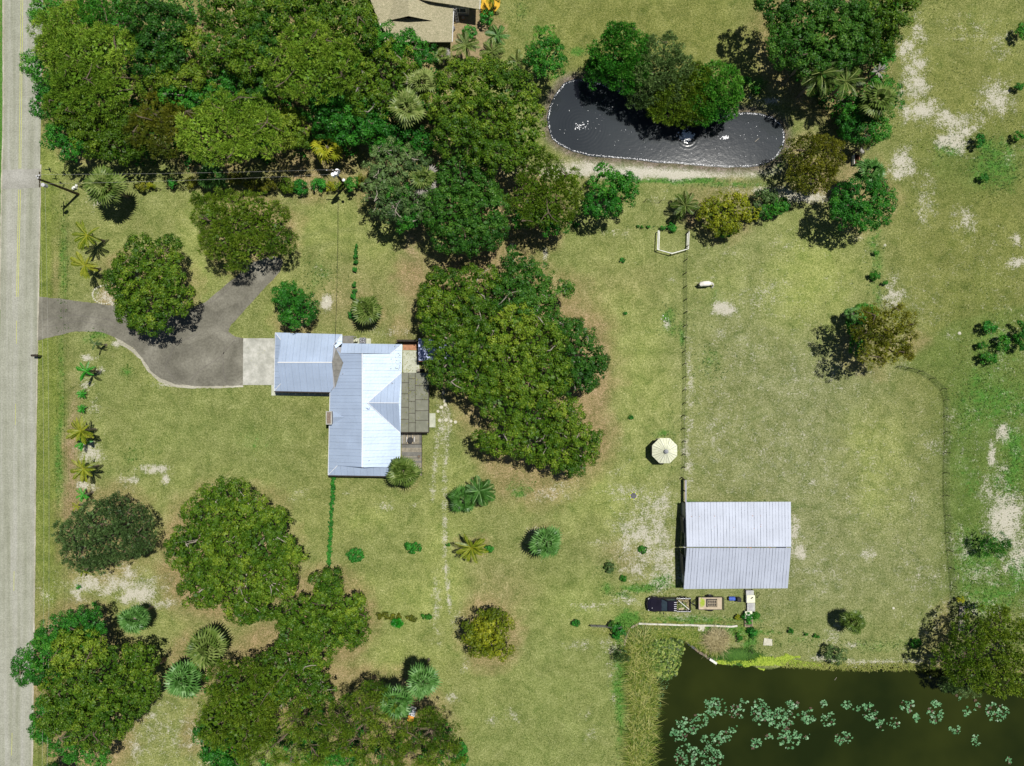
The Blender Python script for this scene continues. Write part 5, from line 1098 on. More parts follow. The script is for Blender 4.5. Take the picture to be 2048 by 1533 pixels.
# deck boards
deck = empty('deck', P(822, 890), 'weathered grey board deck between the house and the sabal palm', 'deck')
a, b = P(803, 867, .3), P(843, 888, .3)
for i in range(19):
    x = a.x + (b.x-a.x)*(i+.5)/19; part('board', MB().box((x, (a.y+b.y)/2, .30+random.uniform(-.006,.006)), ((b.x-a.x)/19-.035, a.y-b.y, .035)), random.choice((M['wood_grey'], M['wood_grey'], M['wood_tan'], M['roll2'], M['wall'])), deck)
a2, b2_ = P(803, 889.5, .26), P(843, 952, .26)
for i in range(29):
    y = b2_.y + (a2.y-b2_.y)*(i+.5)/29; part('board', MB().box(((a2.x+b2_.x)/2, y, .24+random.uniform(-.006,.006)), (b2_.x-a2.x, (a2.y-b2_.y)/29-.03, .035)), random.choice((M['wood_grey'], M['wood_grey'], M['roll2'])), deck)
m = MB(); m.box(((a.x+b.x)/2, b.y-.05, .2), (b.x-a.x, .08, .2)); m.box((b.x+.03, (a.y+b2_.y)/2, .13), (.05, a.y-b2_.y, .22)); part('frame', m, M['wood_dark'], deck)
t = empty('patio_table', P(822, 880, .32), 'small dark round table with a pale rail on the board deck', 'table')
c = t.location; part('tabletop', MB().cyl((c.x, c.y, .98), .42, .04, 14), M['black'], t); part('leg', MB().cyl((c.x, c.y, .32), .04, .66, 6), M['black'], t)
for s in (-1, 1): part('rail', MB().box((c.x+s*.52, c.y+.1, .9), (.06, .7, .05)), M['trim'], t)
t = empty('flower_pot', P(838.5, 913, .28), 'small dark flower pot at the east edge of the deck', 'pot'); c = t.location
part('pot', MB().tube([(c.x, c.y, .26), (c.x, c.y, .6)], .16, 10, .22), M['wall_dark'], t); part('soil', MB().cyl((c.x, c.y, .6), .19, .015, 10), M['bark'], t)

# air conditioner, tanks
t = empty('air_conditioner', P(727, 682), 'round topped grey air conditioner on the slab north of the house', 'air conditioner'); c = t.location
part('body', MB().bbox((c.x, c.y, .48), (.8, .8, .8), .06), M['wall'], t); part('fan_guard', MB().tube([(c.x+.34*math.cos(q*.3927), c.y+.34*math.sin(q*.3927), .9) for q in range(17)], .03, 5), M['black'], t)
m = MB()
for q in range(5): m.box((c.x+.15*math.cos(q*1.2566), c.y+.15*math.sin(q*1.2566), .895), (.26, .09, .02), q*1.2566)
part('fan', m, M['wall_dark'], t)
for i, (a, b) in enumerate(((709.5, 683), (714.5, 682.5))):
    t = empty('gas_tank', P(a, b), ['cream gas tank left of the air conditioner, the one nearer the wall porch','cream gas tank left of the air conditioner, the one nearer the fan'][i], 'tank', 'cream gas tanks'); c = t.location
    part('tank', MB().ell((c.x, c.y, .55), (.22, .22, .5), 12, 8), M['cream'], t, smooth=True); part('valve', MB().cyl((c.x, c.y, 1.02), .06, .14, 8), M['chrome'], t)

# shed at the grove, screen wall
shed = empty('shed', P(870, 700), 'blue metal roofed shed half hidden under the grove', 'shed')
fz_ = lambda x, y: 2.35 + .05*(y - P(0, 722, 2.4).y)
slope(shed, shed, [(836.5,678),(908,681),(906,722),(837,722)], fz_, 'y', .75, M['metal_shed'], rib=.3)
a, b = P(840, 682, 0), P(905, 724, 0); part('wall', MB().box(((a.x+b.x)/2, (a.y+b.y)/2, 1.14), (b.x-a.x-.3, a.y-b.y-.5, 2.28)), M['wall_dark'], shed)
a, b = P(837, 722.6, 2.3), P(906, 722.6, 2.3); part('fascia', MB().box(((a.x+b.x)/2, a.y-.03, 2.26), (b.x-a.x, .05, .14)), M['brick'], shed)
scr = empty('wooden_screen', P(816, 682), 'dark board screen wall between the house corner and the shed', 'fence')
a, b = P(797, 683), P(836, 683)
for i in range(14): part('board', MB().box((a.x+(b.x-a.x)*(i+.5)/14, a.y, .9), ((b.x-a.x)/14-.02, .04, 1.8+random.uniform(-.03,.03))), M['wood_dark'], scr)
for i in range(4): part('post', MB().box((a.x+(b.x-a.x)*i/3, a.y-.08, .95), (.1, .1, 1.9)), M['wood_dark'], scr)
part('top_rail', MB().box(((a.x+b.x)/2, a.y, 1.86), (b.x-a.x, .26, .06)), M['wood_dark'], scr)
t = empty('grill', P(846, 741), 'black barbecue grill in tree shade at the patio edge', 'grill'); c = t.location
part('lid', MB().ell((c.x, c.y, .92), (.38, .26, .2), 12, 6), M['black'], t, smooth=True); part('shelf', MB().box((c.x-.55, c.y, .86), (.35, .4, .03)), M['wood_grey'], t)
m = MB()
for sx in (-.25, .25):
    for sy in (-.18, .18): m.cyl((c.x+sx, c.y+sy, 0), .025, .85, 6)
part('stand', m, M['black'], t)
# stepping stones
for i, (a, b) in enumerate([(890,802.5),(890.5,810),(883,815),(876,823),(879,841),(892,840.5),(902,842.5),(911,844.5)]):
    v = P(a, b); o = MB().tube([(v.x, v.y, 0), (v.x, v.y, .04)], .21 + .02*(i % 3), 9).build('stepping_stone', M['stone'])
    tag(o, ['northernmost','second','third','fourth','fifth','sixth','seventh','easternmost'][i] + ' round pale stepping stone of the curve leading away from the porch', 'stone', 'round stepping stones')

# ---- far house at the top
far = empty('far_house', P(850, 20), 'tan shingled house cut by the top edge of the picture', 'house')
yS = P(0, 85, 2.2).y
fL = lambda x, y: 2.2 + .12*(y-yS)
def plane(px, fz, th, mat, name, root, parent=None, dz=0.0): return part(name, MB().slab([Q(a, b, fz) + Vector((0,0,dz)) for a, b in px], th), mat, root, parent)
rf = plane([(722,-50),(741,0),(759,50),(766,85),(903.5,84.5),(906.5,20),(908,-50)], fL, .12, M['shingle'], 'roof', far)
fU = lambda x, y: 3.45 + .10*(y - P(0, 15, 3.4).y)
ur = MB().slab([Q(a, b, fU) for a, b in [(790,-60),(823,-6),(845,0),(875,5.5),(906,10),(959,19),(962.5,-60)]], .14); part('upper_roof', ur, M['shingle'], far)
zB = Q(816.9, 42, fL).z; a_, b_, c_ = P(774.7, 42, zB), P(866.9, 42.5, zB), P(817, 32.5, zB+1.3); bk = Q(817, -80, fL)
part('dormer_roof', MB().slab([a_, c_, bk, (a_.x, bk.y, a_.z)], .06), M['shingle'], far); part('dormer_roof', MB().slab([c_, b_, (b_.x, bk.y, b_.z), bk], .06), M['shingle'], far)
part('dormer_wall', MB().add([(a_.x+.1, a_.y+.35, zB-.1), (b_.x-.1, a_.y+.35, zB-.1), (c_.x, a_.y+.35, c_.z-.1)], ((0,1,2),(2,1,0))), M['wall_dark'], far)
w_ = MB(); p, q = P(768, 76, 0), P(904, -80, 0); w_.box(((p.x+q.x)/2+.3, (p.y+q.y)/2+.5, 1.03), (q.x-p.x-.5, q.y-p.y, 2.06)); part('wall', w_, M['wall_dark'], far)
p, q = P(906, 31.5, 0), P(957, -80, 0); ww = MB().box(((p.x+q.x)/2-.8, (p.y+q.y)/2, 1.65), (q.x-p.x-1.0, q.y-p.y, 3.28)); part('wall', ww, M['wall'], far, label='pale grey wall with a wide window')
window(far, ((P(912, 31, 0).x+P(938, 31, 0).x)/2-.3, p.y, 1.6), 1.75, 1.2, 's')
for a, b in (((906.6,22),(903.8,84)), ((760,48),(763,62))):
    u, v = Q(*a, fL), Q(*b, fL); part('rake_trim', MB().tube([u + Vector((.05,0,.02)), v + Vector((.05,0,.02))], .06, 4), M['trim'], far)
u, v = Q(959.6, 19, fU), Q(962.6, -60, fU); part('rake_trim', MB().tube([u, v], .05, 4), M['trim'], far)
tag(sheet('patio', [(905,20),(962,20),(975,60),(990,100),(960,130),(905,110),(900,80)], .015, plain('leafy_patio', (.27,.21,.11), .4, 3)))
tag(sheet('mulch_bed', wobble([(962,-20),(1003,-20),(998,15),(985,32),(962,30)], 1.5, 6), .022, M['mulch']))
t = empty('ladder', P(912, 40), 'aluminium ladder leaning against the far house wall', 'ladder'); u, v = P(915, 46, 0), P(909.5, 17, 3.3)
for s in (-.2, .2): part('rail', MB().tube([u + Vector((s,0,0)), v + Vector((s,0,0))], .03, 5), M['trim'], t)
for i in range(9): w0 = u.lerp(v, (i+.5)/9.2); part('rung', MB().tube([w0 + Vector((-.2,0,0)), w0 + Vector((.2,0,0))], .022, 5), M['trim'], t)
t = empty('plant_pot', P(926.5, 38.5), 'terracotta coloured pot standing in the far house corner', 'pot'); c = t.location
part('pot', MB().tube([(c.x, c.y, 0), (c.x, c.y, .42)], .18, 12, .27), M['brick'], t); part('soil', MB().cyl((c.x, c.y, .41), .21, .02, 10), M['wood_tan'], t)
t = empty('rain_barrel', P(906.5, 60), 'grey barrel against the east side of the far house', 'barrel'); c = t.location
part('body', MB().tube([(c.x, c.y, 0), (c.x, c.y, .4), (c.x, c.y, .8)], .28, 12, .27), M['wall'], t); part('lid', MB().cyl((c.x, c.y, .8), .24, .04, 12), M['wall_dark'], t)

# ---- barn
BE, BR_ = 2.6, 3.75
barn = empty('barn', P(1470, 1092), 'long low barn with weathered pale metal sheets and rust spots', 'barn')
tl, tr_, br_, bl = P(1371,1005,BE), P(1581.8,1004,BE), P(1575.6,1177,BE), P(1367,1178.6,BE); rl, rr = P(1373.2,1093.7,BR_), P(1582.3,1093.7,BR_)
cap = MB().tube([rl + Vector((0,0,.03)), rl.lerp(rr, .5) + Vector((0,0,.03)), rr + Vector((0,0,.03))], .06, 6); broof = part('roof', cap, M['metal_barn'], barn)
def bil(e0, e1, r0, r1, u, v): return e0.lerp(e1, u).lerp(r0.lerp(r1, u), v)
NC = 17
for e0, e1, rows in ((tl, tr_, (0, .32, .615, 1)), (bl, br_, (0, .42, .97))):
    for j in range(len(rows)-1):
        for i in range(NC):
            u0, u1 = i/NC + .0006, (i+1)/NC - .0006; v0, v1 = rows[j] - (.012 if j else 0), rows[j+1]; lift = .022*j + random.uniform(0, .005)
            mb = MB(); c4 = [bil(e0, e1, rl, rr, a, b) + Vector((0,0,lift)) for a, b in ((u0,v0),(u1,v0),(u1,v1),(u0,v1))]; mb.slab(c4, .02)
            for k in (0, .5):
                ua = u0 + (u1-u0)*k + .0008; ub = ua + .0026; q0, q1, q2, q3 = [bil(e0, e1, rl, rr, a, b) + Vector((0,0,lift)) for a, b in ((ua,v0),(ub,v0),(ub,v1),(ua,v1))]
                up = Vector((0,0,.016)); mb.add([q0,q1,q2,q3,q0+up,q1+up,q2+up,q3+up], ((4,5,6,7),(7,6,5,4),(0,1,5,4),(1,2,6,5),(2,3,7,6),(3,0,4,7)))
            mb.build('roof_panel', M['metal_barn'], broof, barn)
mk = MB()
for i in range(17):
    if i in (9,): continue
    q = bil(tl, tr_, rl, rr, .045 + i*.0405, .66 + .006*math.sin(i*2.1)) + Vector((0,0,.035))
    for dx, dy, a, b in ((0,0,.10,.02),(0,.10,.10,.02),(.05,.05,.02,.12),(0,-.10,.10,.02)):
        if (i + int(dx*100)) % 3: mk.box((q.x+dx, q.y+dy, q.z+.008), (a, b, .004))
part('pale_marks', mk, M['trim'], barn)
rs = MB()
for a, b, s in ((1383,1033.5,.10),(1399,1033.5,.07),(1429,1032.5,.12),(1505,1032,.13),(1521,1032,.08),(1430,1054,.07),(1467.5,1055,.09),(1508,1057.5,.09),(1521,1053,.10),(1522,1049,.07),(1501,1096,.20),(1495,1095,.12),(1459,1094.5,.12),(1437,1095,.10),(1538,1094,.20),(1541,1096,.09),(1418,1094.6,.08)):
    fz2 = lambda x, y: BE + (BR_-BE)*(1 - abs(y-rl.y)/abs(tl.y-rl.y)); q = Q(a, b, fz2); rs.box((q.x, q.y, q.z+.06), (s*1.3, s*.6, .02), random.uniform(-.3,.3))
part('rust_patches', rs, M['brick'], barn)
bw = MB(); i_ = .35; bx0, bx1, by0, by1 = tl.x+.05, br_.x-.15, br_.y+i_, tl.y-i_
for (x, y, dx, dy) in ((bx1, (by0+by1)/2, .1, by1-by0), ((bx0+bx1)/2, by0, bx1-bx0, .1), ((bx0+bx1)/2, by1, bx1-bx0, .1)): bw.box((x, y, 1.25), (dx, dy, 2.5))
bw.box((bx0, by1-1.1, 1.25), (.1, 2.1, 2.5)); bw.box((bx0, by0+1.9, 1.25), (.1, 3.7, 2.5)); bw.box((bx0, (by0+by1)/2+.6, 2.2), (.1, 5.6, .5))
part('wall', bw, M['wall'], barn)
for c0_, dy in (((bx0-.28, by1-2.9), 2.2), ((bx0-.3, by0+2.7), 2.8)):
    d = MB().box((c0_[0]+.06, c0_[1], 1.15), (.06, dy, 2.2), .06); dd = part('door', d, M['wall_dark'], barn); part('handle', MB().box((c0_[0], c0_[1]+dy*.35, 1.1), (.05, .04, .25)), M['chrome'], barn, dd)
lamp = part('wall_lamp', MB().dome((bx0-.18, P(0, 1094, 2.3).y, 2.35), .13, 10, 3), M['trim'], barn)

# ---- gazebo
gz = empty('gazebo', P(1329, 902), 'octagonal gazebo with a cream shingle roof and small cupola', 'gazebo')
gc = P(1329.3, 901.8, 2.35); R8 = 1.86; cen = Vector((gc.x, gc.y, 0))
oct_ = [(math.cos(math.pi/8 + k*math.pi/4), math.sin(math.pi/8 + k*math.pi/4)) for k in range(8)]
for k in range(8):
    a, b = oct_[k], oct_[(k+1) % 8]; ea, eb = cen + Vector((a[0]*R8, a[1]*R8, 2.35)), cen + Vector((b[0]*R8, b[1]*R8, 2.35)); ta, tb_ = cen + Vector((a[0]*.22, a[1]*.22, 3.35)), cen + Vector((b[0]*.22, b[1]*.22, 3.35))
    pn = part('roof_panel', MB().slab([ea.lerp(eb, .006), ea.lerp(eb, .994), ta.lerp(tb_, .99), ta.lerp(tb_, .01)], .06), M['cream'], gz)
    for m_ in (.001, .34, .67):
        u, v = ea.lerp(eb, m_), ta.lerp(tb_, m_); part('batten', MB().tube([u + Vector((0,0,.01)), v + Vector((0,0,.01))], .022 if m_ > .1 else .035, 4), M['concrete2'], gz, pn)
    part('post', MB().box((cen.x+a[0]*1.55, cen.y+a[1]*1.55, 1.2), (.11, .11, 2.3), math.atan2(a[1], a[0])), M['wood_dark'], gz)
    if k != 5:
        u, v = cen + Vector((a[0]*1.55, a[1]*1.55, .9)), cen + Vector((b[0]*1.55, b[1]*1.55, .9)); part('railing', MB().tube([u, v], .04, 4).tube([u-Vector((0,0,.65)), v-Vector((0,0,.65))], .04, 4), M['wood_dark'], gz)
part('floor', MB().prism([(cen.x+a*1.65, cen.y+b*1.65) for a, b in oct_], 0, .16), M['wood_grey'], gz)
cu = part('cupola', MB().prism([(cen.x+a*.2, cen.y+b*.2) for a, b in oct_], 3.3, 3.62), M['wall_dark'], gz); part('cupola_roof', MB().tube([(cen.x, cen.y, 3.62), (cen.x, cen.y, 3.85)], .3, 8, .04), M['wall'], gz, cu)

# ================================================================== FENCES
def wire_fence(label, pts, h=1.2, wires=3, name='wire_fence', pr=.075, mat='wood_dark', ends=True, rail=None):
    base = P(*pts[len(pts)//2]); root = empty(name, base, label, 'fence'); me = MB().tube([(0,0,0),(0,0,h)], pr, 6).mesh('post'); me.materials.append(M[mat])
    W = [P(*p) for p in pts]
    for v in W: obj('post', me, root, v - base, (random.uniform(-.03,.03), random.uniform(-.03,.03), 0))
    for k in range(wires):
        z = h*(.92 - k*.8/max(1, wires)); part('wire', MB().tube([v + Vector((0,0,z)) for v in W], .008, 3, cap=False), M['black'], root)
    return root
wire_fence('long wire fence on dark posts between the lawn and the horse paddock', [(1375,420),(1376,444),(1374,467),(1373,494),(1371,521),(1369,548),(1370,574),(1370,600),(1371,625),(1370,651),(1369,677),(1368,703),(1368,728),(1369,754),(1368,780),(1368,806),(1366,831),(1366,857),(1367,882),(1367,908),(1366,934)], 1.25, 4, pr=.062)
wire_fence('curving wire fence round the east side of the paddock', [(1795,733),(1815,737),(1838,743),(1862,757),(1884,778),(1890,800),(1890,832),(1891,864),(1890,905),(1889,945),(1889,990),(1892,1030),(1893,1065),(1896,1100),(1900,1135),(1903,1170),(1905,1200),(1905,1232)], 1.35, 5, pr=.045)
wire_fence('thin wire fence along the north end of the lawn', [(1290,402),(1320,404),(1350,404),(1372,406)], 1.2, 3, pr=.045)
wire_fence('thin wire fence between thicket and round tree in the north paddock', [(1560,414),(1590,411),(1620,411),(1650,411)], 1.2, 3, pr=.05)
wire_fence('dark rail fence among the garden shrubs below the wood', [(283,380),(322,380),(345,381),(368,379),(405,377)], 1.1, 2, pr=.05, name='rail_fence')
wire_fence('short wire fence running from the planter to the pond edge', [(1503,1252),(1501,1275),(1499,1300),(1497,1318)], 1.4, 4, pr=.05)
wire_fence('wire fence stub south of the pasture fence corner', [(1366,934),(1363,955)], 1.25, 3)
# board fence stub by the barn
bf = empty('board_fence', P(1366, 980), 'pale board fence from the wire fence down to the barn corner', 'fence'); a, b = P(1366, 958), P(1367, 1003)
for i in range(3): part('post', MB().box((a.x, a.y+(b.y-a.y)*i/2, .7), (.12, .12, 1.4)), M['wood_dark'], bf)
for z in (.35, .75, 1.15): part('board', MB().box(((a.x+b.x)/2+.08, (a.y+b.y)/2, z), (.05, a.y-b.y, .18)), M['wood_tan'], bf)
part('top_board', MB().box(((a.x+b.x)/2+.06, (a.y+b.y)/2, 1.43), (.2, a.y-b.y, .04)), M['wall'], bf)
# dark metal gate
gt = empty('metal_gate', P(1210, 1250), 'dark metal gate standing at the reed corner', 'gate'); a, b = P(1180, 1249), P(1243, 1252)
for z in (.25, .55, .85, 1.15): part('bar', MB().tube([a+Vector((0,0,z)), b+Vector((0,0,z))], .03, 5), M['black'], gt)
for f in (0, .2, .5, .8, 1): v = a.lerp(b, f); part('upright', MB().tube([v, v+Vector((0,0,1.25))], .035, 5), M['black'], gt)

# white pipe frame on the lawn
pf = empty('pipe_goal', P(1346, 485), 'white pipe frame with a bent front standing on the lawn by the wire fence', 'frame')
pl = [(1319,462),(1317.5,500),(1344,505.5),(1374,497),(1375,464)]; g = [P(*p, .06) for p in pl]; t_ = [P(*p, .95) for p in [(1316.5,462),(1314.8,499.5),(1344,507.5),(1377,498),(1378,463)]]
part('lower_pipe', MB().tube(g[:2], .07, 6), M['white'], pf); part('lower_pipe', MB().tube(g[3:], .07, 6), M['white'], pf); part('upper_pipe', MB().tube(t_, .075, 6), M['white'], pf)
for a, b in zip(g, t_): part('upright', MB().tube([a, b], .06, 6), M['white'], pf)

# ================================================================== POND EDGES
mb = MB()
def wallpath(mb, pts, w2, z0, z1):
    V_ = [P(*p) for p in pts]; L_, R_ = [], []
    for i, v in enumerate(V_):
        d = (V_[min(i+1, len(V_)-1)] - V_[max(i-1, 0)]).normalized(); n_ = Vector((-d.y, d.x, 0)); jj = random.uniform(.85, 1.15); L_.append(v+n_*w2*jj); R_.append(v-n_*w2*jj)
    for i in range(len(V_)-1):
        q = [L_[i], R_[i], R_[i+1], L_[i+1]]; vs = [(p.x, p.y, z0) for p in q] + [(p.x, p.y, z1 + (.004 if i % 2 else 0)) for p in q]
        mb.add(vs, ((0,1,2,3),(7,6,5,4),(0,4,5,1),(1,5,6,2),(2,6,7,3),(3,7,4,0)))
sw = [(1277,1247),(1300,1248),(1320,1248.5),(1340,1249),(1360,1250),(1382,1250),(1400,1251),(1420,1251),(1440,1252),(1462,1253),(1474,1251.5)]
wallpath(mb, sw, .12, -.3, .22); tag(mb.build('retaining_wall', M['whitewash']), 'thin whitewashed wall running south of the truck and trailer', 'wall')
mb = MB(); wallpath(mb, [(1276,1248),(1266,1253),(1258,1262),(1252,1276),(1249,1290)], .13, -.3, .15); tag(mb.build('retaining_wall', plain('brown_edge', (.30,.25,.18), .3, 2)), 'brownish curved wall end by the vivid green bush', 'wall')
dw = empty('broken_wall', P(1400, 1306), 'broken diagonal wall at the pond with a white end', 'wall'); rnd = random.Random(4)
V_ = [P(*p) for p in [(1371,1281),(1380,1290),(1389,1297),(1398,1304),(1408,1310),(1418,1317)]]
for i in range(5):
    a, b = V_[i], V_[i+1]; part('block', MB().box(((a.x+b.x)/2, (a.y+b.y)/2, -.1+rnd.uniform(-.03,.03)), ((b-a).length-.06, .3, .5), math.atan2(b.y-a.y, b.x-a.x)+rnd.uniform(-.08,.08)), M['wall_dark'] if i < 2 else M['chimney'], dw)
a, b = P(1419, 1318), P(1433, 1327); part('block', MB().box(((a.x+b.x)/2, (a.y+b.y)/2, -.02), ((b-a).length, .3, .45), math.atan2(b.y-a.y, b.x-a.x)), M['white'], dw, label='white end block')
st = MB().prism([(P(*p).x, P(*p).y) for p in [(1397,1250.5),(1409,1251),(1407,1262),(1394.5,1261.5)]], 0, .26); tag(st.build('stone_step', M['stone']), 'pale stone step set against the whitewashed wall', 'step')
tag(MB().prism([(P(*p).x, P(*p).y) for p in [(1379,1262),(1386,1261.5),(1386,1265),(1382,1266.5),(1378.5,1265)]], 0, .16).build('stone', M['whitewash']), 'small white stone left of the pale step', 'stone')
tag(MB().prism([(P(*p).x, P(*p).y) for p in [(1528,1276),(1544,1278.5),(1544,1291.5),(1526,1290.5)]], 0, .12).build('stone_slab', M['stone']), 'square pale stone slab alone on the grass near the pond', 'slab')

def scatter(name, n, pick, make, mat, label=None, kind='stuff'):
    """many small flat or upright pieces in one mesh; pick -> (x, y, z), make(r) -> list of (polygon, tint) about the origin"""
    vs, fs, ti = [], [], []
    for _ in range(n):
        p = pick()
        if p is None: continue
        for poly, t in make():
            fs.append(tuple(range(len(vs), len(vs)+len(poly)))); ti.append(t); vs += [(p[0]+q[0], p[1]+q[1], p[2]+q[2]) for q in poly]
    me = bpy.data.meshes.new(name); me.from_pydata(vs, [], fs)
    a = me.attributes.new('tint', 'FLOAT', 'FACE'); a.data.foreach_set('value', np.clip(np.array(ti, dtype=np.float32), 0, 1)); me.materials.append(mat)
    o = obj(name, me); tag(o, label, kind=kind); add_tris(sum(len(f)-2 for f in fs)); return o
def inpoly(p, poly):
    x, y = p; c = False; n = len(poly)
    for i in range(n):
        (ax, ay), (bx, by) = poly[i], poly[(i+1) % n]
        if (ay > y) != (by > y) and x < (bx-ax)*(y-ay)/(by-ay)+ax: c = not c
    return c
def blades(h, n, lean, wd=.025, tb=.5):
    out = []
    for _ in range(n):
        a = random.uniform(0, 6.283); l = h*random.uniform(.6, 1.15); d = Vector((math.cos(a), math.sin(a), 0))*l*lean*random.uniform(.4, 1.3); s = Vector((-math.sin(a), math.cos(a), 0))*wd
        m = d*.45 + Vector((0,0,l*.7)); e = d*1.1 + Vector((0,0,l*(1-.35*lean))); t = tb + random.uniform(-.3, .3)
        out += [([-s, s, m+s*.8, m-s*.8], t), ([m-s*.8, m+s*.8, e], t+.1)]
    return out
def disc(r, n=7, tilt=.15, notch=True):
    ax, ay = random.uniform(-tilt, tilt), random.uniform(-tilt, tilt); a0 = random.uniform(0, 6.28); q = [(r*math.cos(a0+i*6.283/n), r*math.sin(a0+i*6.283/n)) for i in range(n)]
    if notch: q[0] = (0, 0)
    return [Vector((x, y, x*ax+y*ay)) for x, y in q]
gz_at = lambda px, py: 0.0
def pxpick(poly, z=0.0):
    x0, x1 = min(p[0] for p in poly), max(p[0] for p in poly); y0, y1 = min(p[1] for p in poly), max(p[1] for p in poly)
    def f():
        for _ in range(30):
            a, b = random.uniform(x0, x1), random.uniform(y0, y1)
            if inpoly((a, b), poly): v = P(a, b); return (v.x, v.y, z)
        return None
    return f
# reeds down the west bank of the lily pond
RE = [(1258,1285),(1285,1264),(1298,1300),(1300,1350),(1304,1400),(1298,1450),(1294,1500),(1292,1545),(1264,1545),(1262,1480),(1270,1430),(1268,1380),(1262,1330)]
AR = [(1292,1290),(1310,1280),(1345,1275),(1365,1282),(1366,1296),(1358,1310),(1358,1330),(1352,1345),(1335,1356),(1312,1352),(1300,1335),(1290,1312)]
def notAR(f):
    def g():
        p = f()
        if p is None or inpoly((p[0]/S+1024, 766.5-p[1]/S), AR): return None
        return p
    return g
scatter('reeds', 1900, notAR(pxpick(RE, -.05)), lambda: blades(random.choice((.7, 1.0, 1.3)), 6, 1.7, .03, random.choice((.1, .3, .45, .55, .85))), M['reed'], 'long arching reeds and straw along the west bank of the lily pond')
scatter('bank_grass', 2300, notAR(pxpick([(1262,1258),(1400,1258),(1400,1270),(1440,1300),(1430,1312),(1400,1295),(1372,1278),(1320,1276),(1300,1290),(1262,1300)], -.02)), lambda: blades(.45, 4, 1.5, .035, random.choice((.05,.2,.4,.6))), M['reed'], 'rank grass between the whitewashed wall and the pond')
scatter('bank_grass', 1500, (lambda: (lambda v: (v.x, v.y, 0))(P(random.gauss(1474, 17), random.gauss(1309, 4.5)))), lambda: blades(.4, 4, .9, .03, .4), M['weed'], 'deep green grass above the bright duckweed')
scatter('bank_grass', 900, pxpick([(1560,1322),(1700,1326),(1850,1325),(1860,1340),(1700,1342),(1560,1334)], -.08), lambda: blades(.3, 4, .9, .03, .6), M['reed'], 'short pale grass at the water edge of the lily pond')
# leafy marsh plants standing in the pond corner
AR = [(1292,1290),(1310,1280),(1345,1275),(1365,1282),(1366,1296),(1358,1310),(1358,1330),(1352,1345),(1335,1356),(1312,1352),(1300,1335),(1290,1312)]
scatter('marsh_plants', 760, pxpick(AR, WZ + .1), lambda: [([p + Vector((random.uniform(-.15,.15), random.uniform(-.15,.15), random.uniform(.1, .75))) for p in [Vector((0,0,0))]*1] and [q + o_ for q in disc(random.uniform(.12, .22), 7, .35)], random.choice((.05, .3, .5, .6, .75, .95))) for o_ in [Vector((random.uniform(-.2,.2), random.uniform(-.2,.2), random.uniform(.1, .8))) for _ in range(3)]], M['arrow'], 'round leaved marsh plants filling the north west corner of the lily pond')
scatter('marsh_stems', 500, pxpick(AR, WZ), lambda: blades(.6, 3, .3, .015, .4), M['reed'], 'stems of the marsh plants in the pond corner')
scatter('floating_leaves', 260, pxpick([(1300,1350),(1345,1352),(1325,1400),(1318,1440),(1304,1450),(1304,1400)], WZ+.012), lambda: [(disc(random.uniform(.03, .07), 5, 0), .9)], M['lily'], 'tiny floating leaves below the marsh plants')
# duckweed, thick at the bank and ragged in the water
def duck():
    for _ in range(40):
        px, py = random.uniform(1428, 1600), random.uniform(1300, 1345); nz = mnoise.noise(Vector((px*.05, py*.09, 7))) + .5*mnoise.noise(Vector((px*.17, py*.2, 2)))
        cy = 1323 + 3*math.sin(px*.05) - (6 if px > 1570 else 0); hw = 11.5*max(.12, 1 - abs((px-1512)/84)**2.2)
        if abs(py-cy) > hw*(1 + .9*nz): continue
        v = P(px, py); return (v.x, v.y, WZ + .03 if py > 1331 else random.uniform(.0, .06))
scatter('duckweed', 9000, duck, lambda: [(disc(random.uniform(.04, .11), 5, .3, False), random.uniform(.2, 1))], M['duck'], 'bright yellow-green duckweed patch at the pond bank')
scatter('duckweed', 900, pxpick([(1575,1318),(1640,1328),(1645,1334),(1580,1334)], .02), lambda: [(disc(random.uniform(.04, .09), 5, .3, False), random.uniform(.1, .8))], M['duck'], 'thin duckweed fringe left of the rounded grey-green bush')
# straw coloured grass clump
scatter('straw_clump', 340, lambda: (lambda v: (v.x, v.y, 0))(P(random.gauss(1432, 9), random.gauss(1277, 7))), lambda: blades(1.3, 4, 1.3, .02, random.choice((.3, .6, .9))), M['straw'], 'collapsed straw coloured grass clump below the whitewashed wall')
# foam line and floating froth on the upper pond
def shore(poly, n, spread):
    seg = [(poly[i], poly[(i+1) % len(poly)]) for i in range(len(poly))]; wt = [math.dist(a, b) for a, b in seg]
    def f():
        (a, b) = random.choices(seg, wt)[0]; t = random.random(); nx, ny = b[1]-a[1], a[0]-b[0]; L = math.hypot(nx, ny); o = random.gauss(0, spread)
        if mnoise.noise(Vector((a[0]*.06+t*2, a[1]*.06, 5))) < -.12 and random.random() < .75: return None
        v = P(a[0]+(b[0]-a[0])*t + nx/L*o, a[1]+(b[1]-a[1])*t + ny/L*o); return (v.x, v.y, WZ + random.uniform(.012, .03))
    return f
scatter('shore_foam', 1500, shore(POND1, 0, .65), lambda: [(disc(random.uniform(.015, .055), 5, .2, False), .5)], M['foam'], 'thin white foam line round the shore of the upper pond')
fr = lambda cx, cy, rx, ry: (lambda: (lambda v: (v.x, v.y, WZ + .02))(P(random.gauss(cx, rx), random.gauss(cy, ry))))
scatter('froth', 260, fr(1374, 273, 6.5, 4.5), lambda: [(disc(random.uniform(.03, .12), 6, .3, False), .5)], M['foam'], 'largest patch of white froth on the upper pond, standing in for the sun glint below the cypresses')  # white discs that also paint the sun's glint on the water
scatter('froth', 40, fr(1450, 275, 3, 2), lambda: [(disc(random.uniform(.03, .10), 6, .3, False), .5)], M['foam'], 'small patch of froth right of the largest one')
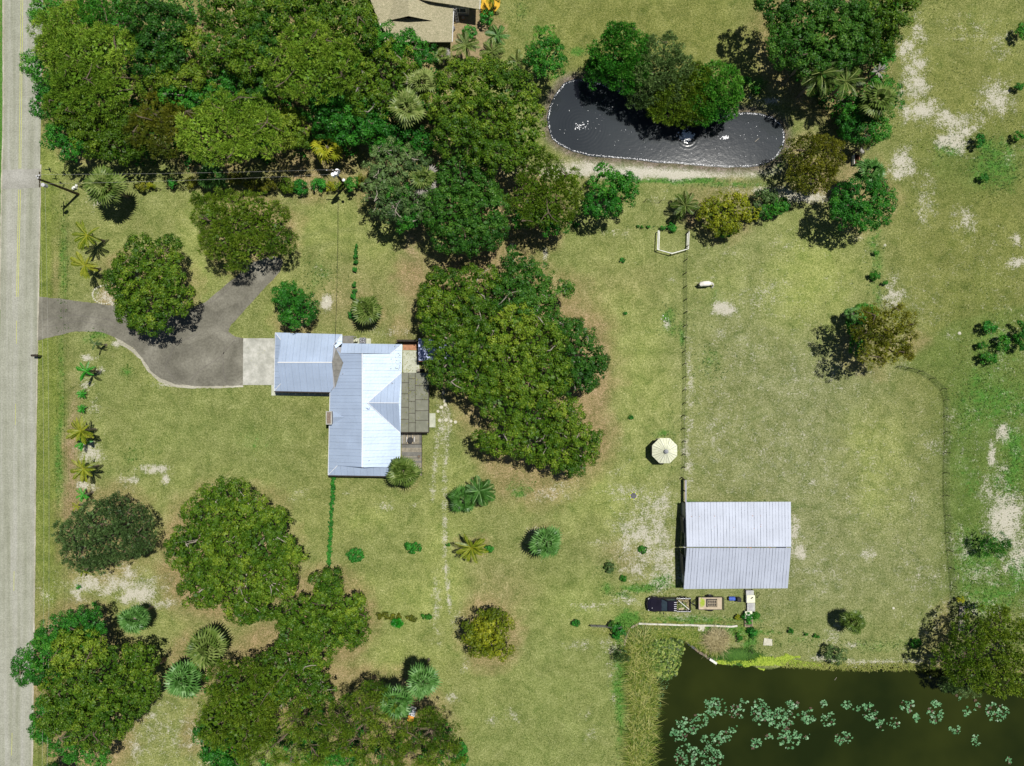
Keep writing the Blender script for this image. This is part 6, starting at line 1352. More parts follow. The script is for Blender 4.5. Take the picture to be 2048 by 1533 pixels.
scatter('froth', 34, fr(1162, 252, 8, 4), lambda: [(disc(random.uniform(.02, .09), 6, .3, False), .5)], M['foam'], 'scattered froth in the left bay of the upper pond')
scatter('froth_specks', 110, pxpick([(1110,200),(1160,170),(1300,260),(1450,240),(1540,245),(1560,280),(1530,318),(1400,320),(1240,305),(1120,275)], WZ+.014), lambda: [(disc(random.uniform(.012, .045), 5, 0, False), .5)], M['foam'], 'tiny white specks floating on the upper pond')
a, b = P(1510, 284, WZ), P(1518, 277, WZ); tag(MB().tube([a + Vector((0,0,.03)), b + Vector((0,0,.05))], .05, 6, .03).build('stick', M['bark_pale']), 'pale stick floating in the right half of the upper pond', 'stick')

# water lilies: every clump a plant of its own
LIL = [(1431,1415,22,20),(1418,1402,10,6),(1473,1423,16,15),(1488,1402,9,6),(1520,1423,20,26),(1363,1443,11,12),(1398,1441,20,14),(1358,1470,17,16),(1384,1460,12,9),(1423,1482,22,14),(1450,1472,14,12),(1466,1457,9,9),(1511,1488,12,13),(1374,1511,26,24),(1423,1514,24,20),
 (1560,1436,28,22),(1583,1410,16,9),(1614,1431,18,16),(1656,1438,15,16),(1647,1408,7,8),(1693,1410,10,9),(1740,1430,17,12),(1734,1412,12,8),(1713,1415,8,7),(1578,1477,22,20),(1610,1472,10,9),(1686,1476,18,13),(1764,1450,11,11),(1789,1446,11,11),(1814,1412,14,15),(1831,1437,7,9),(1869,1423,17,24),(1934,1423,8,9),(1951,1411,8,11),(1993,1423,24,20),(1910,1459,12,9),(1953,1480,11,13),(2017,1522,6,10),(1538,1475,8,6),(1920,1394,8,8)]
LN = ['wide clump first in the upper left bend','small arm above that bend','round clump second in the upper row','loose pair of leaves above the round clump','tall clump ending the left group','small clump above the lower left corner','flat clump between the lower left corner and the bend','ragged clump at the far left','thin clump joined to the far left one','curved clump in the middle of the left group','clump on the right arm of the curved one','reddish small clump at the tip of the curved one','small clump alone below the tall one','large clump at the bottom edge, furthest left','large clump at the bottom edge, second from the left',
 'largest clump of the middle group','narrow clump above the largest middle one','clump right of the largest middle one','clump with a tail in the centre of the pond','tiny clump above the tailed one','loose clump in the upper row, past the tailed one','arched clump, lower part','arched clump, upper part','small loose clump left of the arched one','round clump below the largest middle one','tiny clump beside the lower round one','boomerang shaped clump','small round clump right of the arched one','pair of leaves right of the small round one','slanting clump in the right half','tiny clump under the slanting one','upright oval clump in the right half','first tiny clump below the willow','second tiny clump below the willow','big triangular clump near the right edge','sparse clump below the willow shadow','narrow clump low on the right','few leaves at the bottom right corner','few leaves between left and middle group','pale leaves at the foot of the willow']
for i, (cx, cy, rx, ry) in enumerate(LIL):
    r_ = random.Random(i*7+1); vs, fs, ti = [], [], []; ce = P(cx, cy, WZ); n = max(5, int(rx*ry*.21)); ang = r_.uniform(0, 3.14); pts_ = []
    for k in range(n*4):
        if len(pts_) >= n: break
        a = r_.uniform(0, 6.283); q = r_.random()**.6; x, y = math.cos(a)*q*rx, math.sin(a)*q*ry
        if mnoise.noise(Vector((x*.11+i*9, y*.11, 0))) < -.08: continue
        x, y = x*S, y*S; rr = r_.choice((.09, .13, .17, .2, .24))*r_.uniform(.85, 1.1)
        if any(math.hypot(x-u, y-v) < .62*(rr+w2) for u, v, w2 in pts_): continue
        pts_.append((x, y, rr))
    vs += [(0, 0, -.4), (.02, 0, -.4), (0, .02, -.4)]; fs.append((0, 1, 2)); ti.append(.1)
    for x, y, rr in pts_:
        t1, t2 = r_.uniform(-.25, .25), r_.uniform(-.25, .25); zz = r_.uniform(.03, .12); a0 = r_.uniform(0, 6.28); k0 = len(vs)
        for j in range(8):
            a = a0 + j*.785; q = rr*(1 if j else .25); u, v = q*math.cos(a), q*math.sin(a)*.88; vs.append((x+u, y+v, zz + u*t1 + v*t2))
        k1 = len(vs); vs += [(x, y, zz-.01), (x, y+.01, zz-.01)]; fs.append((k0, k1, 0)); ti.append(.1); fs.append((k0, 0, k1+1)); ti.append(.1)
        vs += []; fs.append(tuple(range(k0, k0+8))); ti.append(r_.choice((.45,.5,.55,.65,.8,.9,1)) if r_.random() > .09 else .05)
    me = bpy.data.meshes.new('water_lily'); me.from_pydata(vs, [], fs); at = me.attributes.new('tint', 'FLOAT', 'FACE'); at.data.foreach_set('value', np.array(ti, dtype=np.float32)); me.materials.append(M['lily'])
    tag(obj('water_lily', me, loc=ce), 'water lily leaves, ' + LN[i], 'water lily', 'clumps of water lilies')
sk = P(1672, 1357, WZ)
tag(MB().tube([sk + Vector((-.2,-.25,.03)), sk + Vector((.1,.2,.06))], .04, 5, .02).build('stick', M['bark_pale']), 'thin stick in the shallow water below the rounded bush', 'stick')

# ================================================================== ROADSIDE THINGS
def utility_pole(label, bpx, tpx, h, extras):
    b, t = P(*bpx), P(*tpx, h); root = empty('utility_pole', b, label, 'utility pole', 'utility poles')
    part('pole', MB().tube([b, b.lerp(t, .5), t], .19, 8, .13), M['wood_pole'], root); return root, b, t
pl1, b1_, t1_ = utility_pole('tall dark utility pole by the road, leaning in the view to the upper left', (157,389), (77,358.5), 9.4, 1)
for d in ((-.2,.35),(0,.1),(.15,.45)): part('insulator', MB().cyl((t1_.x+d[0], t1_.y+d[1], 9.2), .09, .35, 8), M['insul'], pl1)
part('crossarm', MB().box((t1_.x, t1_.y, 9.15), (.12, 2.0, .12)), M['wood_pole'], pl1); part('transformer', MB().cyl((t1_.x+.25, t1_.y-.6, 8.1), .25, .8, 12), M['insul'], pl1)
part('guy_wire', MB().tube([t1_ - Vector((0,0,.3)), b1_ + Vector((2.6,2.2,0))], .012, 3), M['black'], pl1)
pl2, b2p, t2p = utility_pole('utility pole with pale transformers behind the north shrub row', (691,372), (666,341), 9.0, 1)
for d in ((.28,-.28),(-.1,-.45),(.45,.05)): part('transformer', MB().cyl((t2p.x+d[0], t2p.y+d[1], 7.9), .24, .85, 12), M['foam'], pl2)
part('crossarm', MB().box((t2p.x, t2p.y, 8.8), (2.0, .12, .12)), M['wood_pole'], pl2)
for sx in (-.8, 0, .8): part('insulator', MB().cyl((t2p.x+sx, t2p.y, 8.86), .06, .22, 8), M['insul'], pl2)
part('lamp_head', MB().ell((t2p.x+.9, t2p.y-.7, 6.8), (.22,.22,.14), 10, 6), M['foam'], pl2, smooth=True); part('lamp_arm', MB().tube([t2p - Vector((0,0,2.1)), (t2p.x+.9, t2p.y-.7, 6.9)], .03, 5), M['black'], pl2)
def cable(label, a, b, sag, r=.010, mat='concrete'):
    pts = []
    for i in range(17):
        t = i/16; p = a.lerp(b, t); p.z -= sag*4*t*(1-t); pts.append(p)
    return tag(MB().tube(pts, r, 4, cap=False).build('power_line', M[mat]), label, 'wire')
nxt = P(74, 1760, 8.8); nxt2 = P(62, 1760, 8.6)
cable('pale power line above the verge, the one nearer the lawn', P(90, 372, 8.6), P(90, 1760, 8.8), .9); cable('pale power line above the verge, the one nearer the road', P(79, 362, 9.0), P(80, 1760, 8.9), .9)
cable('upper pale power line between the two utility poles', t1_ + Vector((0,.6,-.1)), t2p + Vector((0,.1,0)), .5, .009); cable('lower pale power line between the two utility poles', t1_ + Vector((0,-.6,-.1)), t2p + Vector((0,-.35,-.6)), .6, .009)
cable('dark service cable from the pole to the garage roof corner', t2p + Vector((.6,-.4,-.4)), Vector(Q(673, 686, fGN)) + Vector((0,0,.9)), .5, .02, 'black')
v = Q(673, 686, fGN); part('service_mast', MB().cyl(v - Vector((0,0,.3)), .05, 1.3, 8), M['chrome'], house)
t = empty('street_sign', P(115, 348), 'small street sign on a thin post beside the road', 'sign'); c = t.location; tp = P(94, 338.5, 2.9)
part('post', MB().tube([c, (tp.x+.1, tp.y-.05, 3.0)], .035, 6), M['wood_dark'], t)
part('sign_blade', MB().box((tp.x+.1, tp.y, 2.75), (.85, .03, .3), .1), plain('sign_green', (.02,.09,.03), .2, 3), t); part('sign_blade', MB().box((tp.x+.1, tp.y, 2.42), (.03, .7, .28), .3), M['sign_green'] if 'sign_green' in M else M['black'], t)
t = empty('marker_sign', P(129.5, 370), 'short dark marker sign on the verge by the tall pole', 'sign'); c = t.location
part('post', MB().tube([c, c + Vector((0,0,1.2))], .04, 5), M['wood_dark'], t); part('plate', MB().box((c.x, c.y+.02, 1.05), (.08, .28, .4)), M['black'], t)
t = empty('utility_box', P(153, 377), 'small pale utility box near the foot of the tall pole', 'utility box'); c = t.location
part('body', MB().bbox((c.x, c.y, .35), (.35, .3, .7), .04), M['white'], t); part('lid', MB().dome((c.x-.3, c.y-.1, .3), .22, 10, 3), M['white'], t); part('lid', MB().dome((c.x+.15, c.y+.32, .28), .2, 10, 3), M['white'], t)
t = empty('mailbox', P(84, 712), 'dark mailbox on a post at the road edge south of the driveway', 'mailbox'); c = t.location
part('post', MB().box((c.x, c.y, .55), (.12, .12, 1.1)), M['wood_dark'], t); mbx = MB().bbox((c.x-.3, c.y, 1.28), (.95, .30, .32), .08); part('box', mbx, M['wood_dark'], t); part('flag', MB().box((c.x-.1, c.y+.18, 1.45), (.2, .02, .1)), M['wood_dark'], t); part('arm', MB().box((c.x-.3, c.y, 1.06), (.8, .1, .08)), M['wood_dark'], t)

# ================================================================== VEHICLES AND YARD THINGS BY THE BARN
trk = empty('pickup_truck', P(1335, 1206), 'black pickup truck parked south of the barn, its bed full of cut branches', 'pickup truck', rz=math.pi)
def tp_(name, mb, mat, parent=None, smooth=False, label=None):
    me = mb.mesh(name, smooth); me.materials.append(M[mat]); o = obj(name, me, parent or trk)
    if label: o['label'] = label
    return o
def loft(sections):
    """sections: list of (z, list of (x, y)) with the same count"""
    m = MB(); n = len(sections[0][1])
    for z, pts in sections: m.v += [(x, y, z(x) if callable(z) else z) for x, y in pts]
    for k in range(len(sections)-1):
        for i in range(n): m.f.append((k*n+i, k*n+(i+1) % n, (k+1)*n+(i+1) % n, (k+1)*n+i))
    m.f.append(tuple(range((len(sections)-1)*n, len(sections)*n))); m.f.append(tuple(range(n-1, -1, -1))); return m
def planform(x0, x1, w2, rf, rb, k=5):
    pts = []
    for cx, cy, a0, r in ((x1-rf, w2-rf, 0, rf), (x0+rb, w2-rb, 90, rb), (x0+rb, -w2+rb, 180, rb), (x1-rf, -w2+rf, 270, rf)):
        if a0 in (90, 180): a_s = [a0 + 90*i/k for i in range(k+1)]
        else: a_s = [a0 + 90*i/k for i in range(k+1)]
        pts += [(cx + r*math.cos(math.radians(a)), cy + r*math.sin(math.radians(a))) for a in a_s]
    return pts
tp_('body', loft([(.42, planform(-1.05, 2.85, .90, .55, .05)), (.62, planform(-1.05, 2.95, .97, .62, .05)), (.95, planform(-1.05, 2.93, .97, .62, .05)), (1.06, planform(-1.03, 2.80, .91, .60, .05))]), 'paint_black', smooth=False)
tp_('hood', loft([(lambda x: 1.05, planform(1.02, 2.72, .82, .5, .08)), (lambda x: 1.17 - .05*(x-1)**2*.4, planform(1.06, 2.58, .74, .45, .08))]), 'paint_black')
tp_('cab', loft([(1.05, planform(-1.02, 1.05, .90, .12, .08)), (1.45, planform(-.98, .72, .82, .14, .10)), (1.80, planform(-.90, .34, .72, .16, .12)), (1.86, planform(-.82, .24, .62, .16, .12))]), 'paint_black')
tp_('windshield', MB().add([(1.00,-.78,1.10),(1.00,.78,1.10),(.37,.64,1.80),(.37,-.64,1.80),(1.03,-.78,1.12),(1.08,.0,1.13),(1.03,.78,1.12),(.40,.62,1.815),(.40,-.62,1.815)], ((4,5,6,7,8),)), 'glass')
tp_('rear_window', MB().add([(-1.02,-.68,1.25),(-1.02,.68,1.25),(-.945,.60,1.72),(-.945,-.60,1.72)], ((0,3,2,1),)), 'glass')
for s in (-1, 1):
    tp_('side_window', MB().add([(.62,s*.862,1.22),(-.85,s*.885,1.22),(-.80,s*.77,1.70),(.30,s*.775,1.70)], ((0,1,2,3),(3,2,1,0))), 'glass')
    w0 = tp_('mirror', MB().bbox((.78, s*1.10, 1.28), (.12, .26, .22), .03), 'black'); tp_('headlight', MB().bbox((2.74, s*.70, .82), (.24, .36, .2), .04), 'insul'); tp_('taillight', MB().box((-2.96, s*.90, .95), (.05, .12, .35)), 'brick')
    tp_('bed_side', MB().box((-2.0, s*.90, .90), (1.94, .14, .62)), 'paint_black'); tp_('bed_rail', MB().box((-2.0, s*.90, 1.225), (1.96, .10, .03)), 'chrome')
    for x in (1.95, -1.95):
        wh = tp_('wheel', MB().tube([(x, s*.76, .38), (x, s*1.02, .38)], .38, 18), 'rubber'); tp_('rim', MB().tube([(x, s*1.0, .38), (x, s*1.035, .38)], .22, 12), 'chrome', wh)
        tp_('fender', MB().tube([(x+.50*math.cos(a), s*.98, .38+.50*math.sin(a)) for a in [math.pi*i/8 for i in range(9)]], .07, 5), 'paint_black')
tp_('bed_floor', MB().box((-2.0, 0, .62), (1.94, 1.66, .06)), 'black'); tp_('tailgate', MB().box((-2.96, 0, .90), (.08, 1.72, .60)), 'paint_black'); tp_('front_bumper', MB().tube([(2.55,-.88,.52),(2.92,-.62,.52),(3.02,0,.52),(2.92,.62,.52),(2.55,.88,.52)], .10, 6), 'black')
tp_('grille', MB().box((2.93, 0, .80), (.06, .95, .26)), 'black'); tp_('rear_bumper', MB().box((-3.06, 0, .52), (.14, 1.7, .18)), 'chrome'); tp_('badge', MB().cyl((2.35, .42, 1.17), .07, .02, 10), 'chrome')
for i in range(5): tp_('roof_bar', MB().box((-.72 - .0*i, -.56+i*.28, 1.90), (.34, .07, .04)), 'insul')
tp_('wiper', MB().tube([(1.06,-.6,1.14),(.85,-.1,1.33)], .012, 4).tube([(1.06,.2,1.14),(.85,.6,1.33)], .012, 4), 'black')
L0 = trk.location
bd = lambda x, y, z: Vector((L0.x - x, L0.y - y, z))
tag(MB().tube([bd(-1.25,-.68,1.30), bd(-2.75,.60,1.22)], .055, 6).build('pipe', M['white']), 'white pipe lying diagonally across the truck bed', 'pipe')
tag(MB().box(bd(-1.7,.55,1.0), (.75,.26,.04), .12).build('board', M['wood_tan']), 'tan board in the truck bed', 'board')
scatter('cut_branches', 260, lambda: tuple(bd(random.uniform(-2.85,-1.15), random.uniform(-.75,.75), random.uniform(.68, .95))), lambda: [([Vector(q)*random.uniform(.7,1.3) for q in ((-.14,0,0),(0,-.03,.02),(.14,.02,.03),(0,.04,0))], random.random())], M['straw'], 'cut branches and leaves in the bed of the black truck')
scatter('cut_branches', 160, lambda: tuple(bd(random.uniform(-2.4,-1.15), random.uniform(-.3,.7), random.uniform(.8, 1.05))), lambda: [([q for q in disc(random.uniform(.05,.11), 5, .8, False)], random.random())], M['palm'], 'green leafy cuttings in the bed of the black truck')

tr0 = empty('trailer', P(1418, 1204.5), 'tan decked utility trailer with a rectangular opening and black wheels', 'trailer')
c = tr0.location; L_, W_ = 3.25, 1.65; zt = .72
def tb(name, cx, cy, cz, dx, dy, dz, mat, rz=0, parent=None, label=None): return part(name, MB().box((c.x+cx, c.y+cy, c.z+cz), (dx, dy, dz), rz), M[mat], tr0, parent, label=label)
tb('deck_board', -1.10, 0, zt, 1.0, W_, .06, 'wood_tan'); tb('deck_board', 1.28, 0, zt, .66, W_, .06, 'wood_tan'); tb('deck_board', .175, -.66, zt, 1.53, .33, .06, 'wood_tan'); tb('deck_board', .175, .73, zt, 1.53, .18, .06, 'wood_tan')
tb('tray', .175, .05, .42, 1.5, 1.15, .04, 'black')
for i in range(5): tb('lattice_bar', -.30+i*.29, .0, .56, .07, .86, .05, 'wood_tan')
for j in range(3): tb('lattice_bar', .30, -.42+j*.42, .60, 1.2, .06, .04, 'wood_tan')
for s in (-1, 1):
    tb('side_rail', 0, s*(W_/2+.04), .62, L_+.1, .06, .22, 'black'); wh = part('wheel', MB().tube([(c.x, c.y+s*.88, .33), (c.x, c.y+s*1.1, .33)], .33, 16), M['rubber'], tr0); part('rim', MB().tube([(c.x, c.y+s*1.08, .33), (c.x, c.y+s*1.12, .33)], .17, 10), M['wall'], tr0, wh)
    part('fender', MB().tube([(c.x+.45*math.cos(a), c.y+s*.99, .33+.42*math.sin(a)) for a in [math.pi*i/8 for i in range(9)]], .11, 4), M['black'], tr0)
for i in range(5): tb('ramp_bar', L_/2+.12+.015*i, 0, .35+i*.2, .04, W_*1.05, .04, 'black')
for s in (-1, 0, 1): tb('ramp_upright', L_/2+.16, s*W_/2, .75, .04, .04, .9, 'black')
for s in (-1, 1): part('tongue', MB().tube([(c.x-L_/2, c.y+s*.6, .5), (c.x-L_/2-.85, c.y, .5)], .05, 4), M['black'], tr0)
tb('front_rail', -L_/2-.05, 0, .75, .06, W_, .35, 'black'); part('jack', MB().cyl((c.x-L_/2-.8, c.y, .1), .05, .7, 6), M['chrome'], tr0)
scatter('pollen_litter', 260, lambda: (c.x + random.gauss(-1.1,.16), c.y + random.gauss(.15,.28), zt+.04), lambda: [(disc(random.uniform(.03,.07), 5, .2, False), random.uniform(.5,1))], M['duck'], 'yellow-green litter on the front of the trailer deck')
t = empty('barrel', P(1462.5, 1196.5), 'blue plastic barrel lying beside the trailer', 'barrel'); v = t.location
part('body', MB().tube([(v.x-.42, v.y, .3), (v.x-.25, v.y, .3), (v.x+.25, v.y, .3), (v.x+.42, v.y, .3)], .29, 14), M['blue'], t)
for s in (-.3, 0, .3): part('hoop', MB().tube([(v.x+s-.02, v.y, .3), (v.x+s+.02, v.y, .3)], .305, 14), M['blue'], t)
part('end_cap', MB().tube([(v.x-.5, v.y, .3), (v.x-.42, v.y, .3)], .24, 12), M['black'], t)
t = empty('bin', P(1475, 1197), 'dark wheeled bin between the blue barrel and the white crates', 'bin'); v = t.location
part('body', MB().prism([(v.x-.24,v.y-.26),(v.x+.24,v.y-.26),(v.x+.24,v.y+.26),(v.x-.24,v.y+.26)], .08, .85), M['wall_dark'], t); part('lid', MB().bbox((v.x, v.y, .89), (.54,.58,.08), .03), M['black'], t); part('handle', MB().tube([(v.x+.28,v.y-.2,.85),(v.x+.28,v.y+.2,.85)], .025, 5), M['black'], t)
def grid_crate(name, label, px0, py0, px1, py1, z, hgt, nx_, ny_, cat, body='trim'):
    a, b = P(px0, py0, z), P(px1, py1, z); cxx, cyy = (a.x+b.x)/2, (a.y+b.y)/2; dx, dy = b.x-a.x, a.y-b.y; root = empty(name, (cxx, cyy, z-hgt), label, cat)
    for i in range(nx_+1): part('slat', MB().box((a.x+dx*i/nx_, cyy, z-.02), (.045, dy+.04, .04)), M[body], root)
    for j in range(ny_+1): part('slat', MB().box((cxx, b.y+dy*j/ny_, z+.01), (dx+.04, .045, .025)), M[body], root)
    m = MB()
    for sx in (-1, 1):
        for sy in (-1, 1): m.box((cxx+sx*dx/2, cyy+sy*dy/2, z-hgt/2-.02), (.06, .06, hgt-.04))
    m.box((cxx, cyy, z-hgt*.75), (dx*.95, dy*.95, .04)); part('leg_frame', m, M['wall_dark'], root); return root
grid_crate('lattice_stand', 'white lattice stand touching the barn, northernmost of the white things', 1493, 1182, 1507, 1190, .9, .9, 6, 4, 'stand')
grid_crate('lattice_crate', 'white lattice crate between the white sheet and the square table', 1495, 1207.5, 1509.5, 1222.5, .7, .7, 6, 6, 'crate')
t = empty('potting_bench', P(1501, 1198), 'cream topped bench with a dark stain between the lattice stands', 'bench'); v = P(1502, 1198.5, .95)
part('top', MB().box((v.x, v.y, .93), (1.12, 1.05, .04)), M['cream'], t); m = MB()
for sx in (-.5, .5):
    for sy in (-.45, .45): m.box((v.x+sx, v.y+sy, .455), (.06, .06, .91))
part('leg', m, M['wood_dark'], t); part('stain', MB().add([(v.x+q[0], v.y+q[1], .955) for q in ((-.1,.05),(.1,.02),(.32,.22),(.2,.32),(.05,.2))], ((0,1,2,3,4),)), M['wood_dark'], t)
for i in range(7): part('edge_tooth', MB().box((v.x-.62, v.y-.45+i*.15, .9), (.08, .07, .06)), M['trim'], t)
t = empty('square_table', P(1497, 1231), 'square cream table with a round disc on top between two green bushes', 'table'); v = P(1497.5, 1230.5, .8)
part('top', MB().bbox((v.x, v.y, .78), (1.0, 1.0, .05), .02), M['cream'], t); part('disc', MB().cyl((v.x, v.y, .81), .22, .03, 14), M['white'], t); m = MB()
for sx in (-.42, .42):
    for sy in (-.42, .42): m.box((v.x+sx, v.y+sy, .375), (.06, .06, .75))
part('leg', m, M['trim'], t)
t = empty('planter_box', P(1496, 1245.5), 'pale framed planter box with yellow-green plants, southernmost of the white things', 'planter'); v = t.location
for s in (-1, 1): part('side_board', MB().box((v.x+s*.52, v.y, .2), (.05, .95, .4)), M['wood_tan'], t); part('end_board', MB().box((v.x, v.y+s*.47, .2), (1.0, .05, .4)), M['wood_tan'], t)
part('soil', MB().box((v.x, v.y, .16), (.98, .88, .3)), M['bark'], t)
T('yellow-green leafy plant growing in the pale planter box', 'tiny', 'bright', .75, [(1497, 1245, 6, 5, 0, .9)], cat='plant', name='plant')
T('dry plant with yellow flowers left of the white table', 'tiny', 'yellow', .7, [(1476, 1235, 6, 5, 0, .6)], cat='plant', name='plant')
t = empty('iron_frame', P(1511, 1190), 'bent black iron frame leaning beside the white lattice stand', 'frame'); v = t.location
part('bar', MB().tube([v + Vector((-.1,.5,.6)), v + Vector((.05,.1,.9)), v + Vector((.15,-.4,.3)), v + Vector((.35,.3,.7)), v + Vector((.5,.4,.1))], .03, 5), M['black'], t); part('foot', MB().tube([v + Vector((.15,-.4,.3)), v + Vector((.15,-.4,0))], .03, 5), M['black'], t)

# cart under the bottom pines
ct = empty('utility_cart', P(825, 1424), 'white and orange utility cart half under the bottom pines', 'cart', rz=-.25)
def cp(name, cc_, d, mat, parent=None): me = MB().bbox(cc_, d, .04).mesh(name); me.materials.append(M[mat]); return obj(name, me, parent or ct)
cp('cab_roof', (.0,.45,1.55), (.95,.8,.08), 'foam'); cp('body', (0,-.1,.62), (.9,1.9,.35), 'wall_dark'); cp('cargo_tray', (0,-.6,.92), (.85,.8,.25), 'orange'); cp('seat', (0,.25,.95), (.75,.4,.3), 'black'); cp('hood', (0,.85,.8), (.8,.35,.3), 'white')
for i in range(4):
    sx, sy = (-1, 1)[i % 2], (-1, 1)[i // 2]; me = MB().tube([(sx*.38, sy*.65-.1, .28), (sx*.55, sy*.65-.1, .28)], .28, 12).mesh('wheel'); me.materials.append(M['rubber']); obj('wheel', me, ct)
    me = MB().cyl((sx*.4, .45+sy*.33, .95), .025, .6, 5).mesh('roof_post'); me.materials.append(M['black']); obj('roof_post', me, ct)
# brown box in the grove
t = empty('wooden_box', P(1709, 322), 'open brown wooden box with one white edge at the grove foot', 'box'); v = t.location
for s in (-1, 1): part('side', MB().box((v.x+s*.36, v.y, .4), (.06, 1.3, .8)), M['brick'] if s > 0 else M['trim'], t); part('end', MB().box((v.x, v.y+s*.62, .4), (.66, .06, .8)), M['wood_dark'], t)
part('floor', MB().box((v.x, v.y, .1), (.64, 1.18, .06)), plain('rust_wood', (.13,.06,.035), .4, 4), t)
# footbridge at the paddock corner
fb = empty('footbridge', P(1924, 1232), 'short grey plank footbridge at the south east paddock corner', 'footbridge'); a, b = P(1924, 1212), P(1921, 1262)
for i in range(16): v = a.lerp(b, (i+.5)/16); part('plank', MB().box((v.x, v.y, .16), (.85, .19, .04), random.uniform(-.03,.03)), M['wood_grey'], fb)
for s in (-1, 1): part('beam', MB().tube([a + Vector((s*.38,0,.08)), b + Vector((s*.38,0,.08))], .06, 4), M['wood_dark'], fb)
T('yellow tufted bush at the head of the grey footbridge', 'tiny', 'yellow', .9, [(1920, 1200, 8, 6, 0, .9)], cat='shrub', name='shrub')
# fire ring
fr_ = empty('fire_ring', P(1267, 992), 'ring of mossy stones round ash on the lawn north west of the barn', 'fire ring'); v = fr_.location
for i in range(13): a = i*6.283/13; part('stone', MB().dome((v.x+.5*math.cos(a), v.y+.5*math.sin(a), -.02), .11, 7, 3, .9, .3), M['lichen'] if i % 2 else M['stone'], fr_)
part('ash', MB().cyl((v.x, v.y, 0), .4, .03, 12), M['wall_dark'], fr_)
sr = empty('stone_border', P(208, 590), 'curved border of pale stones under the driveway tree', 'stone border'); v = sr.location
for i in range(20): a = 1.2 + i*4.4/20; part('stone', MB().dome((v.x+1.6*math.cos(a), v.y+1.25*math.sin(a), -.02), random.uniform(.12,.18), 7, 3, .8, .3), M['stone'], sr)
# ring of pale bits south of the north lawn
for i, (a, b) in enumerate(((1326,632),(1331,637),(1328,643),(1323,639))):
    v = P(a, b); tag(MB().dome((v.x, v.y, -.02), .12, 7, 3, .6, .3).build('stone', M['whitewash']), ['northern','eastern','southern','western'][i] + ' white stone of four on the dark green lawn patch', 'stone', 'four white stones')
for (a, b, r_, lab) in ((653,602,.32,'pale boulder in the sand patch north of the garage'),(1770,491,.22,'grey stone in the rough strip below the dark round tree'),(1500,196,.18,'whitish stone on the bank right of the cypresses'),(1919,667,.25,'pale grey stone in the east field'),(1787,1217,.2,'pale stone in the paddock north of the lily pond'),(1713,1336,.16,'pale yellow stone at the lily pond edge'),(1862,1356,.12,'pale stone at the foot of the willow')):
    v = P(a, b); tag(MB().dome((v.x, v.y, -.03 if b < 1330 else WZ), r_, 8, 3, .6, .35).build('stone', M['stone']), lab, 'stone')
# branches lying in the grove: a fallen log
a, b = P(1673, 205), P(1690, 199); tag(MB().tube([a + Vector((0,0,.12)), b + Vector((0,0,.16))], .12, 7, .08).build('log', M['bark_pale']), 'short pale log at the foot of the dead palm', 'log')

# ================================================================== HORSE
hr = empty('horse', P(1409, 570), 'white horse grazing alone in the paddock with its head bent down', 'horse', rz=math.radians(3))
def skin(name, pts, edges, mat, parent, sub=2):
    me = bpy.data.meshes.new(name); me.from_pydata([p[:3] for p in pts], edges, []); o = bpy.data.objects.new(name, me); col.objects.link(o)
    o.modifiers.new('skin', 'SKIN'); 
    for i, p in enumerate(pts): me.skin_vertices[0].data[i].radius = (p[3], p[4] if len(p) > 4 else p[3])
    me.skin_vertices[0].data[0].use_root = True
    s = o.modifiers.new('sub', 'SUBSURF'); s.levels = sub; s.render_levels = sub
    dg = bpy.context.evaluated_depsgraph_get(); m2 = bpy.data.meshes.new_from_object(o.evaluated_get(dg)); bpy.data.objects.remove(o)
    m2.name = name; m2.polygons.foreach_set('use_smooth', [True]*len(m2.polygons)); m2.materials.clear(); m2.materials.append(M[mat]); return obj(name, m2, parent)
hp = [(0,.05,1.12,.39,.36),(-.45,.02,1.12,.36,.34),(-.75,-.04,1.14,.31,.28),(-.92,-.08,1.08,.16,.16),(.42,.03,1.10,.31,.33),(.66,.03,1.10,.22,.27),(.86,-.03,.98,.15,.20),(1.02,-.16,.72,.11,.15),(1.06,-.30,.45,.10,.13),(1.00,-.42,.28,.085,.11),(.93,-.52,.12,.06,.06)]
he = [(0,1),(1,2),(2,3),(0,4),(4,5),(5,6),(6,7),(7,8),(8,9),(9,10)]
def leg(px, py, pts_):
    i0 = len(hp)
    for k, p in enumerate(pts_):
        hp.append(p)
        if k: he.append((i0+k-1, i0+k))
    return i0
for s in (-1, 1):
    i = leg(0,0,[(-.72, s*.19, .88,.15,.19),(-.66, s*.20, .66,.09,.12),(-.86, s*.20, .50,.06,.07),(-.84, s*.20, .14,.045,.05),(-.80, s*.20, .03,.06,.06)]); he.append((2, i))
    i = leg(0,0,[(.52, s*.16, .80,.10,.13),(.55, s*.17, .48,.06,.07),(.54 + .1*s, s*.17, .14,.042,.045),(.57 + .1*s, s*.17, .03,.06,.06)]); he.append((4, i))
skin('body', hp, he, 'horse', hr)
m = MB()
for s in (-1, 1): m.tube([(.96, -.30+s*.07, .55), (.92, -.28+s*.09, .68)], .035, 5, .01)
me = m.mesh('ear'); me.materials.append(M['horse']); obj('ear', me, hr)
me = MB().tube([(.62,.03,1.40),(.84,-.02,1.20),(1.0,-.14,.92),(1.08,-.24,.66)], .045, 6, .03).mesh('mane'); me.materials.append(M['wall']); obj('mane', me, hr)
me = MB().tube([(-1.0,-.02,1.18),(-1.13,-.04,1.0),(-1.16,-.05,.6),(-1.12,-.06,.35)], .05, 6, .09).mesh('tail'); me.materials.append(M['horse_dark']); obj('tail', me, hr)

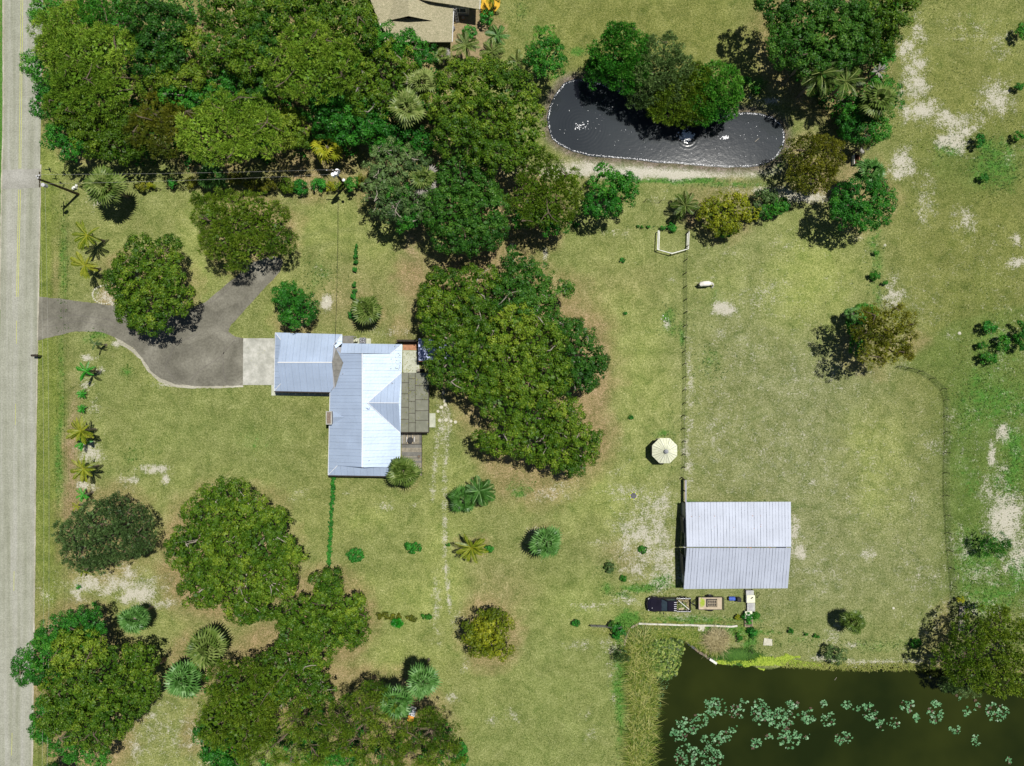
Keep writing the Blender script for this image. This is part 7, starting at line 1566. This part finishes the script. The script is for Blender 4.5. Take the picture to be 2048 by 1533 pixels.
# ================================================================== WEEDS AND TUFTS (uncountable ground cover)
LW = [l for l in LUSH if l[4] >= .55 and l[0] > 20]; wts = [l[2]*l[3]*l[4] for l in LW]
def weedpick():
    for _ in range(10):
        l = random.choices(LW, wts)[0]; px, py = random.gauss(l[0], l[2]*.6), random.gauss(l[1], l[3]*.6); v = P(px, py)
        if inpoly((px, py), POND1) or inpoly((px, py), POND2) or px < 84 or (1365 < px < 1585 and 1003 < py < 1180): continue
        return (v.x, v.y, 0)
    return None
scatter('weeds', 5200, weedpick, lambda: blades(random.uniform(.12, .3), 4, .9, .022, random.uniform(.2, .8)), M['weed'], 'low green weeds scattered in the lush patches of grass')
def fieldpick():
    for _ in range(20):
        px, py = random.uniform(1500, 2060), random.uniform(-10, 1290) 
        if px < 1880 and py > 430 and random.random() < .8: continue
        if 1365 < px < 1590 and 1000 < py < 1185 or inpoly((px, py), POND1): continue
        if mnoise.noise(Vector((px*.02, py*.02, 3))) < .0: continue
        v = P(px, py); return (v.x, v.y, 0)
scatter('field_tufts', 3200, fieldpick, lambda: blades(random.uniform(.10, .26), 4, .9, .02, random.uniform(.1, .7)), M['reed'], 'dry tufts of grass scattered over the east field')
def litterpick():
    px, py = random.uniform(90, 2040), random.uniform(380, 1500)
    if inpoly((px, py), POND2) or inpoly((px, py), DRIVE) or 545 < px < 860 and 660 < py < 960 or 1360 < px < 1590 and 1000 < py < 1185: return None
    v = P(px, py); return (v.x, v.y, .01)
scatter('lawn_tufts', 7000, litterpick, lambda: blades(random.uniform(.06, .15), 3, 1.0, .02, random.uniform(.3, 1)), M['reed'], 'small tufts standing out of the mown lawn')
print('LEAF TRIS', NT[0], 'OBJS', len(bpy.data.objects), 'TRIS', sum(sum(len(p.vertices)-2 for p in m_.polygons) for m_ in bpy.data.meshes if m_.users))

open('/tmp/cnt.txt','w').write(str((NT[0], len(bpy.data.objects), sum(sum(len(p.vertices)-2 for p in m_.polygons) for m_ in bpy.data.meshes if m_.users))))
